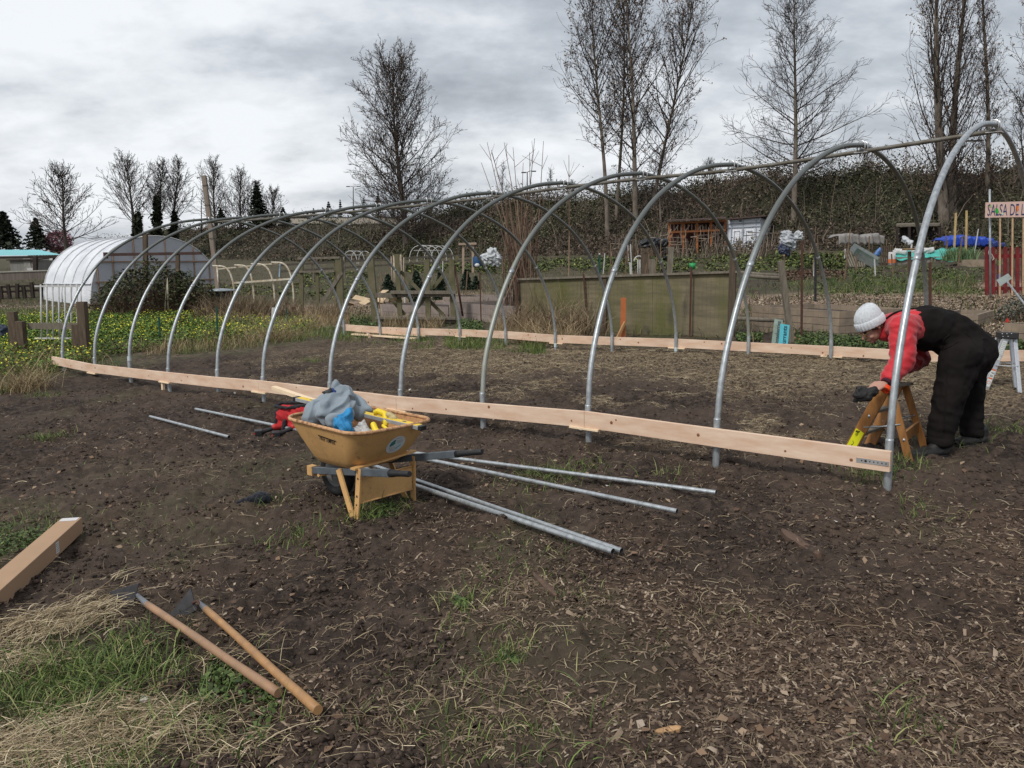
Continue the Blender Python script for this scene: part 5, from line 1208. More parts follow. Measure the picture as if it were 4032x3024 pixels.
# grass blades
q = polar(210000, 2.0, 8.5); z = zones(q[:, 0], q[:, 1]); cl = smooth(.3, .62, fbm(q[:, 0]*2.2+5, q[:, 1]*2.2, 4, 81))
pr = np.clip(z[2]*.8*cl, 0, 1)*np.where(z[2] > .5, 1, .35); q = q[RNG.uniform(0, 1, len(q)) < pr]; n = len(q)
V, F = ribbons(onz(q, -.004), RNG.uniform(0, 2*PI, n), RNG.gamma(4, .009, n)+.012, RNG.uniform(.002, .0045, n), None, upright=1, lean=RNG.uniform(.2, 1.1, n))
V2, F2 = [V], [F]; o = len(V)
for (px, py, nn, sp) in ((150, 2720, 700, .2), (420, 2700, 700, .16), (620, 2850, 450, .18), (480, 2600, 250, .1), (900, 2990, 120, .2), (1500, 2010, 220, .12), (1430, 2040, 120, .1), (2240, 1860, 260, .14), (2130, 1880, 200, .16), (2790, 1240, 0, .1), (180, 1560, 200, .14), (185, 1720, 260, .10), (3520, 1850, 260, .12), (3430, 1880, 160, .14), (3900, 1710, 240, .2), (1820, 2390, 60, .08), (1990, 2610, 70, .06), (1100, 1990, 60, .1), (1200, 2110, 60, .15), (2620, 1880, 50, .1), (3640, 2010, 60, .12), (3300, 1300, 0, .1), (1980, 2960, 60, .2), (2100, 2900, 40, .2), (1230, 1430, 200, .15), (3580, 2880, 60, .08), (3700, 1750, 130, .2), (1150, 2120, 80, .1)):
    if not nn: continue
    c = G(px, py); xy = c[None, :2]+RNG.normal(0, sp, (nn, 2)); a, b = ribbons(onz(xy, -.004), RNG.uniform(0, 2*PI, nn), RNG.gamma(5, .013, nn)+.02, RNG.uniform(.003, .006, nn), None, upright=1, lean=RNG.uniform(.3, 1.2, nn)); V2.append(a); F2.append(b+o); o += len(a)
def patch_blades(reg, nn, lmin, lk, wd, lean=(.1, .8)):
    global o
    xy = sample_poly(poly_g(reg), nn); xy = xy[RNG.uniform(0, 1, nn) < smooth(.25, .6, fbm(xy[:, 0]*1.2, xy[:, 1]*1.2, 3, 3))]; m_ = len(xy)
    P = np.column_stack([xy, terr(xy[:, 0], xy[:, 1])-.01]); return ribbons(P, RNG.uniform(0, 2*PI, m_), RNG.gamma(4, lk/4, m_)+lmin, RNG.uniform(wd*.6, wd*1.3, m_), None, upright=1, lean=RNG.uniform(*lean, m_))
for reg, nn, ll in (([(1200, 1330), (1700, 1380), (1720, 1345), (1400, 1300), (1230, 1290)], 5000, .1), ([(1750, 1375), (2150, 1400), (2150, 1360), (1750, 1335)], 3500, .1), ([(0, 1560), (250, 1490), (500, 1440), (480, 1405), (0, 1400)], 6000, .12), ([(700, 1400), (1200, 1345), (1230, 1290), (700, 1330)], 5000, .12),
                    ([(-50, 1240), (330, 1240), (330, 1215), (-50, 1215)], 2500, .15), ([(280, 1080), (450, 1080), (450, 1000), (280, 1000)], 3000, .3), ([(3250, 1185), (3850, 1175), (3850, 1110), (3050, 1110)], 4000, .14)):
    a, b = patch_blades(reg, nn, .03, ll, .008); V2.append(a); F2.append(b+o); o += len(a)
tag(np_mesh('grass', np.vstack(V2), np.vstack(F2), m_grass), kind='stuff', label='short green grass in the lower left corner and around the plot')
# dry standing grass along the edges
V2, F2 = [], []; o = 0
for reg, nn, ll in (([(0, 1560), (180, 1500), (420, 1440), (640, 1400), (640, 1370), (300, 1390), (0, 1400)], 5500, .15), ([(640, 1400), (1000, 1370), (1200, 1330), (1300, 1285), (1180, 1265), (900, 1320), (640, 1360)], 6500, .17), ([(800, 1300), (1050, 1290), (1050, 1255), (800, 1255)], 2500, .28), ([(1330, 1285), (1700, 1300), (1750, 1285), (1350, 1270)], 2600, .25), ([(1950, 1340), (2250, 1360), (2300, 1325), (1950, 1290)], 2600, .3), ([(1180, 1290), (1340, 1290), (1330, 1250), (1190, 1250)], 2200, .3)):
    a, b = patch_blades(reg, nn, .08, ll, .007, (.1, 1.0)); V2.append(a); F2.append(b+o); o += len(a)
for (px, py, nn, sp) in ((110, 1540, 500, .16), (1090, 1340, 400, .3), (1150, 1300, 500, .4), (2120, 1350, 300, .3)):
    c = G(px, py); xy = c[None, :2]+RNG.normal(0, sp, (nn, 2)); a, b = ribbons(np.column_stack([xy, terr(xy[:, 0], xy[:, 1])]), RNG.uniform(0, 2*PI, nn), RNG.gamma(5, .08, nn)+.05, RNG.uniform(.004, .008, nn), None, upright=1, lean=RNG.uniform(.5, 1.4, nn)); V2.append(a); F2.append(b+o); o += len(a)
tag(np_mesh('dry_grass', np.vstack(V2), np.vstack(F2), m_dry), kind='stuff', label='dry tan grass along the left and back edges of the plot')
# leafy ground cover patches
def leaf_patch(name, regs, mt, label, kind='stuff'):
    V2, F2 = [], []; o = 0
    for reg, nn, hh_, sz, cut in regs:
        xy = sample_poly(poly_g(reg), nn); f = fbm(xy[:, 0]*1.5, xy[:, 1]*1.5, 3, 91); xy = xy[RNG.uniform(0, 1, nn) < smooth(cut, cut+.2, f)]; m_ = len(xy)
        P = np.column_stack([xy, terr(xy[:, 0], xy[:, 1])+RNG.beta(2, 2, m_)*hh_*(.4+fbm(xy[:, 0]*2.5, xy[:, 1]*2.5, 2, 8))]); a, b = leaves(P, RNG.uniform(.5, 1.3, m_)*sz, .4); V2.append(a); F2.append(b+o); o += len(a)
    return tag(np_mesh(name, np.vstack(V2), np.vstack(F2), mt), kind=kind, label=label)
FL = [(-100, 1260), (450, 1250), (640, 1236), (900, 1240), (1150, 1258), (1260, 1285), (1190, 1320), (950, 1345), (700, 1375), (420, 1410), (250, 1470), (-100, 1500)]
leaf_patch('flower_bed_leaves', [(FL, 80000, .26, .042, .15)], leafmat('spring green leaves', [(0, (.03, .05, .012)), (.4, (.06, .11, .018)), (.8, (.11, .19, .03)), (1, (.18, .24, .06))]), 'green leaves under the yellow flowers on the left')
leaf_patch('yellow_flowers', [(FL, 19000, .34, .031, .40)], leafmat('yellow petals', [(0, (.55, .5, .03)), (1, (.75, .72, .08))]), 'small yellow flowers covering the bed on the left')
leaf_patch('purple_brown_weeds', [([(700, 1300), (1000, 1300), (1000, 1265), (650, 1265)], 7000, .2, .05, .4), ([(3060, 1110), (3330, 1110), (3330, 1072), (3060, 1072)], 3500, .15, .08, .3)], leafmat('purplish leaves', [(0, (.05, .03, .02)), (.6, (.11, .06, .045)), (1, (.1, .09, .04))]), 'dull purple brown weeds among the garden beds')
leaf_patch('garden_greens', [([(1950, 1085), (2900, 1078), (3330, 1062), (3330, 1018), (2700, 1022), (2000, 1040)], 20000, .42, .11, .44), ([(1600, 1075), (1950, 1085), (1950, 1045), (1600, 1045)], 4500, .4, .14, .4), ([(1150, 1190), (1450, 1180), (1450, 1080), (1150, 1080)], 4500, .3, .12, .45), ([(3060, 1060), (3330, 1060), (3330, 1015), (3060, 1015)], 7000, .3, .1, .3), ([(500, 1110), (1150, 1130), (1150, 1170), (800, 1170)], 3000, .3, .1, .4)], leafmat('vegetable leaves', [(0, (.04, .035, .02)), (.35, (.045, .06, .02)), (.75, (.085, .125, .035)), (1, (.24, .24, .07))]), 'low green and yellowish vegetables growing in the back plots')
leaf_patch('low_weeds', [([(3130, 1400), (3650, 1415), (3650, 1360), (3130, 1325)], 7500, .16, .036, .25), ([(2900, 1350), (3000, 1350), (3000, 1325), (2900, 1325)], 1200, .13, .036, .2), ([(3960, 1400), (4032, 1400), (4032, 1370), (3960, 1370)], 600, .15, .05, .2), ([(1380, 1300), (1480, 1300), (1480, 1265), (1380, 1265)], 2200, .26, .045, .1), ([(1800, 1340), (1900, 1345), (1900, 1290), (1800, 1285)], 2400, .26, .045, .1), ([(3500, 1870), (3610, 1870), (3600, 1835), (3510, 1835)], 260, .05, .03, .1), ([(1480, 2050), (1560, 2040), (1560, 1985), (1480, 1990)], 160, .03, .022, .1), ([(1790, 2440), (1850, 2440), (1850, 2360), (1790, 2360)], 90, .03, .03, .1), ([(1950, 2635), (2040, 2635), (2040, 2590), (1950, 2590)], 90, .03, .028, .1), ([(700, 2900), (1050, 3000), (1100, 2750), (850, 2600)], 1700, .05, .02, .3), ([(0, 2200), (260, 2150), (200, 2080), (0, 2080)], 1200, .06, .018, .3)], m_weed, 'small green weeds sprouting on the soil and along the far board')

# sparse mixed weeds and litter over the back plots so no ground there is bare sheet
R_bg = [(-300, 1200), (500, 1190), (1150, 1245), (1300, 1262), (1500, 1268), (2040, 1280), (2890, 1322), (4100, 1400), (4400, 1100), (3500, 935), (2990, 985), (2391, 990), (1600, 1020), (1000, 1030), (-300, 1110)]
def bg_cover(n, seed, lo):
    r = np.random.default_rng(seed); px = r.uniform(-100, 4132, n); py = r.uniform(0, 1, n); top = np.interp(px, [0, 1000, 1600, 2400, 3000, 3500, 4032], [1105, 1040, 1022, 992, 988, 960, 950]); bot = np.interp(px, [0, 900, 1300, 2040, 2890, 4032], [1240, 1245, 1262, 1285, 1325, 1390])
    return px, top+(bot-top)*py
NG = 700; px_, py_ = bg_cover(NG, 5, 0); XYg = np.array([G(a, b_)[:2] for a, b_ in zip(px_, py_)])
m_mix = leafmat('mixed plot weeds', [(0, (.035, .03, .018)), (.3, (.05, .06, .02)), (.6, (.09, .10, .035)), (.8, (.14, .105, .06)), (1, (.26, .2, .12))])
r_ = np.random.default_rng(9); k_ = r_.integers(0, NG, 30000); sc_ = np.hypot(XYg[k_, 0], XYg[k_, 1])*.06; xy = XYg[k_]+r_.normal(0, 1, (30000, 2))*sc_[:, None]*[.5, 1.0]; keep = fbm(xy[:, 0]*.5, xy[:, 1]*.5, 3, 3) > .4; xy = xy[keep]; m_ = len(xy)
a, b_ = ribbons(np.column_stack([xy, terr(xy[:, 0], xy[:, 1])]), r_.uniform(0, 2*PI, m_), r_.gamma(3, .05, m_)+.04, r_.uniform(.01, .03, m_), None, upright=1, lean=r_.uniform(.2, 1.3, m_), rng=r_)
tag(np_mesh('plot_weeds', a, b_, m_mix), kind='stuff', label='mixed low weeds and stubble over the back garden plots')

# dead leaves, paper scraps and gravel specks
q = polar(1500, 2.2, 12); u_, v_ = frame(q[:, 0], q[:, 1]); q = q[(fbm(q[:, 0]*.8, q[:, 1]*.8, 3, 15) > .47)]; V, F = leaves(onz(q, .012), RNG.uniform(.012, .045, len(q)), .9, asp=1.25)
tag(np_mesh('dead_leaves', V, F, leafmat('tan dead leaves', [(0, (.07, .04, .025)), (.6, (.19, .12, .075)), (.93, (.3, .22, .15)), (1, (.6, .58, .54))])), kind='stuff', label='scattered dead leaves and pale scraps on the soil')
# ------------------------------------------------------------------ embankment behind the gardens
HC0, HC1 = np.array([32.0, 51.0]), np.array([-38.0, 126.0]); HD = (HC1-HC0); HLn = np.hypot(*HD); HD = HD/HLn; HN = np.array([-HD[1], HD[0]])
if HN@HC0 > 0: HN = -HN
crest_px = [(560, 955), (640, 925), (760, 915), (900, 905), (1050, 890), (1300, 885), (1500, 876), (1620, 862), (1700, 850), (1900, 820), (2050, 800), (2130, 778), (2350, 785), (2500, 770), (2800, 718), (2950, 697), (3100, 680), (3357, 694), (3500, 660), (3700, 655), (3850, 650), (4032, 615), (4500, 580), (5200, 540)]
def crest_pt(px):
    k = (px-2016)/F_PX*1.0; t = (HC0[0]-k*HC0[1])/(HLn*(k*HD[1]-HD[0])); return t, HC0+HD*HLn*t
ct, cz = [], []
for px, py in crest_px:
    py = py+(9 if px > 1600 else 3)
    t, c = crest_pt(px); ct.append(t); cz.append(z_at((c[0], c[1], 0), py))
o_ = np.argsort(ct); ct = np.array(ct)[o_]; cz = np.array(cz)[o_]
def hill_z(s, c):
    """s along (m), c across: 0 crest, + towards the gardens"""
    t = s/HLn; top = np.interp(t, ct, cz); XY = HC0[None]+HD[None]*s[:, None]+HN[None]*c[:, None]; g = terr(XY[:, 0], XY[:, 1])
    k = 1-smooth(0, 15, c); k = np.where(c < 0, 1, k); z = g*(1-k)+top*k
    z += (fbm(s*.2, c*.22, 4, 101, .6)-.60)*3.0*smooth(17, 12, c)*np.where(c < -3, .3, 1)+(fbm(s*1.3, c*1.3, 3, 103)-.5)*.7*smooth(17, 12, c)
    z = np.where(c > 15.2, g-.3, z)
    return XY, z
ss = np.linspace(-45, HLn*2.0, 520); cc = np.concatenate([np.linspace(-60, -4, 10), np.linspace(-3.4, 17, 46)])
S, Cc = np.meshgrid(ss, cc, indexing='ij'); XY, Zh = hill_z(S.ravel(), Cc.ravel()); n1_, n2_ = S.shape
i = np.arange(n1_-1)[:, None]*n2_; j = np.arange(n2_-1)[None]
hillm = mat('bramble bank', (.04, .035, .02), rough=.95, col2=(.018, .02, .010), scale=.6, bump=.25, bscale=2.2)
hill = np_mesh('embankment', np.column_stack([XY, Zh]), np.stack([i+j, i+j+1, i+n2_+j+1, i+n2_+j], -1).reshape(-1, 4), hillm, smooth=True); tag(hill, kind='structure')
nb2 = 190000; s_ = RNG.uniform(-25, HLn*1.75, nb2)
s_ = np.where(RNG.uniform(0, 1, nb2) < .65, RNG.uniform(-20, HLn*.6, nb2), s_); c_ = RNG.uniform(-2.5, 15.5, nb2)**1.0
XY, zz_ = hill_z(s_, c_); br = smooth(.42, .60, fbm(s_*.12, c_*.16, 3, 111)+(fbm(s_*.8, c_*.8, 2, 112)-.5)*.3)
rr2 = RNG.uniform(.08, .22, nb2)*(.7+.6*np.clip(s_/HLn, 0, 1.2)); P = np.column_stack([XY, zz_+np.abs(RNG.normal(.1, .3, nb2))*(1+1.4*(c_ < 1.5))])
dark = RNG.uniform(0, 1, nb2) < br
V, F = leaves(P[~dark], rr2[~dark], .25); tag(np_mesh('bramble_leaves', V, F, leafmat('bramble leaves', [(0, (.020, .024, .011)), (.5, (.052, .056, .026)), (.88, (.09, .09, .045)), (1, (.16, .14, .08))])), kind='stuff', label='dark green brambles smothering the long bank behind the gardens')
V, F = leaves(P[dark], rr2[dark]*.8, .1, asp=2.4); tag(np_mesh('bramble_canes', V, F, leafmat('brown brambles', [(0, (.038, .03, .022)), (.6, (.09, .068, .05)), (1, (.16, .125, .09))])), kind='stuff', label='brown leafless bramble patches on the bank')
nn = 5200; s_ = RNG.uniform(-15, HLn*.75, nn); c_ = RNG.uniform(-1, 14, nn); XY, zz_ = hill_z(s_, c_); V, F = ribbons(np.column_stack([XY, zz_]), RNG.uniform(0, 2*PI, nn), RNG.gamma(4, .35, nn)+.3, RNG.uniform(.015, .04, nn), None, upright=1, lean=RNG.uniform(.1, .9, nn))
tag(np_mesh('bare_saplings', V, F, leafmat('grey brown stems', [(0, (.05, .035, .028)), (.6, (.12, .09, .07)), (1, (.2, .16, .13))])), kind='stuff', label='thin grey brown stems standing all over the bank')

# ------------------------------------------------------------------ trees
def seg_mesh(segs, sides):
    A = np.array([s[0] for s in segs]); B = np.array([s[1] for s in segs]); ra = np.array([s[2] for s in segs]); rb = np.array([s[3] for s in segs])
    d = B-A; d /= np.linalg.norm(d, axis=1)[:, None]+1e-9; ref = np.where(np.abs(d[:, 2:3]) > .9, np.array([[1.0, 0, 0]]), np.array([[0, 0, 1.0]])); u = np.cross(d, ref); u /= np.linalg.norm(u, axis=1)[:, None]; v = np.cross(d, u)
    a = np.arange(sides)*2*PI/sides; ring = u[:, None]*np.cos(a)[None, :, None]+v[:, None]*np.sin(a)[None, :, None]
    V = np.concatenate([A[:, None]+ring*ra[:, None, None], B[:, None]+ring*rb[:, None, None]], 1).reshape(-1, 3); n = len(segs); o = (np.arange(n)*sides*2)[:, None]; j = np.arange(sides)[None]; j2 = (j+1) % sides
    return V, np.stack([o+j, o+j2, o+sides+j2, o+sides+j], -1).reshape(-1, 4)
def grow(rnd, p, d, L, r0, r1, nseg, upc, wob, out):
    """one curved shoot; returns its points"""
    pts = [(p, d, r0)]
    for k in range(nseg):
        d = d+np.array([rnd.gauss(0, wob), rnd.gauss(0, wob), rnd.gauss(0, wob)+upc]); d = d/math.sqrt(d@d); q = p+d*(L/nseg)
        ra = r0+(r1-r0)*k/nseg; rb = r0+(r1-r0)*(k+1)/nseg; out.append((p, q, ra, rb)); p = q; pts.append((p, d, rb))
    return pts
def perp(rnd, d, ang):
    a = np.array([rnd.gauss(0, 1), rnd.gauss(0, 1), rnd.gauss(0, 1)]); a -= d*(a@d); a /= math.sqrt(a@a)+1e-9; return d*math.cos(ang)+a*math.sin(ang)
def bare_tree(label, base, top, r0, prof, cb=.25, nprim=40, ang=(60, 25), upc=.05, seed=1, twig=.011, bark=None, dens=1.0, buds=0, group=None, cat='tree', name='bare_tree', bend=0.0, sec=9, forks=0, budmat=None, budsize=.12, fpow=1.1, topcut=.25):
    rnd = random.Random(seed); base = np.array(base, float); top = np.array(top, float); H_ = np.linalg.norm(top-base)
    t = thing(name, label, cat, base, group)
    if base[2] > -90: base_b = base-np.array([0, 0, .4])
    n = 16; tp = []; wx, wy = rnd.uniform(0, 6), rnd.uniform(0, 6)
    for k in range(n+1):
        f = k/n; tp.append(base+(top-base)*f+np.array([math.sin(f*5+wx)*.012*H_*f**.5+bend*math.sin(f*PI)*H_, math.sin(f*4+wy)*.012*H_, 0]))
    tp[0] = tp[0]-np.array([0, 0, .4])
    MB().tube(tp, [r0*(1.25 if k == 0 else 1)*(1-.93*(k/n)**.85) for k in range(n+1)], 9).build('trunk', bark or MT['bark'], t)
    def tpt(f):
        x = f*n; i = min(int(x), n-1); return tp[i]+(tp[i+1]-tp[i])*(x-i)
    segs = []; ends = []
    for k in range(nprim):
        f = cb+(1-cb)*((k+rnd.random())/nprim)**fpow; f = min(f, .97); Lp = max(.4, 1.32*prof((f-cb)/(1-cb))*(1-topcut*(f-cb)/(1-cb))*rnd.uniform(.8, 1.1)*rnd.choice((1, 1, 1, .6))); az = k*2.4+rnd.uniform(-.5, .5)
        a0 = math.radians(ang[0]+(ang[1]-ang[0])*(f-cb)/(1-cb))*rnd.uniform(.85, 1.15); d = np.array([math.cos(az)*math.sin(a0), math.sin(az)*math.sin(a0), math.cos(a0)])
        rp = min(r0*.42, max(.02, Lp*.011))*(1 if f > .1 else 1.1); pts = grow(rnd, tpt(f), d, Lp, rp, twig, 7, upc, .055, segs)
        for q in range(1, len(pts)):
            for _ in range(max(1, int(sec/6*dens*rnd.uniform(.6, 1.4)))):
                p_, d_, r_ = pts[q]; Ls = (Lp*.42*(1-.62*q/7)+.25)*rnd.uniform(.6, 1.15); d2 = perp(rnd, d_, math.radians(rnd.uniform(28, 50))); d2[2] += .12
                s2 = grow(rnd, p_, d2/math.sqrt(d2@d2), Ls, max(twig, r_*.5), twig*.9, 4, upc, .09, segs)
                for w_ in range(1, 5):
                    for _ in range(1 if rnd.random() < .75*dens else 0):
                        p3, d3_, r3 = s2[w_]; L3 = (Ls*.45+.15)*rnd.uniform(.5, 1.1); d4 = perp(rnd, d3_, math.radians(rnd.uniform(25, 50)))
                        s3 = grow(rnd, p3, d4, L3, twig*.9, twig*.75, 2, upc*1.5, .12, segs); ends.append(s3[-1][0]); ends.append(s3[1][0])
                        if rnd.random() < .6*dens:
                            d5 = perp(rnd, s3[1][1], math.radians(rnd.uniform(25, 50))); s4 = grow(rnd, s3[1][0], d5, L3*.6, twig*.8, twig*.7, 1, 0, .1, segs); ends.append(s4[-1][0])
    V, F = seg_mesh(segs, 3); np_mesh('crown', V, F, MT['twig'] if bark is None or True else bark, t, off=base)
    if buds:
        E_ = np.array(ends); E_ = E_[RNG.integers(0, len(E_), int(len(E_)*buds))]+RNG.normal(0, .06, (int(len(E_)*buds), 3)); V, F = leaves(E_, RNG.uniform(.6, 1.3, len(E_))*budsize, 0, asp=1.3); tag(np_mesh('catkins', V, F, budmat or leafmat('catkins', [(0, (.06, .035, .022)), (.6, (.12, .075, .045)), (1, (.2, .14, .08))]), t, off=base), kind='stuff')
    return t
def tb(px, d): return ground_at(px, d)
def at_py(base, px, py, d=None):
    """point above, seen at px,py, at the distance of base (or d)"""
    return D(px, py, d or base[1])
egg = lambda R, lo=.35: (lambda t: R*(math.sin(PI*min(1, (t*.9+.12))**.75)*(1-.15*t)+.04))
B = tb(1600, 80); bare_tree('big egg shaped bare tree with upswept limbs standing alone against the sky', B, at_py(B, 1545, 300), .38, lambda t: 5.2*(1-.55*t**2.6)*(.8+.3*min(1, t*3)), cb=.10, nprim=88, ang=(66, 30), upc=.06, fpow=1.15, topcut=.1, seed=4, twig=.017, dens=1.2, buds=.3, sec=12)
# second stem of the same tree is part of its trunk
for k, (px, py, d, tx, ty, r, lab, R_, cbv, sd_) in enumerate((
        (2391, 977, 63, 2335, -120, .2, 'leftmost tall bare tree of the clump of five beyond the plywood fence', 3.8, .34, 21),
        (2423, 960, 66, 2470, -160, .18, 'second tall bare tree from the left in the clump of five', 3.2, .38, 22),
        (2508, 955, 62, 2462, -200, .25, 'thick middle tree of the clump of five, limb reaching left', 4.4, .2, 23),
        (2545, 930, 65, 2735, -60, .2, 'right leaning bare tree at the right side of the clump of five', 4.3, .3, 24),
        (2605, 935, 60, 2600, 620, .12, 'thin short bare trunk at the right foot of the clump of five', 1.2, .4, 25))):
    Bq = tb(px, d); bare_tree(lab, Bq, at_py(Bq, tx, ty), r, (lambda R_: (lambda t: R_*(1-t)**.5*(.55+.75*min(1, t*3))+.3))(R_), cb=cbv, nprim=48 if k < 4 else 14, ang=(52, 18), upc=.05, seed=sd_, twig=.0125, buds=.55 if k < 4 else 0, bark=MT['bark_pale'], dens=1.05, group='tall bare trees in a clump')
Bq = tb(3126, 53); bare_tree('cone shaped leafless tree with horizontal lower limbs left of the tall poplars', Bq, at_py(Bq, 3135, -90), .22, lambda t: 4.1*(1-t)**.8*(.8+.3*min(1, t*6))+.3, cb=.26, nprim=70, ang=(80, 30), upc=.05, seed=31, twig=.011, bark=MT['bark_pale'], dens=1.15)
for k, (px, d, tx, r, lab, R_, sd_, bs, cbv) in enumerate(((3725, 45, 3668, .31, 'stout tall poplar, left of the two thick trunked ones', 3.0, 41, .085, .05), (3752, 46, 3795, .28, 'stout tall poplar, right of the two thick trunked ones', 2.3, 42, .085, .05), (3872, 47, 3890, .17, 'slim columnar poplar just right of the two stout ones', .95, 43, .075, .08))):
    Bq = tb(px, d); bare_tree(lab, Bq, at_py(Bq, tx, -330), r, (lambda R_: (lambda t: R_*(1-t*.35)*(.6+.4*min(1, t*4))*1.6))(R_), cb=cbv, nprim=62 if k < 2 else 60, ang=(38, 14), upc=.10, seed=sd_, twig=.009, buds=.75, bark=MT['bark_pale'], dens=.95, name='poplar_tree', group='tall poplars at the right', budsize=bs)
Bq = tb(4090, 48); bare_tree('bare tree cut off by the right edge of the picture', Bq, at_py(Bq, 4120, -60), .25, lambda t: 3.0*(1-t)**.5+.3, cb=.3, nprim=24, ang=(50, 20), seed=51, twig=.011, buds=.3)
# trees on the left skyline
for k, (px, d, tx, ty, r, R_, cbv, sd_, lab, ag) in enumerate(((275, 78, 236, 650, .27, 4.3, .30, 61, 'round crowned bare tree alone at the far left above the greenhouse', (72, 22)),
        (537, 105, 500, 600, .3, 5.0, .25, 62, 'leftmost bare tree of the skyline row, spreading crown', (50, 20)),
        (616, 108, 640, 615, .28, 3.9, .25, 63, 'second bare tree of the skyline row, ivy up its trunk', (45, 20)),
        (683, 110, 700, 612, .28, 4.2, .25, 64, 'third bare tree of the skyline row, left of the leaning pole', (50, 18)),
        (855, 120, 838, 610, .27, 4.9, .2, 65, 'fourth bare tree of the skyline row, just right of the leaning pole', (48, 20)),
        (946, 122, 950, 645, .3, 4.4, .15, 66, 'fifth bare tree of the skyline row, fan shaped crown', (48, 20)),
        (1008, 124, 1015, 680, .25, 3.4, .15, 67, 'sixth bare tree of the skyline row behind the dark spruce', (48, 20)),
        (1060, 125, 1080, 715, .2, 3.6, .1, 68, 'last and smallest bare tree of the skyline row', (50, 25)))):
    Bq = tb(px, d); Bq[2] = max(Bq[2], z_at((Bq[0], Bq[1], 0), 985)) if k else Bq[2]
    if k > 0: Bq[2] = z_at((Bq[0], Bq[1], 0), 960)
    bare_tree(lab, Bq, at_py(Bq, tx, ty+48), r, (lambda R_: (lambda t: R_*math.sqrt(max(0, 1-(t*1.05-.25)**2*1.1))*.8+.3))(R_), cb=cbv, nprim=44, ang=ag, upc=.05, seed=sd_, twig=.019, dens=1.0, topcut=.55, group='bare trees on the left skyline' if k else None)
for (px, py0, pyt, d, wdt, lab) in ((616, 965, 780, 107, .75, 'dark ivy column wrapping the second skyline tree'), (683, 970, 840, 109, .55, 'dark ivy column wrapping the third skyline tree'), (540, 955, 850, 104, .7, 'dark ivy column on the first skyline tree')):
    b_ = D(px, py0, d); t_ = D(px+4, pyt, d); n = 900; f = RNG.uniform(0, 1, n)**.8; P = b_[None]+(t_-b_)[None]*f[:, None]+RNG.normal(0, 1, (n, 3))*(wdt*(1-.6*f))[:, None]*[.5, .5, .6]
    V, F = leaves(P, RNG.uniform(.25, .6, n), .2); o = np_mesh('ivy', V, F, leafmat('ivy leaves', [(0, (.012, .016, .008)), (1, (.035, .04, .02))])); tag(o, lab, 'ivy', 'ivy on the skyline trees')
def conifer(label, px, pyb, pyt, d, wpx, seed, blue=0, dens=1.0):
    rng = np.random.default_rng(seed); b_ = D(px, pyb, d); t_ = D(px, pyt, d); H_ = t_[2]-b_[2]; R_ = wpx/2/F_PX*d*1.02
    t = thing('conifer_tree', label, 'conifer', b_, 'dark conifers on the skyline')
    MB().tube([b_-[0, 0, .3], b_+(t_-b_)*.96], [H_*.022+.04, .02], 8).build('trunk', MT['bark'], t)
    n = int((4200 if H_ > 6 else 2200)*dens); lay = int(H_/.55)+5
    f = rng.uniform(0, 1, n)**.75; lf = np.round(f*lay)/lay; az = rng.integers(0, 9, n)*2*PI/9+lf*23+rng.normal(0, .16, n); rad = rng.uniform(0, 1, n)**.6*(1-.93*lf)*R_*(1+.35*np.sin(lf*47+np.floor(az*2)*1.7))
    P = np.stack([rad*np.cos(az), rad*np.sin(az), .05*H_+f*0+lf*H_*.94-rad*.30+rng.normal(0, .05*H_/lay*8, n)*.3], 1)+b_[None]
    s = rng.uniform(.5, 1.2, n)*max(.12, R_*.17); V, F = leaves(P, s, .35, rng=rng, asp=1.8); np_mesh('crown', V, F, leafmat('conifer needles', [(0, (.010, .014, .009)), (.7, (.025, .034, .02)), (1, (.045, .055, .032))]), t, off=b_)
conifer('broad dark conifer at the far left edge', 25, 985, 838, 85, 150, 1); conifer('dark conifer second from the left edge, before the round bare tree', 150, 985, 862, 80, 110, 2)
conifer('taller dark spruce among the skyline trees left of centre', 1018, 885, 732, 118, 105, 3); conifer('small round dark spruce right of the leaning pole', 872, 880, 820, 112, 60, 4)
conifer('low dark spruce right of the taller spruce', 1116, 870, 818, 116, 52, 5)
for k, (px, pyb, pyt, w_) in enumerate(((1296, 862, 796, 48), (1342, 862, 788, 26), (1434, 862, 782, 38), (1491, 862, 764, 52), (1549, 862, 800, 30), (1395, 862, 815, 26), (1236, 862, 822, 22))):
    conifer(('leftmost small dark fir behind the roadside wall', 'slim dark fir second from the left behind the roadside wall', 'dark fir right of the twin lamp post behind the wall', 'widest dark fir behind the roadside wall, left of the big tree', 'small dark fir right beside the big bare tree trunk', 'low dark fir behind the base of the twin lamp post', 'faint low fir furthest left behind the roadside wall')[k], px, pyb, pyt, 122, w_, 10+k, dens=.7)
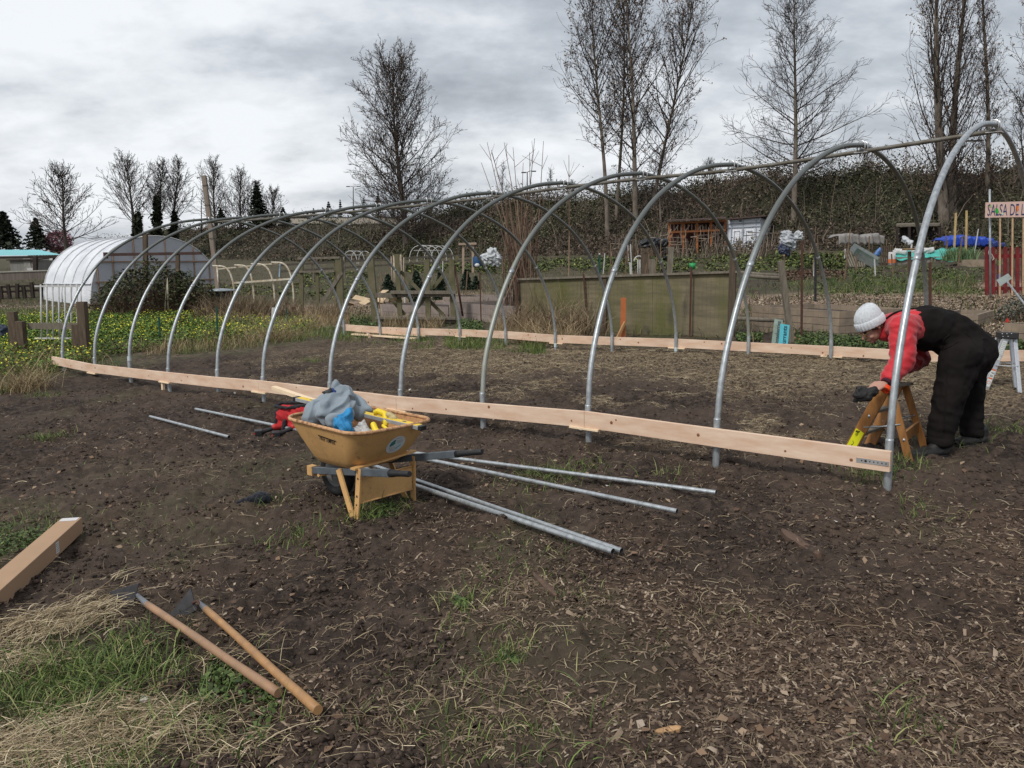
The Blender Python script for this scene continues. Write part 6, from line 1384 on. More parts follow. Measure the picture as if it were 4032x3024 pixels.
# blossom tree, small bare saplings on the crest
b_ = D(232, 1000, 82); t = thing('blossom_tree', 'pink blossoming round tree behind the teal roofed shelter', 'tree', b_); MB().tube([b_, b_+[0, 0, 1.2]], [.12, .08], 8).build('trunk', MT['bark'], t)
n = 2600; a = RNG.normal(0, 1, (n, 3)); a /= np.linalg.norm(a, axis=1)[:, None]; a *= RNG.uniform(.3, 1, (n, 1))**.5*(.8+.35*vnoise3(a, 2.2, 5))[:, None]; P = b_+np.array([0, 0, 1.25])+a*[1.55, 1.3, 1.15]
V, F = leaves(P, RNG.uniform(.08, .2, n), .2); np_mesh('crown', V, F, leafmat('pink blossom', [(0, (.17, .07, .085)), (.6, (.36, .16, .2)), (1, (.55, .32, .36))]), t, off=b_)
for k, (px, pyt, d, R_, lab) in enumerate(((1978, 650, 90, 1.1, 'small leafless sapling on the bank top, left of the distant street lamp'), (2162, 680, 88, .6, 'tiny leafless sapling on the bank top right of the distant street lamp'), (3400, 600, 64, 1.3, 'leafless bush on the bank top between two hoop tops at the right'), (1330, 850, 126, .5, 'low leafless bush above the roadside wall'), (1690, 835, 98, 1.0, 'pinkish leafless bush on the bank right of the big tree'), (1860, 850, 95, .9, 'low leafless bush on the bank left of the small sapling'), (2250, 730, 80, .9, 'leafless bush on the bank left of the tree clump'), (2790, 650, 70, 1.2, 'leafless bush on the bank between the clump and the cone shaped tree'), (4010, 400, 52, 1.6, 'thin bare tree at the right edge above the bank'))):
    b_ = D(px, 900, d); b_[2] = z_at((b_[0], d, 0), float(np.interp(px, [q[0] for q in crest_px], [q[1] for q in crest_px]))+22)
    bare_tree(lab, b_, D(px+5, pyt, d), .06, (lambda R_: (lambda t: R_*(1-t)**.7*.9+.2))(R_), cb=.08, nprim=16, ang=(40, 18), seed=80+k, twig=.011, dens=.6, name='bare_bush' if 'bush' in lab else 'bare_sapling', cat='bush' if 'bush' in lab else 'sapling')
# roadside wall on the bank top, lamp posts, leaning utility pole
a = D(1045, 870, 121); b = D(1625, 868, 99); rw = thing('roadside_wall', 'pale concrete barrier wall on top of the bank behind the hoops', 'wall', a)
MB().bar(a, b, .4, .75).build('panel', mat('pale concrete', (.36, .33, .28), rough=.85, var=.12, scale=.5), rw); MB().bar(a+[0, 0, .42], b+[0, 0, .42], .5, .1).build('coping', mat('dark coping', (.08, .08, .08)), rw)
MB().box(a+[.4, -.5, -.2], (1.2, .5, 1.2)).build('end_block', mat('pale concrete', (.36, .33, .28)), rw)
def lamp(px, pyb, pyt, d, arms, lab, r=.07):
    b_ = D(px, pyb, d); t_ = D(px, pyt, d); t = thing('street_lamp', lab, 'street lamp', b_, 'distant street lamps'); m = mat('dark lamp steel', (.03, .032, .035), rough=.6)
    MB().tube([b_, t_], [r*1.3, r*.8], 8).build('post', m, t)
    for dx, dz in arms:
        MB().tube([t_, t_+[dx*.4, 0, dz], t_+[dx, 0, dz]], [.035, .035, .03], 6).build('arm', m, t); MB().box(t_+[dx*1.1, 0, dz-.03], (.5, .25, .1)).build('lamp_head', m, t)
lamp(1391, 862, 736, 122, ((-.7, .1), (.7, .1)), 'distant twin headed street lamp above the wall, left of the big tree'); lamp(2076, 800, 678, 90, ((-.35, 0), (.65, .12)), 'distant street lamp with offset heads above the bank, centre', .06); lamp(793, 940, 787, 118, ((.7, .12),), 'distant curved street lamp beside the leaning wooden pole'); lamp(3832, 665, 553, 62, ((-.3, 0), (.3, 0)), 'small lamp post on the bank between the poplars', .04)
up_b = D(862, 1152, 40); up_t = D(803, 692, 40.6); up_ = thing('utility_pole', 'tall leaning grey wooden pole behind the tunnel at the left', 'pole', up_b)
MB().bar(up_b-[0, 0, .3], up_t, .2, .2, up=(0, 1, 0)).build('pole', mat('silvery timber', (.24, .2, .165), rough=.9, col2=(.13, .105, .085), scale=3, stretch=(4, 4, .4), bump=.004), up_); MB().tube([up_t+[.02, 0, -.05], up_t+[-.28, 0, -.05], up_t+[-.34, 0, -.12]], [.03, .03, .05], 8).build('bracket', MT['galv'], up_)
for z in (.5, 1.5, 3.2): MB().lathe(tuple(up_b+(up_t-up_b)*(1-z/6)), [(.145, -.02), (.145, .02)], 12).build('band', MT['wire'], up_)
# ------------------------------------------------------------------ garden plots behind and left
def up_to(b, px, py): return D(px, py, b[1])
def post_thing(name, label, cat, b, tp, wd, mt, group=None, square=True, part='post', tip=None):
    t = thing(name, label, cat, b, group)
    m = MB(); m.bar(np.array(b)-[0, 0, .15], tp, wd, wd, up=(0, 1, 0)) if square else m.tube([np.array(b)-[0, 0, .15], tp], wd/2, 7)
    m.build(part, mt, t)
    if tip is not None: q = np.array(tp); MB().tube([q-(q-np.array(b))*.06, q+[0, 0, .002]], wd*.62, 6).build('coloured_tip', tip, t)
    return t
def single(name, label, cat, mb, mt, group=None, **k): return tag(mb.build(name, mt, **k), label, cat, group)
m_film = mat('milky greenhouse film', (.66, .68, .71), rough=.38, col2=(.47, .49, .53), scale=1.3, spec=.5, bump=.015, bscale=2.5)
m_tealroof = mat('teal metal roofing', (.14, .42, .45), rough=.5, var=.12, scale=1)
m_dkwood = mat('dark stained timber', (.035, .025, .022), rough=.85)

# --- white polytunnel
LB = ground_at(360, 42); RB = ground_at(868, 48.5); gw = (RB-LB)[:2]; gW = np.hypot(*gw); gw = gw/gW; gp = np.array([-gw[1], gw[0]])
mid_ = (LB+RB)/2; zt = z_at((mid_[0], mid_[1], 0), 930); GL = 4.8; zb = min(LB[2], RB[2])-.1
gt = thing('polytunnel', 'white film covered round greenhouse with five ribs at the far left', 'greenhouse', mid_)
def arch(s, off=0.0, n=26, k0=0, k1=None):
    out = []
    for k in range(n+1):
        a = PI*k/n; x = -math.cos(a); z = math.sin(a)**.82; q = LB[:2]+gw*gW*(x+1)/2+gp*s; out.append(np.array([q[0], q[1], zb+(zt+off-zb)*z]))
    return out
nr_ = 25; rows_ = []
for k in range(nr_+1):
    s = GL*k/nr_; ph = (s/GL*5) % 1; rows_.append(arch(s, -.035*math.sin(ph*PI)))
V = [p for r in rows_ for p in r]; n = 27; F = [(i*n+j, i*n+j+1, (i+1)*n+j+1, (i+1)*n+j) for i in range(nr_) for j in range(n-1)]
MB().add(V, F, True).build('film_cover', m_film, gt, fix=False)
for k in range(6): MB().tube([p+[0, 0, .012] for p in arch(GL*k/5)], .035, 6).build('rib', mat('pale tube', (.45, .46, .47), rough=.5), gt)
fr = arch(0); MB().add([p for p in fr]+[np.array([p[0], p[1], zb]) for p in fr], [(i, i+1, n+i+1, n+i) for i in range(n-1)]).build('gable_film', mat('hazy film', (.47, .49, .53), rough=.3, col2=(.36, .38, .42), scale=.8), gt, fix=False)
for f_ in (.16, .3, .42, .55, .7, .84):
    i = int(f_*26); p = fr[i]; o = np.array([gp[0], gp[1], 0])*-.04; MB().bar(np.array([p[0], p[1], zb])+o, p+o, .07, .05).build('gable_stud', mat('tan stud', (.25, .17, .12), rough=.8), gt)
for zf in (.33, .62): 
    a = [p for p in fr if p[2] > zb+(zt-zb)*zf]; o = np.array([gp[0], gp[1], 0])*-.07; q0 = a[0].copy(); q1 = a[-1].copy(); q0[2] = q1[2] = zb+(zt-zb)*zf; MB().bar(q0+o, q1+o, .05, .07).build('gable_rail', mat('tan stud', (.25, .17, .12)), gt)
sk = [arch(GL*k/10) for k in range(11)]
MB().tube([r[2]+np.array([-gw[0]*.06, -gw[1]*.06, .0]) for r in sk], .035, 6).build('side_rail', m_film, gt)
# --- dark beam in front
t = thing('timber_goalpost', 'dark brown crossbeam on a post in front of the greenhouse, above the brambles', 'timber frame', G(575, 1240)); yb = 29.0
MB().bar(D(412, 1003, yb), D(792, 997, yb), .12, .1).build('crossbeam', mat('red brown beam', (.055, .03, .025), rough=.8), t); MB().box(D(416, 1006, yb-.05), (.12, .1, .22)).build('beam_end', mat('red brown beam', (.055, .03, .025)), t)
b_ = ground_at(576, yb); MB().bar(b_, D(572, 920, yb), .14, .14, up=(0, 1, 0)).build('post', MT['brown_wood'], t); b_ = ground_at(700, yb); MB().bar(b_, D(700, 999, yb), .12, .12, up=(0, 1, 0)).build('post', MT['brown_wood'], t)
# --- bramble bush
def bush(name, label, base, w_, d_, h, nleaf, ncane, lm, cm, lsz=.09, seed=0, low=.35, cat='bush', clen=(.6, 1.6), dome=1.0):
    rng = np.random.default_rng(seed); t = thing(name, label, cat, base)
    a = rng.uniform(0, 2*PI, ncane); r = rng.uniform(0, 1, ncane)**.5; P = np.column_stack([base[0]+np.cos(a)*r*w_/2, base[1]+np.sin(a)*r*d_/2, np.zeros(ncane)]); P[:, 2] = base[2]
    hh_ = h*np.sqrt(np.clip(1-r**2*dome, .05, 1))
    V, F = ribbons(P, rng.uniform(0, 2*PI, ncane), hh_*rng.uniform(.5, 1.25, ncane), rng.uniform(.008, .02, ncane), None, upright=1, lean=rng.uniform(.1, 1.1, ncane), seg=5, bend=1.2, rng=rng); np_mesh('canes', V, F, cm, t, off=base)
    if nleaf:
        a = rng.uniform(0, 2*PI, nleaf); r = rng.uniform(0, 1, nleaf)**.55; X_ = np.cos(a)*r; Y_ = np.sin(a)*r; top = h*np.sqrt(np.clip(1-r**2*.93, .03, 1))*(.8+.45*fbm(X_*2.2+seed, Y_*2.2, 3, seed))
        zf = low+(1-low)*rng.uniform(0, 1, nleaf)**.6; P = np.column_stack([base[0]+X_*w_/2, base[1]+Y_*d_/2, base[2]+top*zf]); V, F = leaves(P, rng.uniform(.5, 1.3, nleaf)*lsz, .3, rng=rng, asp=1.3); np_mesh('leaves', V, F, lm, t, off=base)
    return t
lm_br = leafmat('dark bramble leaves near', [(0, (.018, .026, .010)), (.6, (.045, .056, .022)), (.9, (.085, .095, .045)), (1, (.14, .1, .05))]); cm_br = leafmat('dead bramble canes', [(0, (.04, .025, .018)), (.6, (.11, .07, .048)), (1, (.22, .16, .11))])
for k, (px, py, w_, d_, h, nl, nc, lo, lab) in enumerate(((600, 1243, 3.4, 2.6, 1.75, 3800, 2000, .5, 'large dark bramble mound in front of the white greenhouse'), (455, 1238, 1.7, 1.6, 1.15, 900, 800, .35, 'lower bramble mound at the left foot of the large one'), (745, 1240, 2.0, 2.0, 1.5, 1300, 1000, .45, 'bramble mound at the right side of the large one, below the leaning pole'))):
    bush('bramble_bush', lab, G(px, py), w_, d_, h, nl, nc, lm_br, cm_br, .085, 200+k, lo)
cm_dry = leafmat('dry weed stalks', [(0, (.07, .045, .03)), (.6, (.17, .115, .07)), (1, (.32, .25, .16))])
for k, (px, py, w_, h, nc, lab) in enumerate(((950, 1262, 2.6, 1.1, 1300, 'dry brown weed thicket under the white pipe frame'), (1120, 1262, 1.6, .9, 800, 'dry brown weed thicket between the white pipe frame and the trellis'), (1295, 1262, 1.3, .75, 500, 'dry weed tuft at the foot of the trellis'), (840, 1262, 1.4, .9, 500, 'dry weed thicket in front of the dark green can'))):
    bush('dry_thicket', lab, G(px, py), w_, 1.3, h, 0, nc, None, cm_dry, seed=220+k, cat='weeds')
# --- left fence posts with metal gate
mbw = MT['brown_wood']
for px, py, tx, ty, wd, lab in ((62, 1397, 48, 1227, .14, 'thick dark fence post furthest left'), (92, 1408, 80, 1265, .14, 'shorter dark post wired to the furthest left fence post'), (337, 1403, 322, 1188, .15, 'tallest dark fence post, right of the white metal gate'), (306, 1400, 302, 1278, .14, 'short dark post at the right end of the fence rail')):
    post_thing('fence_post', lab, 'fence post', G(px, py), up_to(G(px, py), tx, ty), wd, mbw, 'dark posts at the left edge')
b_ = G(200, 1402); single('fence_rail', 'short weathered rail joining the dark posts across the white gate', 'rail', MB().bar(up_to(b_, 112, 1283), up_to(b_, 312, 1284), .06, .12), MT['grey_wood'])
b_ = G(230, 1362); t = thing('metal_gate', 'white painted metal bar gate standing behind the short weathered rail', 'gate', b_)
for k, px in enumerate((160, 183, 206, 230, 254, 278, 302)): MB().tube([up_to(b_, px+5, 1335), up_to(b_, px, 1120)], .018, 6).build('bar', MT['white_paint'], t)
for y0_ in (1127, 1332): MB().bar(up_to(b_, 137, y0_), up_to(b_, 320, y0_), .03, .035).build('crossbar', MT['white_paint'], t)
sc = MB()
for s in (-1, 1): sc.tube([up_to(b_, 233+s*(6+9*math.cos(a/5)*(.4+a/24)), 1268-11*math.sin(a/5)*(.4+a/24)) for a in range(30)], .01, 5)
sc.build('scroll', MT['white_paint'], t)
b_ = G(8, 1345); q = up_to(b_, 8, 1300); o = blob('canvas_sack', [(q, .13, q+[-.5, 0, -.03], .15), (q+[.02, 0, -.1], .1, q+[-.3, 0, -.1], .12)], mat('navy canvas', (.04, .05, .075), rough=.8), voxel=.02, fold=.04, fscale=5); tag(o, 'dark navy canvas bundle at the left edge beside the fence post', 'bundle')
# --- shelter, shed, house, fences at the far left
b_ = ground_at(140, 58); t = thing('roofed_shelter', 'open shelter with teal corrugated roof at the left edge', 'shelter', b_)
P = [D(-260, 984, 62), D(155, 984, 62), D(247, 1004, 57), D(-300, 1010, 55)]
n_ = 90; vs = []
for k in range(n_+1):
    f = k/n_; a = P[0]+(P[1]-P[0])*f; c = P[3]+(P[2]-P[3])*f; dz = .02*math.sin(k*PI/1.0+.5) if 0 else .022*(k % 2); vs += [a+[0, 0, dz], c+[0, 0, dz]]
MB().add(vs, [(2*k, 2*k+1, 2*k+3, 2*k+2) for k in range(n_)]).build('roof', m_tealroof, t, fix=False)
MB().bar(P[3]-[0, 0, .12], P[2]-[0, 0, .12], .12, .16).build('eave_beam', m_dkwood, t)
for px, d, w_ in ((140, 55.5, .24), (216, 57, .2), (-60, 55.5, .24)): q = ground_at(px, d); MB().bar(q, D(px, 1010, d), w_, w_, up=(0, 1, 0)).build('post', m_dkwood, t)
def housebox(name, label, cat, p0, p1, d0, d1, py0, pyt, mt, rmt, depth=3.0, roof=.3, group=None):
    a = ground_at(p0, d0); c = ground_at(p1, d1); a[2] = z_at((a[0], a[1], 0), py0); c[2] = a[2]; h = z_at((a[0], a[1], 0), pyt)-a[2]; u = (c-a); n3 = np.array([-u[1], u[0], 0]); n3 /= np.linalg.norm(n3)
    if n3[1] < 0: n3 = -n3
    t = thing(name, label, cat, a, group); m = MB(); m.prism([a, c, c+n3*depth, a+n3*depth], (0, 0, h)); m.build('wall', mt, t)
    e = u/np.linalg.norm(u)*.15; hh2 = np.array([0, 0, h+.003]); m = MB(); m.prism([a-e-n3*.2+hh2, c+e-n3*.2+hh2, c+e+n3*(depth+.2)+hh2+[0, 0, roof], a-e+n3*(depth+.2)+hh2+[0, 0, roof]], (0, 0, .08)); m.build('roof', rmt, t)
    return t, a, u, n3, h
m_shed = mat('grey shed boards', (.2, .195, .18), rough=.85, var=.2, scale=2.5, stretch=(6, 6, .3))
t, a, u, n3, h = housebox('garden_shed', 'small grey board shed with white door, seen under the teal roof', 'shed', 44, 154, 66, 66, 1086, 1026, m_shed, m_dkwood)
MB().box(a+u*.62+n3*-.02+[0, 0, .75], (.55, .04, 1.5)).build('door', mat('paler boards', (.25, .24, .22)), t); MB().box(a+u*.72-n3*.05+[0, 0, .3], (.45, .1, .6)).build('white_panel', MT['white_paint'], t)
t, a, u, n3, h = housebox('grey_house', 'low grey house with two white framed windows far behind the shelter', 'house', 120, 262, 108, 104, 1036, 1008, mat('grey siding', (.12, .125, .12)), mat('brown shingles', (.09, .065, .055)), depth=7, roof=1.2)
for f in (.28, .66): MB().box(a+u*f-n3*.05+[0, 0, h*.6], (1.0, .1, h*.55)).build('window', MT['white_paint'], t)
b0_ = G(-60, 1118); b1_ = G(196, 1112); t = thing('board_fence', 'pale low board fence with white top rail in front of the shed', 'fence', b0_)
MB().bar(b0_+[0, 0, .42], b1_+[0, 0, .48], .03, .5).build('boards', mat('greyed fence boards', (.17, .14, .12), rough=.9, var=.3, scale=1, stretch=(9, 9, .3)), t); MB().bar(b0_+[0, -.03, .68], b1_+[0, -.03, .74], .05, .07).build('top_rail', mat('pale rail', (.4, .38, .33)), t)
b0_ = G(-40, 1178); b1_ = G(188, 1170); t = thing('rustic_fence', 'dark rough split rail fence left of the white greenhouse', 'fence', b0_)
for f in (.05, .2, .34, .47, .6, .74, .88, .98): q = b0_+(b1_-b0_)*f; MB().bar(q, q+[.05*math.sin(f*30), 0, .75+.1*math.sin(f*19)], .16, .14, up=(0, 1, 0)).build('post', m_dkwood, t)
for z in (.35, .62): MB().bar(b0_+[0, 0, z], b1_+[0, 0, z+.05], .09, .11).build('rail', m_dkwood, t)
# --- white pipe frame
b_ = G(880, 1190); t = thing('hoop_trellis', 'rust streaked white pipe hoop frame, open, behind the dark green can', 'hoop frame', b_); d0 = 31.0
def hoopf(x0, x1, ytop, yl, yr, d=d0):
    pts = []; 
    for k in range(13):
        a = PI*k/12*.5; pts.append(D(x0+(x1-x0)*math.sin(a)**.9, ytop+(yr-ytop)*(1-math.cos(a))**1.3, d))
    return pts
for x0, x1, yt in ((858, 925, 1048), (945, 1000, 1045), (1010, 1082, 1040), (1090, 1157, 1034)):
    MB().tube([D(x0-20, yt-1, d0+1.0)]+hoopf(x0, x1, yt, 1150, 1200), .035, 7).build('hoop', MT['rust_white'], t)
MB().bar(D(850, 1060, d0+1), D(1095, 1036, d0+1), .05, .05).build('top_rail', MT['rust_white'], t); MB().bar(D(921, 1114, d0-.1), D(1143, 1098, d0-.1), .05, .07).build('side_rail', MT['rust_white'], t)
MB().tube([D(862, 1150, d0), D(855, 1052, d0)], .03, 6).build('leg', MT['rust_white'], t); MB().bar(D(1100, 1090, d0+.3), D(1103, 1033, d0+.3), .04, .05, up=(0, 1, 0)).build('blue_post', mat('pale blue paint', (.3, .42, .52)), t)
# --- green can with metal lid
b_ = G(876, 1232); q = b_.copy(); H1 = z_at(b_, 1146)-b_[2]; t = thing('waste_can', 'dark green garden can with a shiny round metal lid', 'bin', b_)
MB().lathe(b_, [(.0001, 0), (.36, 0), (.42, H1), (.0001, H1)], 24).build('drum', mat('dark green plastic', (.02, .035, .028), rough=.6), t); MB().lathe(b_+[0, 0, H1+.003], [(.56, 0), (.57, .03), (.3, .07), (.05, .09), (.0001, .09)], 28).build('lid', mat('grey zinc lid', (.28, .32, .34), rough=.4, metal=.4), t)
single('pipe_stakes', 'pair of white pipes leaning together in front of the brambles', 'pipes', MB().tube([G(648, 1250), up_to(G(648, 1250), 659, 1098), up_to(G(648, 1250), 664, 1250)], .035, 7), mat('yellowed white pipe', (.5, .47, .36), rough=.6))
for px, py, tx, ty, lab in ((632, 1362, 626, 1247, 'green metal stake in the yellow flowers, left one'), (858, 1340, 852, 1205, 'green metal stake in the yellow flowers, middle one'), (1138, 1300, 1126, 1215, 'green metal stake beside the crooked white post')):
    post_thing('garden_stake', lab, 'stake', G(px, py), up_to(G(px, py), tx, ty), .03, mat('dark green stake', (.01, .06, .045), rough=.5), 'green stakes in the flower bed')
b_ = G(1075, 1282); t = thing('white_post', 'crooked white wooden post with a small board on top beside the flower bed', 'post', b_); MB().bar(b_, up_to(b_, 1080, 1212), .13, .05, up=(0, 1, 0)).build('post', MT['white_paint'], t); MB().bar(up_to(b_, 1085, 1225), up_to(b_, 1098, 1198), .12, .04, up=(0, 1, 0)).build('board', MT['white_paint'], t)
# --- trellis and timber frame
mm_ = MT['moss_wood']
b_ = G(1265, 1252); t = thing('timber_trellis', 'weathered mossy timber gate frame with a diagonal board, left of the big frame', 'gate frame', b_)
for x0, y0, x1, y1, w_ in ((1188, 1250, 1186, 1018, .12), (1252, 1248, 1249, 1070, .1), (1346, 1262, 1333, 1014, .2), (1322, 1250, 1320, 1030, .08)): MB().bar(up_to(b_, x0, y0)-[0, 0, .1], up_to(b_, x1, y1), w_, w_, up=(0, 1, 0)).build('post', mm_, t)
for x0, y0, x1, y1, w_ in ((1174, 1018, 1340, 1014, .07), (1180, 1070, 1320, 1068, .06), (1186, 1244, 1270, 1246, .1), (1255, 1215, 1348, 1072, .11)): MB().bar(up_to(b_, x0, y0)-[0, .1, 0], up_to(b_, x1, y1)-[0, .1, 0], .05, w_).build('crosspiece', MT['grey_wood'], t)
b_ = G(1620, 1283); t = thing('potting_bench', 'large weathered post and beam potting bench frame left of the plywood fence', 'timber frame', b_)
for x0, y0, x1, y1, w_ in ((1482, 1292, 1456, 996, .17), (1578, 1285, 1562, 1000, .12), (1688, 1283, 1680, 1022, .14), (1786, 1292, 1778, 1022, .14)): MB().bar(up_to(b_, x0, y0)-[0, 0, .1], up_to(b_, x1, y1), w_, w_, up=(0, 1, 0)).build('post', mm_, t)
for x0, y0, x1, y1, w_, th in ((1480, 1162, 1566, 1163, .13, .05), (1542, 1150, 1798, 1151, .08, .25), (1560, 1162, 1790, 1161, .1, .05), (1484, 1250, 1796, 1252, .06, .25), (1490, 1262, 1790, 1264, .1, .05)): MB().bar(up_to(b_, x0, y0)-[0, .12, 0], up_to(b_, x1, y1)-[0, .12, 0], th, w_).build('beam', MT['grey_wood'], t)
for x0, y0, x1, y1 in ((1575, 1069, 1748, 1245), (1705, 1134, 1803, 1009), (1530, 1170, 1592, 1240), (1590, 1275, 1700, 1140)): MB().bar(up_to(b_, x0, y0)+[0, .12, 0], up_to(b_, x1, y1)+[0, .12, 0], .04, .09).build('brace', mm_, t)
MB().tube([up_to(b_, 1822, 1245), up_to(b_, 1790, 1045)], .03, 6).build('leaning_pipe', MT['rust'], t)
# --- long two rail fence in the back plots
a = D(1098, 1044, 46); c = D(2040, 993, 60); t = thing('rail_fence', 'long weathered two rail fence running behind the timber frames', 'fence', a)
for dz in (0, -.36): MB().bar(a+[0, 0, dz], c+[0, 0, dz], .05, .12).build('rail', MT['grey_wood'], t)
for k in range(10): q = a+(c-a)*(k/9); MB().bar((q[0], q[1]+.06, gz(q[0], q[1])-.1), q+[0, .06, .15], .12, .12, up=(0, 1, 0)).build('post', MT['grey_wood'], t)
# --- small white hoop tunnels
def hoop_tunnel(label, x0, x1, ytop, ybot, d, nh, ln, r=.025):
    a = D(x0, ybot, d); c = D(x1, ybot, d); h = z_at(a, ytop)-a[2]; t = thing('hoop_tunnel', label, 'hoop frame', a, 'small white hoop frames')
    W_ = (c-a)*.55; st = (c-a)*.45
    for k in range(nh):
        o = a+st*k/(nh-1)+np.array([0, ln*k/(nh-1), 0]); MB().tube([o+W_*(1-math.cos(PI*j/12))/2+np.array([0, 0, h*math.sin(PI*j/12)**.7]) for j in range(13)], r, 5, cap=False).build('hoop', MT['white_paint'], t)
    for f in (.5, .2, .8): z = h*math.sin(PI*f)**.7 if f != .5 else h; o = a+W_*f+[0, 0, z]; MB().tube([o, o+st+[0, ln, 0]], r*.9, 5).build('ridge_bar', MT['white_paint'], t)
hoop_tunnel('larger white hoop frame right of the big tree trunk', 1613, 1778, 966, 1030, 56, 4, 2.0); hoop_tunnel('smaller sagging white hoop frame left of the big tree trunk', 1353, 1450, 988, 1040, 56, 3, 1.5)
b_ = D(1932, 1028, 50); o = blob('plastic_dome', [(b_+[-.4, 0, .2], .28, b_+[.35, 0, .2], .3), (b_+[0, 0, .25], .42, b_+[.1, 0, .5], .3), (b_+[-.2, 0, -.1], .22, b_+[.4, 0, -.2], .22)], mat('clear grey film', (.42, .44, .46), rough=.35, var=.2, scale=2), voxel=.04, smooth=18, fold=.10, fscale=3); tag(o, 'rounded plant bed cover of pale plastic film by the rail fence', 'plastic cover')
b_ = D(1879, 1050, 47); single('blue_barrel', 'blue plastic barrel standing left of the plastic covered mound', 'barrel', MB().lathe(b_, [(.0001, 0), (.24, 0), (.26, .1), (.26, .5), (.22, .58), (.0001, .58)], 16), mat('blue plastic', (.015, .06, .14), rough=.6))
b_ = D(1879, 1052, 44); single('white_ball', 'white round bag on the ground before the blue barrel', 'bag', MB().ball((b_[0], b_[1], b_[2]+.1), .14, 8, (1, 1, .8)), MT['white_paint'])
b_ = ground_at(1840, 47); t = thing('tee_post_frame', 'pale T shaped timber post frame left of the plastic covered mound', 'timber frame', b_)
for px in (1824, 1862): MB().bar(ground_at(px, 47), D(px, 962, 47), .13, .13, up=(0, 1, 0)).build('post', mat('pale tan timber', (.32, .24, .18)), t)
MB().bar(D(1806, 961, 46.9), D(1876, 959, 46.9), .14, .12).build('crossbar', mat('pale tan timber', (.32, .24, .18)), t)
# --- small evergreen shrubs
lm_ev = leafmat('blue green needles', [(0, (.012, .02, .012)), (.6, (.028, .045, .028)), (1, (.06, .085, .05))])
for k, (px, py, pyt, w_, lab) in enumerate(((1529, 1158, 1082, 58, 'small dark evergreen shrub behind the left part of the timber frame'), (1642, 1188, 1068, 78, 'largest dark evergreen shrub behind the middle of the timber frame'), (1735, 1180, 1075, 62, 'dark evergreen shrub behind the right part of the timber frame'), (1836, 1142, 1064, 46, 'small dark evergreen shrub right of the timber frame'), (1874, 1140, 1090, 32, 'tiny dark evergreen shrub, the rightmost one'))):
    b_ = G(px, py); h = z_at(b_, pyt)-b_[2]; t = thing('evergreen_shrub', lab, 'shrub', b_, 'dark evergreen shrubs'); n = 1500; rng = np.random.default_rng(300+k); f = rng.uniform(0, 1, n); a = rng.uniform(0, 2*PI, n); R_ = w_/F_PX*b_[1]/2; r = rng.uniform(.2, 1, n)*R_*np.clip(1.15-f, .08, 1)*(1+.3*np.sin(a*5+f*9))
    MB().tube([b_, b_+[0, 0, h*.9]], [.03, .012], 6).build('stem', MT['bark'], t); V, F = leaves(b_+np.column_stack([r*np.cos(a), r*np.sin(a), f*h]), rng.uniform(.04, .1, n)*1.1, .3, rng=rng, asp=1.6); np_mesh('foliage', V, F, lm_ev, t, off=b_)
# --- grey raised beds and heap left of the plywood
def bed(label, px0, py0, px1, py1, h, depth, mt=None, planks=3, group='raised garden beds', dirr=None):
    a = G(px0, py0); c = G(px1, py1); a[2] -= .03; c[2] -= .03; u = c-a; L_ = np.linalg.norm(u[:2]); n3 = np.array([-u[1], u[0], 0])/L_
    if n3[1] < 0: n3 = -n3
    if dirr is not None: n3 = np.array(dirr)
    t = thing('raised_bed', label, 'raised bed', a, group); mt = mt or MT['bed_wood']; z0 = min(a[2], c[2]); top = max(a[2], c[2])+h
    def side(p, q, thv=.04):
        for k in range(planks):
            hp_ = (top-z0)/planks; zc = z0+hp_*(k+.5); p2 = np.array([p[0], p[1], zc]); q2 = np.array([q[0], q[1], zc]); MB().bar(p2, q2, thv, hp_-.008).build('plank', mt, t)
    e = u/np.linalg.norm(u)*.022
    side(a, c); side(a+n3*depth, c+n3*depth); side(a+e+n3*.022, a+e+n3*(depth-.022)); side(c-e+n3*.022, c-e+n3*(depth-.022))
    m = MB(); m.prism([a+e*2+n3*.05, c-e*2+n3*.05, c-e*2+n3*(depth-.05), a+e*2+n3*(depth-.05)], (0, 0, .01)); 
    for i_, v in enumerate(m.v): m.v[i_] = (v[0], v[1], top-.10-(.01 if i_ < 4 else 0))
    m.build('soil', mat('bed soil', (.04, .03, .025), rough=.95), t)
    return t, a, c, n3, top
m_pb = mat('pinkish grey boards', (.23, .19, .17), rough=.9, var=.2, scale=3)
bed('pinkish grey raised bed behind the timber frame', 1500, 1252, 1768, 1262, .42, 2.2, m_pb, 2); bed('pinkish grey raised bed between the timber frame and the plywood fence', 1772, 1262, 2022, 1278, .5, 2.2, m_pb, 2); bed('low far raised bed seen above the two pinkish grey ones', 1745, 1192, 1990, 1196, .25, 1.6, m_pb, 1)
sh = []; rnd = random.Random(5); b_ = G(1460, 1198); t = thing('board_scraps', 'heap of torn tan plywood and paper sheets behind the timber frame', 'scrap heap', b_)
for k in range(9): q = b_+np.array([rnd.uniform(-1.0, 1.1), rnd.uniform(-.4, .4), .08+.05*k*rnd.random()]); MB().box(q, (rnd.uniform(.4, .8), rnd.uniform(.3, .5), .02), tilt=Matrix.Rotation(rnd.uniform(-.5, .5), 3, 'X') @ Matrix.Rotation(rnd.uniform(-.4, .4), 3, 'Y') @ Matrix.Rotation(rnd.uniform(0, 3), 3, 'Z')).build('sheet', mat('tan torn sheet', (.45, .34, .22), rough=.8, var=.15), t)
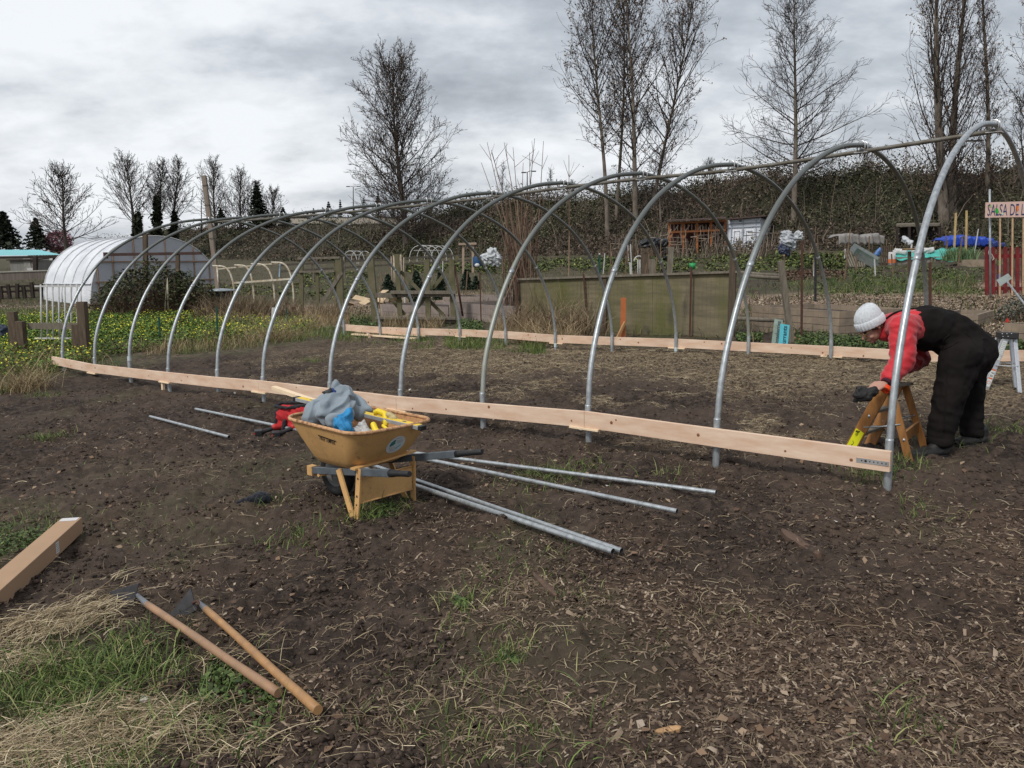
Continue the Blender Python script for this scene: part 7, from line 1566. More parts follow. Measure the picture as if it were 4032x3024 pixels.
for px, py, r, lab in ((1914, 1262, .32, 'dented galvanised tub lying left of the plywood fence'), (2015, 1262, .2, 'smaller galvanised tub at the foot of the plywood fence')):
    b_ = G(px, py); single('metal_tub', lab, 'tub', MB().lathe(b_, [(.0001, 0), (r*.85, 0), (r, .26), (r*1.05, .27), (r*.95, .262), (r*.8, .02), (.0001, .02)], 24, axis=(.25, -.2, 1)), mat('dull zinc', (.2, .22, .23), rough=.45, metal=.5))
b_ = G(1570, 1075); 
single('cane_bundle', 'pale bundle of upright canes tied behind the timber frame', 'cane bundle', (lambda m: [m.tube([ground_at(1545+k*3.2, 36), D(1540+k*3.6+8*math.sin(k), 1008+6*math.sin(k*3), 36)], .02, 4) for k in range(14)] and m)(MB()), mat('bleached canes', (.36, .3, .23), rough=.9, var=.3))
# --- tall cane teepee
b_ = ground_at(2062, 22.5); t = thing('cane_teepee', 'tall gathered bundle of dry canes standing behind the left end of the plywood fence', 'cane bundle', b_); rng = np.random.default_rng(9); segs = []
for k in range(90):
    p0 = b_+np.array([rng.normal(0, .28), rng.normal(0, .3), 0]); x_t = rng.normal(2035, 42); y_t = rng.uniform(770, 1000); p2 = D(x_t, y_t, 22.5+rng.normal(0, .4)); p1 = (p0+p2)/2+np.array([rng.normal(0, .08), 0, 0]); segs += [(p0, p1, .014, .011), (p1, p2, .011, .006)]
for x_t, y_t, bx in ((1918, 560, 2070), (1935, 590, 2075), (1985, 560, 2075), (2020, 580, 2085), (2105, 545, 2090), (2140, 555, 2100), (2060, 640, 2080), (2240, 610, 2238), (1895, 640, 2065), (2085, 600, 2090)):
    p0 = ground_at(bx, 22.5); p2 = D(x_t, y_t, 22.5); p1 = p0+(p2-p0)*.5+np.array([rng.normal(0, .12), 0, 0]); segs += [(p0, p1, .02, .015), (p1, p2, .015, .006)]
    for _ in range(5): f = rng.uniform(.45, .95); q = p1+(p2-p1)*max(0, (f-.5)*2); segs.append((q, q+np.array([rng.normal(0, .25), rng.normal(0, .1), rng.uniform(.25, .5)]), .007, .004))
V, F = seg_mesh(segs, 4); np_mesh('canes', V, F, leafmat('brown canes', [(0, (.06, .035, .025)), (.6, (.16, .1, .07)), (1, (.28, .2, .14))]), t, off=b_)
for k, (px, py, w_, h, nc, lab) in enumerate(((2150, 1318, 1.9, 1.15, 300, 'tangle of dry arching stalks before the left half of the plywood fence'), (2260, 1330, 1.4, .9, 240, 'thin dry stalks before the middle of the plywood fence'), (2060, 1300, 1.0, .8, 160, 'dry stalks at the left corner of the plywood fence'), (2180, 1352, 1.6, .28, 500, 'matted dead grass heap at the foot of the plywood fence'))):
    bush('dry_stalks', lab, G(px, py), w_, .5, h, 0, nc, None, cm_dry, seed=240+k, cat='weeds', dome=.6)
# --- plywood fence
PA = G(2046, 1292); PB = G(2893, 1330); zA = z_at(PA, 1103); zB = z_at(PB, 1074); t = thing('plywood_fence', 'long stained plywood panel fence with mossy green patches behind the far baseboard', 'fence', PA)
mp_ = bpy.data.materials.new('stained plywood'); mp_.use_nodes = True; nt = mp_.node_tree; N = nt.nodes; L = nt.links; b = N['Principled BSDF']; b.inputs['Roughness'].default_value = .9; tcg = N.new('ShaderNodeTexCoord')
mpg = N.new('ShaderNodeMapping'); mpg.inputs['Scale'].default_value = (1, 1, 5); L.new(tcg.outputs['Object'], mpg.inputs[0]); mpv = N.new('ShaderNodeMapping'); mpv.inputs['Scale'].default_value = (1.4, 1.4, .5); L.new(tcg.outputs['Object'], mpv.inputs[0])
def mrange(f, a, c, lo=0., hi=1.): 
    m = N.new('ShaderNodeMapRange'); L.new(f, m.inputs[0]); m.inputs[1].default_value = a; m.inputs[2].default_value = c; m.inputs[3].default_value = lo; m.inputs[4].default_value = hi; return m.outputs[0]
c = mixc(mrange(noise(1.0, 8, .65, mpg.outputs[0]), .38, .62), (.20, .165, .10), (.11, .095, .06)); c = mixc(mrange(noise(.9, 5, .6, mpv.outputs[0]), .47, .66), c, (.10, .10, .032)); c = mixc(mrange(noise(1.7, 6, .6, mpv.outputs[0]), .58, .72), c, (.055, .048, .032)); L.new(c, b.inputs['Base Color'])
u = PB-PA; nf = np.array([-u[1], u[0], 0]); nf /= np.linalg.norm(nf)
if nf[1] < 0: nf = -nf
for k in range(3):
    f0, f1 = k/3, (k+1)/3; a = PA+u*f0; c_ = PA+u*(f1-.001); MB().add([a+[0, 0, -.05], c_+[0, 0, -.05], np.array([c_[0], c_[1], zA+(zB-zA)*f1]), np.array([a[0], a[1], zA+(zB-zA)*f0]), a+nf*.018+[0, 0, -.05], c_+nf*.018+[0, 0, -.05], np.array([c_[0], c_[1], zA+(zB-zA)*f1])+nf*.018, np.array([a[0], a[1], zA+(zB-zA)*f0])+nf*.018], [(0, 1, 2, 3), (7, 6, 5, 4), (0, 4, 5, 1), (1, 5, 6, 2), (2, 6, 7, 3), (3, 7, 4, 0)]).build('panel', mp_, t)
MB().bar(np.array([PA[0], PA[1], zA+.02])-u*.01-nf*.02, np.array([PB[0], PB[1], zB+.02])+u*.01-nf*.02, .1, .045).build('top_rail', MT['grey_wood'], t)
for f, w_, ex in ((-.005, .09, .05), (.455, .07, .03), (.99, .1, .42)): q = PA+u*f-nf*.06; MB().bar(q-[0, 0, .1], np.array([q[0], q[1], zA+(zB-zA)*f-.04+(ex if f > .9 else 0)]), w_, w_, up=(0, 1, 0)).build('post', mbw, t)
b_ = G(2452, 1332); q = up_to(b_, 2455, 1172); t = thing('orange_post', 'short orange wooden post with a small brace in front of the plywood fence', 'post', b_); MB().bar(b_, q, .10, .05, up=(0, 1, 0)).build('post', mat('orange stained wood', (.42, .13, .045), rough=.7, var=.2, scale=6), t); MB().bar(G(2428, 1336), up_to(b_, 2460, 1268)-[0, .05, 0], .04, .05).build('brace', mat('ochre wood', (.35, .2, .09)), t)
# --- wire fence with steel posts
WP = [(1895, 1290, 1070), (2045, 1300, 1085), (2316, 1318, 1078), (2716, 1338, 1050), (3157, 1352, 947), (3664, 1398, 1033), (4100, 1470, 1010)]
wt = thing('wire_fence', 'thin welded wire fence on rusty steel posts along the back of the plot', 'fence', G(2316, 1318)); base_ = []
for k, (px, py, pt) in enumerate(WP):
    q = ground_at(px, [20.6, 19.3, 18.0, 16.1, 14.05, 12.2, 10.9][k]); base_.append(q); lean = (6, 14, 19, -6, -1, 2, 0)[k]; MB().bar(q-[0, 0, .1], D(px-lean, pt, q[1]), .032, .032, up=(0, 1, 0)).build('steel_post', MT['rust'], wt)
segs = []
for k in range(len(base_)-1):
    a, c_ = base_[k], base_[k+1]; Lh = np.hypot(*(c_-a)[:2]); nv = int(Lh/.10)
    for j in range(nv): f = j/nv; p = a+(c_-a)*f; w1 = .01*math.sin(j*1.9); segs.append((p+[w1, 0, .02], p+[-w1, 0, 1.18], .0013, .0013))
    for z in np.arange(.04, 1.22, .10):
        pts = [a+(c_-a)*f+np.array([0, 0, z+.012*math.sin(f*11+z*8)]) for f in np.linspace(0, 1, 7)]; segs += [(pts[i_], pts[i_+1], .0015, .0015) for i_ in range(6)]
V, F = seg_mesh(segs, 3); np_mesh('wire_mesh', V, F, MT['wire'], wt, off=wt.location)
# --- rails and leaning post right of the plywood
for (x0, y0, x1, y1, d, lab) in ((2905, 1072, 3085, 1086, 17, 'upper weathered rail right of the plywood fence'), (2925, 1084, 3088, 1096, 16.7, 'lower of the two close weathered rails right of the plywood fence'), (2900, 1253, 3085, 1262, 15.2, 'low weathered rail in front of the left raised bed corner')):
    single('old_rail', lab, 'rail', MB().tube([D(x0, y0, d), D((x0+x1)/2, (y0+y1)/2+2, d), D(x1, y1, d)], .04, 7), MT['grey_wood'])
b_ = G(3122, 1352); post_thing('leaning_post', 'knobbly grey post leaning left beside the raised bed', 'post', b_, up_to(b_, 3074, 1028), .09, MT['grey_wood'])
# --- beds on the right
t, a, c, n3, top = bed('large tan raised bed of stacked boards behind the painted signs', 2962, 1302, 3304, 1328, .50, 1.6, None, 4)
bed('tan raised bed corner seen past the back of the bending person', 3700, 1300, 3849, 1302, .32, 1.5, None, 3); bed('tan raised bed at the right edge behind the aluminium stepladder', 3950, 1372, 4160, 1390, .40, 1.2, None, 3)
b_ = G(4010, 1290); bush('grey_herb', 'grey green lavender like bush in the bed at the right edge', D(4015, 1272, 12.6), .7, .6, .42, 900, 120, leafmat('grey green leaves', [(0, (.06, .065, .05)), (1, (.15, .155, .12))]), cm_dry, .04, 260, .1)
q = D(3967, 1262, 12.0); t = thing('marker_flag', 'small red marker flag by the bed at the right edge', 'flag', G(3967, 1395)); MB().add([q+[-.035, 0, -.03], q+[.03, 0, -.02], q+[.0, 0, .045]], [(0, 1, 2)]).build('flag', mat('red flag', (.55, .03, .02), rough=.6), t, fix=False); MB().tube([q+[0, .003, .03], (q[0], q[1], gz(q[0], q[1]))], .003, 5).build('wire', MT['wire'], t)
# --- painted name boards
def board(label, px, py0, pt, lean, w_, col, txt, tcol):
    b_ = G(px, py0); tq = up_to(b_, px+lean, pt)+[0, .12, 0]; t = thing('plant_sign', label, 'sign', b_, 'hand painted plant signs'); MB().bar(b_, tq, .018, w_, up=(1, 0, 0)).build('board', col, t)
    d_ = (tq-b_); Ln_ = np.linalg.norm(d_); d_ /= Ln_; x_ = np.cross(d_, [0, -1, 0]); x_ /= np.linalg.norm(x_)
    if x_[0] < 0: x_ = -x_
    nn_ = np.cross(x_, d_); nn_ = nn_ if nn_[1] < 0 else -nn_
    lettering('lettering', txt, b_+nn_*.013+d_*Ln_*.04+x_*w_*.26, tuple(d_), tuple(-x_), w_*.5, tcol, t, width=Ln_*.90, bold=.02)
board('weathered grey green board hand lettered Gooseberries, left one leaning on the rail', 3052, 1372, 1260, 24, .14, mat('faded grey green paint', (.23, .29, .25), rough=.8, var=.25, scale=14), 'Gooseberries', mat('blue grey lettering', (.05, .08, .1)))
board('bright turquoise board hand lettered Currants, right one', 3082, 1374, 1280, 18, .15, mat('turquoise paint', (.08, .38, .45), rough=.7, var=.12, scale=10), 'Currants', mat('dark blue lettering', (.015, .05, .09)))
single('timber_scrap', 'pale board scrap lying right of the turquoise sign', 'board', MB().bar(G(3110, 1345)+[0, 0, .1], G(3178, 1362)+[0, 0, .03], .07, .02), mat('ochre wood', (.35, .2, .09)))
# --- stack of new lumber at the far board
b_ = G(1480, 1338); 
for k, (x0, y0, x1, y1, lab) in enumerate(((1392, 1310, 1680, 1322, 'topmost loose pine board by the far baseboard'), (1400, 1318, 1682, 1332, 'second loose pine board from the top by the far baseboard'), (1390, 1322, 1640, 1340, 'lowest loose pine board by the far baseboard'), (1402, 1302, 1458, 1330, 'short slanting board at the left end of the loose boards'))):
    a = G(x0, y0+6); c_ = G(x1, y1+6); single('loose_board', lab, 'board', MB().bar(a+[0, 0, .05+.02*(3-k)], c_+[0, 0, .05+.02*(3-k)], .12 if k < 3 else .02, .03 if k < 3 else .12), MT['pine_pale'] if k < 3 else MT['pine'], 'loose lumber by the far baseboard')
# ------------------------------------------------------------------ plots at the right and under the bank
# red picket gate
b_ = ground_at(3880, 20); dG = 20.1; t = thing('picket_gate', 'dark red round topped picket gate with a painted green and blue picket', 'gate', b_); m_redp = mat('dark red paint', (.16, .02, .022), rough=.7, var=.25, scale=6)
for k in range(11):
    x = 3887+k*24.0; q0 = D(x, 1163+(k % 3), dG); q1 = D(x, 980, dG); w_ = .095; pts = [q0+[-w_/2, 0, 0], q0+[w_/2, 0, 0], q1+[w_/2, 0, 0]]+[q1+[w_/2*math.cos(a*PI/6), 0, .055*math.sin(a*PI/6)] for a in range(1, 6)]+[q1+[-w_/2, 0, 0]]
    MB().prism(pts, (0, .02, 0)).build('picket', m_redp, t)
    if k == 2:
        for y0_, y1_, c_ in ((1025, 1045, (.03, .2, .05)), (1045, 1062, (.1, .02, .1)), (1078, 1100, (.02, .06, .3))): MB().add([D(x-7, y0_, dG-.004), D(x+7, y0_, dG-.004), D(x+7, y1_, dG-.004), D(x-7, y1_, dG-.004)], [(0, 1, 2, 3)]).build('painted_patch', mat('patch paint %d' % y0_, c_, rough=.7), t, fix=False)
for y0_ in (1008, 1136): MB().bar(D(3878, y0_, dG+.045), D(4150, y0_, dG+.045), .035, .09).build('rail', m_redp, t)
MB().tube([D(3895, 985, dG-.05), D(3893, 1000, dG-.08), D(3903, 1012, dG-.05), D(3908, 1025, dG-.06), D(3914, 1018, dG-.05), D(3905, 1002, dG-.05), D(3895, 992, dG-.05)], .012, 6).build('rope_loop', mat('pale rope', (.45, .42, .36), rough=.9), t)
b_ = ground_at(3902, 19.8); post_thing('metal_pole', 'thin grey metal pole at the left end of the red picket gate', 'pole', b_, D(3897, 745, 19.8), .05, MT['galv'], square=False)
# hand lettered sign
dS = 19.6; t = thing('painted_sign', 'pale pink hand lettered sign SALSA DE LA on stakes above the red gate', 'sign', ground_at(3960, dS)); c0 = D(3881, 799, dS); 
P = [D(3880, 857, dS), D(4190, 852, dS), D(4192, 788, dS), D(3882, 797, dS)]; MB().prism(P, (0, .02, 0)).build('board', mat('pale pink paint', (.60, .42, .36), rough=.7, var=.08), t)
xd = (P[1]-P[0]); xd /= np.linalg.norm(xd); yd = np.array([0, 0, 1.0])
ink = mat('navy lettering', (.03, .045, .12)); lettering('lettering', 'SALSA DE LA', D(3887, 850, dS-.006), tuple(xd), tuple(yd), .27, ink, t, width=1.0)
def blotch(pts, c, nm): MB().add([D(x, y, dS-.009) for x, y in pts], [tuple(range(len(pts)))]).build(nm, mat(nm+' paint', c, rough=.7), t, fix=False)
blotch([(3920, 818), (3930, 822), (3934, 836), (3926, 842), (3918, 834)], (.03, .3, .05), 'painted_pepper'); blotch([(4002, 810), (4012, 812), (4009, 830), (4004, 835)], (.7, .18, .03), 'painted_carrot'); blotch([(3942, 838), (3950, 836), (3952, 843), (3946, 848)], (.5, .6, .5), 'painted_onion'); blotch([(3894, 812), (3902, 806), (3908, 814), (3900, 818)], (.4, .5, .2), 'painted_leaf')
for x in (3936, 3985, 4028): MB().bar(ground_at(x, dS+.03), D(x+2, 856, dS+.03), .035, .02, up=(0, 1, 0)).build('stake', mat('pale stake', (.45, .31, .19)), t)
# flat bladed tool leaning at the right edge
a = D(3966, 1110, 10.2); c_ = D(4066, 1238, 9.4); t = thing('garden_scraper', 'aluminium handled tool with a flat rectangular grey blade held up at the right edge', 'garden tool', ground_at(4080, 9.2)); MB().tube([a, c_, (float(c_[0])+.45, float(c_[1])-.3, gz(c_[0]+.45, c_[1]-.3))], .012, 8).build('handle', MT['galv'], t)
MB().prism([D(3924, 1103, 10.3), D(3970, 1077, 10.3), D(3985, 1096, 10.2), D(3939, 1127, 10.2)], (.002, .006, .002)).build('blade', mat('grey plate', (.2, .23, .22), rough=.6, metal=.2), t)
# T posts and stakes with coloured tips
tip_w = mat('white tip', (.7, .7, .68)); tip_o = mat('wooden tip', (.45, .3, .14))
for px, d, pt, lab, mt, w_, tp in ((3211, 21, 966, 'dark steel post with pale top right of the rusty one', MT['black'], .05, tip_w), (3581, 19, 990, 'steel post with a cog shaped top near the pile of tarps', MT['brown_wood'], .06, None), (2361, 34, 998, 'green steel post with a white top behind the plywood fence', mat('dark green stake', (.01, .06, .045)), .07, tip_w), (3087, 27, 1003, 'tall stake with white cord beside the leaning post', MT['brown_wood'], .06, tip_o), (3985, 19.4, 700, 'far thin stake beside the sign', mat('pale stake', (.45, .31, .19)), .03, None)):
    if px == 3985: continue
    b_ = ground_at(px, d); o = post_thing('steel_post', lab, 'post', b_, D(px, pt, d), w_, mt, tip=tp)
    if px == 3581: q = D(px, 985, d); MB().lathe(q, [(.0001, 0), (.16, 0), (.16, .04), (.0001, .04)], 12).build('cog_top', mat('rusty cog', (.2, .14, .08)), o)
for x0, y0, x1, y1 in ((3756, 985, 3764, 838), (3803, 985, 3806, 829)):
    post_thing('bamboo_pole', 'yellowish upright pole before the blue tarp, %s one' % ('left' if x0 < 3800 else 'right'), 'pole', ground_at(x0, 38), D(x1, y1, 38), .07, mat('bamboo', (.45, .33, .15), rough=.6))
rnd = random.Random(3)
sg = MT['grey_wood']; stakes = []
for k in range(46):
    px = rnd.choice((rnd.uniform(2330, 2640), rnd.uniform(1400, 2000), rnd.uniform(3180, 3560), rnd.uniform(3560, 3860))); d = rnd.uniform(24, 44) if px > 2200 else rnd.uniform(27, 48); b_ = ground_at(px, d); h = rnd.uniform(.6, 1.5); lean = rnd.uniform(-.12, .12)
    wn_ = rnd.random() < .35
    t = thing('wooden_stake', 'thin weathered stake stuck upright in the back vegetable plots', 'stake', b_, 'thin stakes in the back plots'); MB().bar(b_-[0, 0, .05], b_+[lean, 0, h], .035, .035, up=(0, 1, 0)).build('stick', MT['cane'] if not wn_ else MT['white_paint'], t)
# --- stick fence before the shed
a0 = ground_at(2400, 47); c0 = ground_at(3180, 41); t = thing('stick_fence', 'rough fence of many upright branches below the white shed', 'fence', a0); segs = []; rng = np.random.default_rng(17)
for k in range(230):
    f = rng.uniform(0, 1); p = a0+(c0-a0)*f+np.array([0, rng.normal(0, .5), 0]); p[2] = gz(p[0], p[1]); h = rng.uniform(.7, 1.75)*(1 if f < .62 or f > .82 else .7); q = p+np.array([rng.normal(0, .25), 0, h]); mm = (p+q)/2+rng.normal(0, .05, 3); r = rng.uniform(.015, .04); segs += [(p, mm, r, r*.85), (mm, q, r*.85, r*.5)]
for k in range(60):
    f = rng.uniform(0, .95); p = a0+(c0-a0)*f+np.array([0, -.3, 0]); p[2] = gz(p[0], p[1])+rng.uniform(.4, 1.4); q = p+(c0-a0)*.06+rng.normal(0, .08, 3); segs.append((p, q, .025, .02))
V, F = seg_mesh(segs, 5); np_mesh('branches', V, F, leafmat('grey brown sticks', [(0, (.05, .038, .03)), (.6, (.14, .11, .085)), (1, (.27, .22, .17))]), t, off=a0)
# --- white shed with orange timber pergola
dW = 50.5; a = D(2862, 980, dW); c_ = D(2992, 980, dW-.6); e_ = D(3032, 980, dW+2.4); zt1 = D(2862, 868, dW)[2]; zt2 = D(2992, 857, dW-.6)[2]; a[2] = c_[2] = e_[2] = min(a[2], gz(a[0], a[1]))-.2
t = thing('white_shed', 'white board shed with two panelled doors under the bank', 'shed', a); m_w = mat('pale blue white boards', (.55, .58, .63), rough=.7, var=.06)
bk = e_-c_
def z_(q, z): return np.array([q[0], q[1], z])
m = MB(); m.add([a, c_, z_(c_, zt2), z_(a, zt1), a+bk, c_+bk, z_(c_+bk, zt2-.1), z_(a+bk, zt1-.1)], [(0, 1, 2, 3), (7, 6, 5, 4), (1, 5, 6, 2), (0, 3, 7, 4), (3, 2, 6, 7)]); m.build('walls', m_w, t)
fx_ = (c_-a); of = np.array([0, -.03, 0])
for f0, f1 in ((.16, .42), (.52, .80)):
    q0 = a+fx_*f0+of; q1 = a+fx_*f1+of; dr = MB().add([z_(q0, a[2]), z_(q1, a[2]), z_(q1, zt1-.55), z_(q0, zt1-.55)], [(0, 1, 2, 3)]).build('door', mat('white door', (.7, .72, .76)), t, fix=False)
    for g0, g1 in ((.1, .45), (.52, .92)):
        zz0 = a[2]+(zt1-.55-a[2])*g0; zz1 = a[2]+(zt1-.55-a[2])*g1; p0 = q0+(q1-q0)*.18-[0, .02, 0]; p1 = q0+(q1-q0)*.82-[0, .02, 0]; MB().tube([z_(p0, zz0), z_(p1, zz0), z_(p1, zz1), z_(p0, zz1), z_(p0, zz0)], .025, 4).build('door_moulding', mat('grey blue trim', (.3, .33, .38)), dr)
for f in (0.01, .12, .47, .86, .99): q = a+fx_*f+of; MB().bar(z_(q, a[2]), z_(q, zt1-.02), .06, .03, up=(1, 0, 0)).build('batten', mat('grey blue trim', (.3, .33, .38)), t)
for zz in (.22, .45): MB().bar(z_(a+of*1.5, zt1-zz), z_(c_+of*1.5, zt1-zz+.06), .03, .05).build('batten', mat('grey blue trim', (.3, .33, .38)), t)
MB().box(D(2916, 870, dW-.8), (.14, .06, .12)).build('vent', MT['black'], t)
e0 = D(2632, 874, 51.5); 
m = MB(); m.prism([z_(a+(a-c_)*.03, zt1+.03)-[0, .4, 0], z_(c_+(c_-a)*.08, zt2+.05)-[0, .4, 0], z_(c_+bk, zt2+.02)+[.3, .3, 0], z_(a+bk, zt1-.02)+[0, .3, 0]], (0, 0, .08)); m.build('roof', mat('rusty brown roofing', (.07, .045, .04)), t)
t = thing('timber_pergola', 'open lean-to of orange brown timber joined to the left of the white shed', 'lean-to', ground_at(2700, 51)); mo_ = mat('orange brown timber', (.35, .13, .05), rough=.75, var=.2); dk = mat('dark red brown boards', (.09, .035, .03))  # back wall boards are a darker brown than the posts and beams
L0 = D(2636, 878, 51); L1 = D(2856, 868, 50.6); gzb = lambda px: ground_at(px, 51)
for px in (2636, 2690, 2745, 2800, 2856):
    f = (px-2636)/220; tp = L0+(L1-L0)*f; MB().bar(gzb(px)-[0, 0, .2], tp, .12, .12, up=(0, 1, 0)).build('post', mo_, t)
    q = D(px, 914, 50.9)
    for s in (-1, 1):
        if 2636 <= px+s*12 <= 2860: MB().bar(q+[0, 0, -.45], D(px+s*16, 912, 50.9), .06, .08).build('knee_brace', mo_, t)
for y0_, y1_, mt in ((880, 868, mo_), (914, 905, mo_)): MB().bar(D(2632, y0_, 50.9), D(2858, y1_, 50.5), .1, .12).build('beam', mt, t)
for k in range(16): px = 2640+k*14; MB().bar(D(px, 883, 50.85), D(px, 911-k*.6, 50.85), .04, .04, up=(0, 1, 0)).build('stud', mat('bleached stud', (.36, .27, .22)), t)
for k in range(5): px = 2655+k*45; MB().bar(D(px, 908, 50.8), D(px+16, 886, 50.8), .04, .05).build('diagonal', mat('bleached stud', (.36, .27, .22)), t)
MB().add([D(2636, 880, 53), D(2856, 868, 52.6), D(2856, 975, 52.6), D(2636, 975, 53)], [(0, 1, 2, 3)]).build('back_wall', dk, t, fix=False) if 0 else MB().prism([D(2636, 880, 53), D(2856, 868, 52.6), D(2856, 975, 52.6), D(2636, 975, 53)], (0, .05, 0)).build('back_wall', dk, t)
MB().prism([D(2628, 872, 50.3), D(2860, 860, 49.9), D(2860, 858, 53.2), D(2628, 870, 53.6)], (0, 0, .06)).build('roof', mat('rusty brown roofing', (.07, .045, .04)), t)
# --- black sheeted heap, brushwood, grey posts, white arch, bucket
q = D(2575, 985, 40); o = blob('sheeted_frame', [(q+[-.5, 0, .3], .22, q+[.5, 0, .35], .2), (q+[.45, 0, .2], .12, q+[.5, 0, -.35], .1), (q+[0, 0, .35], .25, q+[.2, .2, .1], .25)], mat('black plastic sheet', (.015, .016, .018), rough=.35, var=.3), voxel=.03, fold=.09, fscale=4, seed=6); tag(o, 'black plastic sheet torn over sticks left of the orange timber lean-to', 'plastic sheet')
bq = ground_at(2520, 37); bush('brushwood_pile', 'brown brushwood bundle lying left of the black plastic sheet', D(2490, 1010, 38), 3.4, .8, .6, 0, 420, None, cm_br, seed=270, cat='brushwood', dome=.3)
for x0, y0, x1, y1, w_, lab in ((2540, 1085, 2538, 1001, .3, 'broad dark board post left of the pale board behind the plywood fence'), (2570, 1085, 2566, 1020, .26, 'short grey board post behind the plywood fence'), (2634, 1080, 2643, 972, .22, 'tall grey board leaning right behind the plywood fence')):
    b_ = ground_at(x0, 33); tp = D(x1, y1, 33); single('board_post', lab, 'post', MB().bar(b_, tp, w_, .06, up=(0, 1, 0)), MT['grey_wood'] if x0 > 2550 else MT['brown_wood'])
single('white_arch', 'small white bent pipe arch behind the plywood fence', 'pipe', MB().tube([D(2497+19*(1-math.cos(a*PI/10)), 1030-22*math.sin(a*PI/10), 33) for a in range(11)]+[ground_at(2535, 33)], .025, 6), MT['white_paint'])
for x in (2512, 2520): single('white_stick', 'short white upright pipe inside the arch, %s' % ('left' if x == 2512 else 'right'), 'pipe', MB().tube([ground_at(x, 33), D(x, 1022, 33)], .02, 5), MT['white_paint'])
b_ = ground_at(2726, 33); b_ = D(2726, 1060, 33); single('green_bucket', 'bright green bucket among the vegetables behind the plywood fence', 'bucket', MB().lathe(b_, [(.0001, 0), (.1, 0), (.13, .25), (.12, .25), (.0001, .22)], 18), mat('bright green plastic', (.02, .26, .08), rough=.4))
# --- plastic bags on frames
for px, py, c_, w_, h_, lab in ((3100, 950, (.35, .37, .4), .5, .5, 'pale plastic sheet bundled on posts right of the white shed'), (3085, 985, (.04, .05, .09), .35, .4, 'dark blue plastic sheet hanging below the pale one'), (3140, 930, (.4, .42, .44), .3, .15, 'torn pale plastic strip beside the bundled sheet')):
    q = D(px, py, 38); o = blob('plastic_sheet', [(q, w_*.6, q+[0, 0, h_*.5], w_*.5), (q+[w_*.4, 0, .1], w_*.35, q+[w_*.5, 0, -h_*.5], w_*.3)], mat('sheet %d' % px, c_, rough=.4, var=.2), voxel=.025, smooth=20, fold=.10, fscale=5, seed=px); tag(o, lab, 'plastic sheet')
# --- tarps, bins, corrugated sheets
dT = 33.0
def tarp(name, label, pts, mt, th=.25, seed=1, fold=.06):
    P = [D(x, y, d) for x, y, d in pts]; prim = []
    for i in range(len(P)-1): prim.append((P[i], th, P[i+1], th))
    o = blob(name, prim, mt, voxel=.03, smooth=22, fold=fold*1.4, fscale=3.2, seed=seed); return tag(o, label, 'tarp')
def sheet(name, label, x0, x1, yb, yt, d, depth, mt, seed=0, cat='tarp', amp=.05):
    V = []; nx, ny = 34, 9; rnd = random.Random(seed); k1, k2, k3 = rnd.uniform(6, 9), rnd.uniform(13, 17), rnd.uniform(0, 6)
    for i in range(nx+1):
        for j in range(ny+1):
            f = i/nx; g = j/ny; e = min(1, f*9, (1-f)*9)**.5; top = yt+(yb-yt)*(.25*(1-e))+4*math.sin(f*k1+k3)+2.5*math.sin(f*k2); gg = min(1, g/.45); V.append(D(x0+(x1-x0)*f, yb+(top-yb)*gg, d)+[0, depth*max(0, g-.45)/.55+amp*math.sin(f*k2*3+g*3), amp*math.sin(i*1.3+j*.8+k3)*.6])
    o = MB().add(V, [(i*(ny+1)+j, (i+1)*(ny+1)+j, (i+1)*(ny+1)+j+1, i*(ny+1)+j+1) for i in range(nx) for j in range(ny)], True).build(name, mt, fix=False); o.modifiers.new('s', 'SOLIDIFY').thickness = .02; return tag(o, label, cat)
sheet('blue_tarp', 'long bright blue tarpaulin over a heap under the bank behind the yellowish poles', 3722, 3925, 970, 934, 40, 1.4, mat('blue tarp', (.02, .06, .36), rough=.45, var=.3, scale=1.5), 3, amp=.09)
sheet('blue_tarp', 'darker end of the blue tarpaulin trailing right', 3905, 3962, 974, 955, 39.4, .8, mat('dull blue tarp', (.03, .05, .18), rough=.5), 4)
b0_ = D(3524, 1052, dT); t = thing('compost_bin', 'long grey board compost bin under the teal tarpaulin', 'bin', b0_); MB().prism([D(3524, 1054, dT), D(3736, 1052, dT), D(3736, 1010, dT), D(3524, 1012, dT)], (0, 1.2, 0)).build('boards', mat('grey concrete boards', (.2, .185, .17), rough=.9, var=.25, scale=3), t)
for px in (3526, 3600, 3668, 3680, 3734): MB().bar(D(px, 1054, dT-.03), D(px, 1012, dT-.03), .08, .05, up=(0, 1, 0)).build('post', MT['grey_wood'], t)
V = []; nx, ny = 30, 8
for i in range(nx+1):
    for j in range(ny+1):
        f = i/nx; g = j/ny; x = 3512+(3765-3512)*f; yb = 1018+6*math.sin(f*9)+(26 if f > .86 else 0)*(f-.86)*7; yt = 988-8*f+4*math.sin(f*14)-(6 if f > .9 else 0); V.append(D(x, yb+(yt-yb)*g, dT-.08+1.4*g**1.5)+[0, 0, .03*math.sin(i*1.1+j*.9)])
o = MB().add(V, [(i*(ny+1)+j, (i+1)*(ny+1)+j, (i+1)*(ny+1)+j+1, i*(ny+1)+j+1) for i in range(nx) for j in range(ny)], True).build('teal_tarp', mat('teal tarp', (.06, .36, .31), rough=.45, var=.22, scale=2.5), fix=False)
so_ = o.modifiers.new('s', 'SOLIDIFY'); so_.thickness = .02; tag(o, 'teal tarpaulin draped over the grey compost bin', 'tarp')
q = D(3560, 988, dT+.5); o = blob('white_sacks', [(D(3528, 990, dT+.6), .13, D(3560, 994, dT+.5), .12), (D(3600, 988, dT+.6), .12, D(3668, 986, dT+.6), .12)], MT['white_paint'], voxel=.03, fold=.05, fscale=5); tag(o, 'white sacks lying on top of the teal tarpaulin', 'sacks')
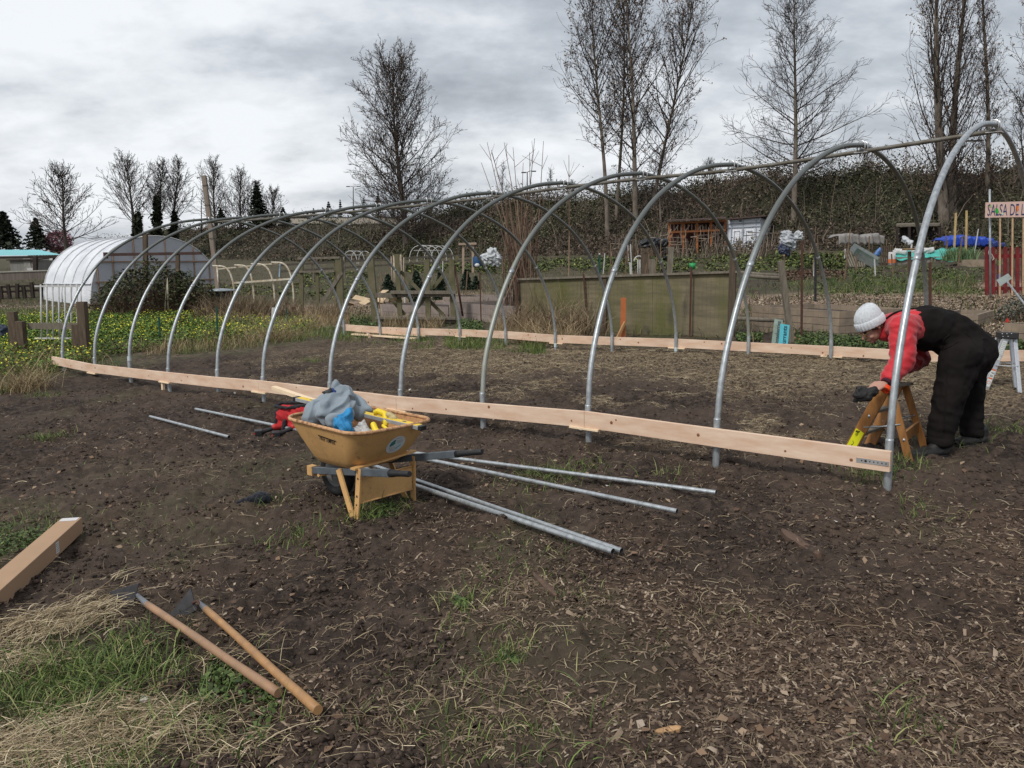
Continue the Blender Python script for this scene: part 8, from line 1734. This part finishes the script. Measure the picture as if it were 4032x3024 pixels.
b_ = D(3510, 1052, dT-.3); t = thing('pale_barrel', 'narrow pale barrel with an orange band left of the compost bin', 'barrel', b_); h = .6; MB().lathe(b_, [(.0001, 0), (.13, 0), (.14, h), (.0001, h)], 16).build('body', mat('pale grey plastic', (.42, .42, .42)), t); MB().lathe(b_+[0, 0, .16], [(.143, 0), (.143, .16)], 16).build('band', mat('orange band', (.55, .14, .05)), t)
t = thing('wood_pallet', 'weathered pallets standing on edge left of the pale barrel', 'pallet', D(3490, 1050, dT))
for k in range(6): MB().bar(D(3470+k*8, 1052, dT), D(3473+k*8, 967, dT), .06, .03, up=(1, 0, 0)).build('slat', MT['brown_wood'], t)
for y0_ in (975, 1010, 1045): MB().bar(D(3468, y0_, dT+.05), D(3514, y0_, dT+.05), .05, .08).build('stringer', MT['brown_wood'], t)
t = thing('corrugated_sheets', 'leaning stack of corrugated metal and green sheets left of the pallets', 'sheet stack', D(3420, 1050, dT)); 
for k, (dx, c_) in enumerate(((0, (.30, .33, .33)), (12, (.14, .18, .16)), (24, (.2, .22, .21)))):
    A_, B_ = D(3363+dx, 958+dx*1.6, dT-.2*k), D(3463+dx*.2, 1015+dx*1.4, dT-.2*k); A2, B2 = D(3345+dx, 985+dx*1.4, dT-.3-.2*k), D(3432+dx*.2, 1048+dx*.3, dT-.3-.2*k); n_ = 22; vs = []
    for j in range(n_+1): f = j/n_; o_z = np.array([0, -.03*(j % 2), .02*(j % 2)]); vs += [A_+(A2-A_)*f+o_z, B_+(B2-B_)*f+o_z]
    ob = MB().add(vs, [(2*j, 2*j+1, 2*j+3, 2*j+2) for j in range(n_)]).build('sheet', mat('sheet metal %d' % k, c_, rough=.5, metal=.2, var=.2), t, fix=False)
    ob.modifiers.new('s', 'SOLIDIFY').thickness = .012
for k in range(7): MB().bar(D(3350+k*9, 1052, dT-.9), D(3322+k*12, 985+k*3, dT-.3), .05, .05, up=(0, 1, 0)).build('leaning_board', MT['grey_wood'], t)
sheet('grey_tarp', 'long dull grey tarpaulin over a low frame behind the corrugated sheets', 3305, 3480, 962, 924, 40, 1.5, mat('grey tarp', (.22, .21, .2), rough=.7, var=.25, scale=2), 7, amp=.08)
tarp('small_blue_tarp', 'small blue tarpaulin fold between the sheets and the pallets', [(3450, 1000, dT+.4), (3464, 985, dT+.4)], mat('faded blue tarp', (.08, .17, .38), rough=.5), .13, 8)
t = thing('dark_lean_to', 'dark ramshackle lean-to with a flat roof of sticks behind the compost bin', 'shelter', ground_at(3610, 43)); 
MB().prism([D(3528, 893, 43), D(3700, 889, 43), D(3705, 886, 44.5), D(3532, 888, 44.5)], (0, 0, .12)).build('roof', MT['grey_wood'], t); MB().prism([D(3545, 895, 44), D(3692, 893, 44), D(3692, 960, 44), D(3545, 960, 44)], (0, .1, 0)).build('back_panel', mat('dark brown sheeting', (.03, .024, .022)), t)
for px in (3532, 3580, 3640, 3698): MB().bar(ground_at(px, 43), D(px, 892, 43), .1, .1, up=(0, 1, 0)).build('post', m_dkwood, t)
tarp('pale_film', 'crumpled pale film heap behind the white sacks', [(3560, 940, 39), (3580, 955, 38)], mat('clear grey film', (.42, .44, .46)), .13, 9)
# --- low bed with leeks by the gate
bed('low board bed of leeks left of the red gate', 3770, 1052, 3874, 1052, .30, 1.6, None, 1)
xy = np.array([D(3775+100*RNG.random(), 1035, 24.5+RNG.uniform(-.6, .8))[:2] for _ in range(420)]); 
bb = G(3820, 1052); xy = np.column_stack([bb[0]+RNG.uniform(-.45, .45, 420)*1.0*(bb[1]*100/F_PX), bb[1]+RNG.uniform(.2, 1.3, 420)])
P = np.column_stack([xy, np.full(len(xy), bb[2]+.22)]); V, F = ribbons(P, RNG.uniform(0, 2*PI, 420), RNG.uniform(.35, .6, 420), RNG.uniform(.02, .035, 420), None, upright=1, lean=RNG.uniform(.1, .6, 420)); tag(np_mesh('leek_leaves', V, F, leafmat('leek leaves', [(0, (.06, .11, .05)), (1, (.15, .22, .1))])), kind='stuff', label='upright leek leaves filling the low bed')
# tufts of onion like plants on the row plots
V2, F2 = [], []; o = 0
for k in range(46):
    px = RNG.uniform(3240, 3860); py = RNG.choice([1100, 1125, 1150])+RNG.uniform(-8, 8); c = G(px, py); nn = 26; a, b2 = ribbons(np.array([[c[0]+RNG.normal(0, .06), c[1]+RNG.normal(0, .06), c[2]] for _ in range(nn)]), RNG.uniform(0, 2*PI, nn), RNG.uniform(.15, .5, nn)*RNG.uniform(.5, 1), RNG.uniform(.01, .02, nn), None, upright=1, lean=RNG.uniform(.2, .8, nn)); V2.append(a); F2.append(b2+o); o += len(a)
tag(np_mesh('row_crops', np.vstack(V2), np.vstack(F2), m_weed), kind='stuff', label='tufts of green crops in rows on the dark plot before the tarps')
leaf_patch('row_weeds', [([(3180, 1168), (3880, 1165), (3880, 1062), (3300, 1062)], 9000, .10, .07, .38)], leafmat('dull row weeds', [(0, (.05, .06, .02)), (.7, (.1, .13, .045)), (1, (.17, .17, .07))]), 'low green weeds between the dark rows of the right plot')
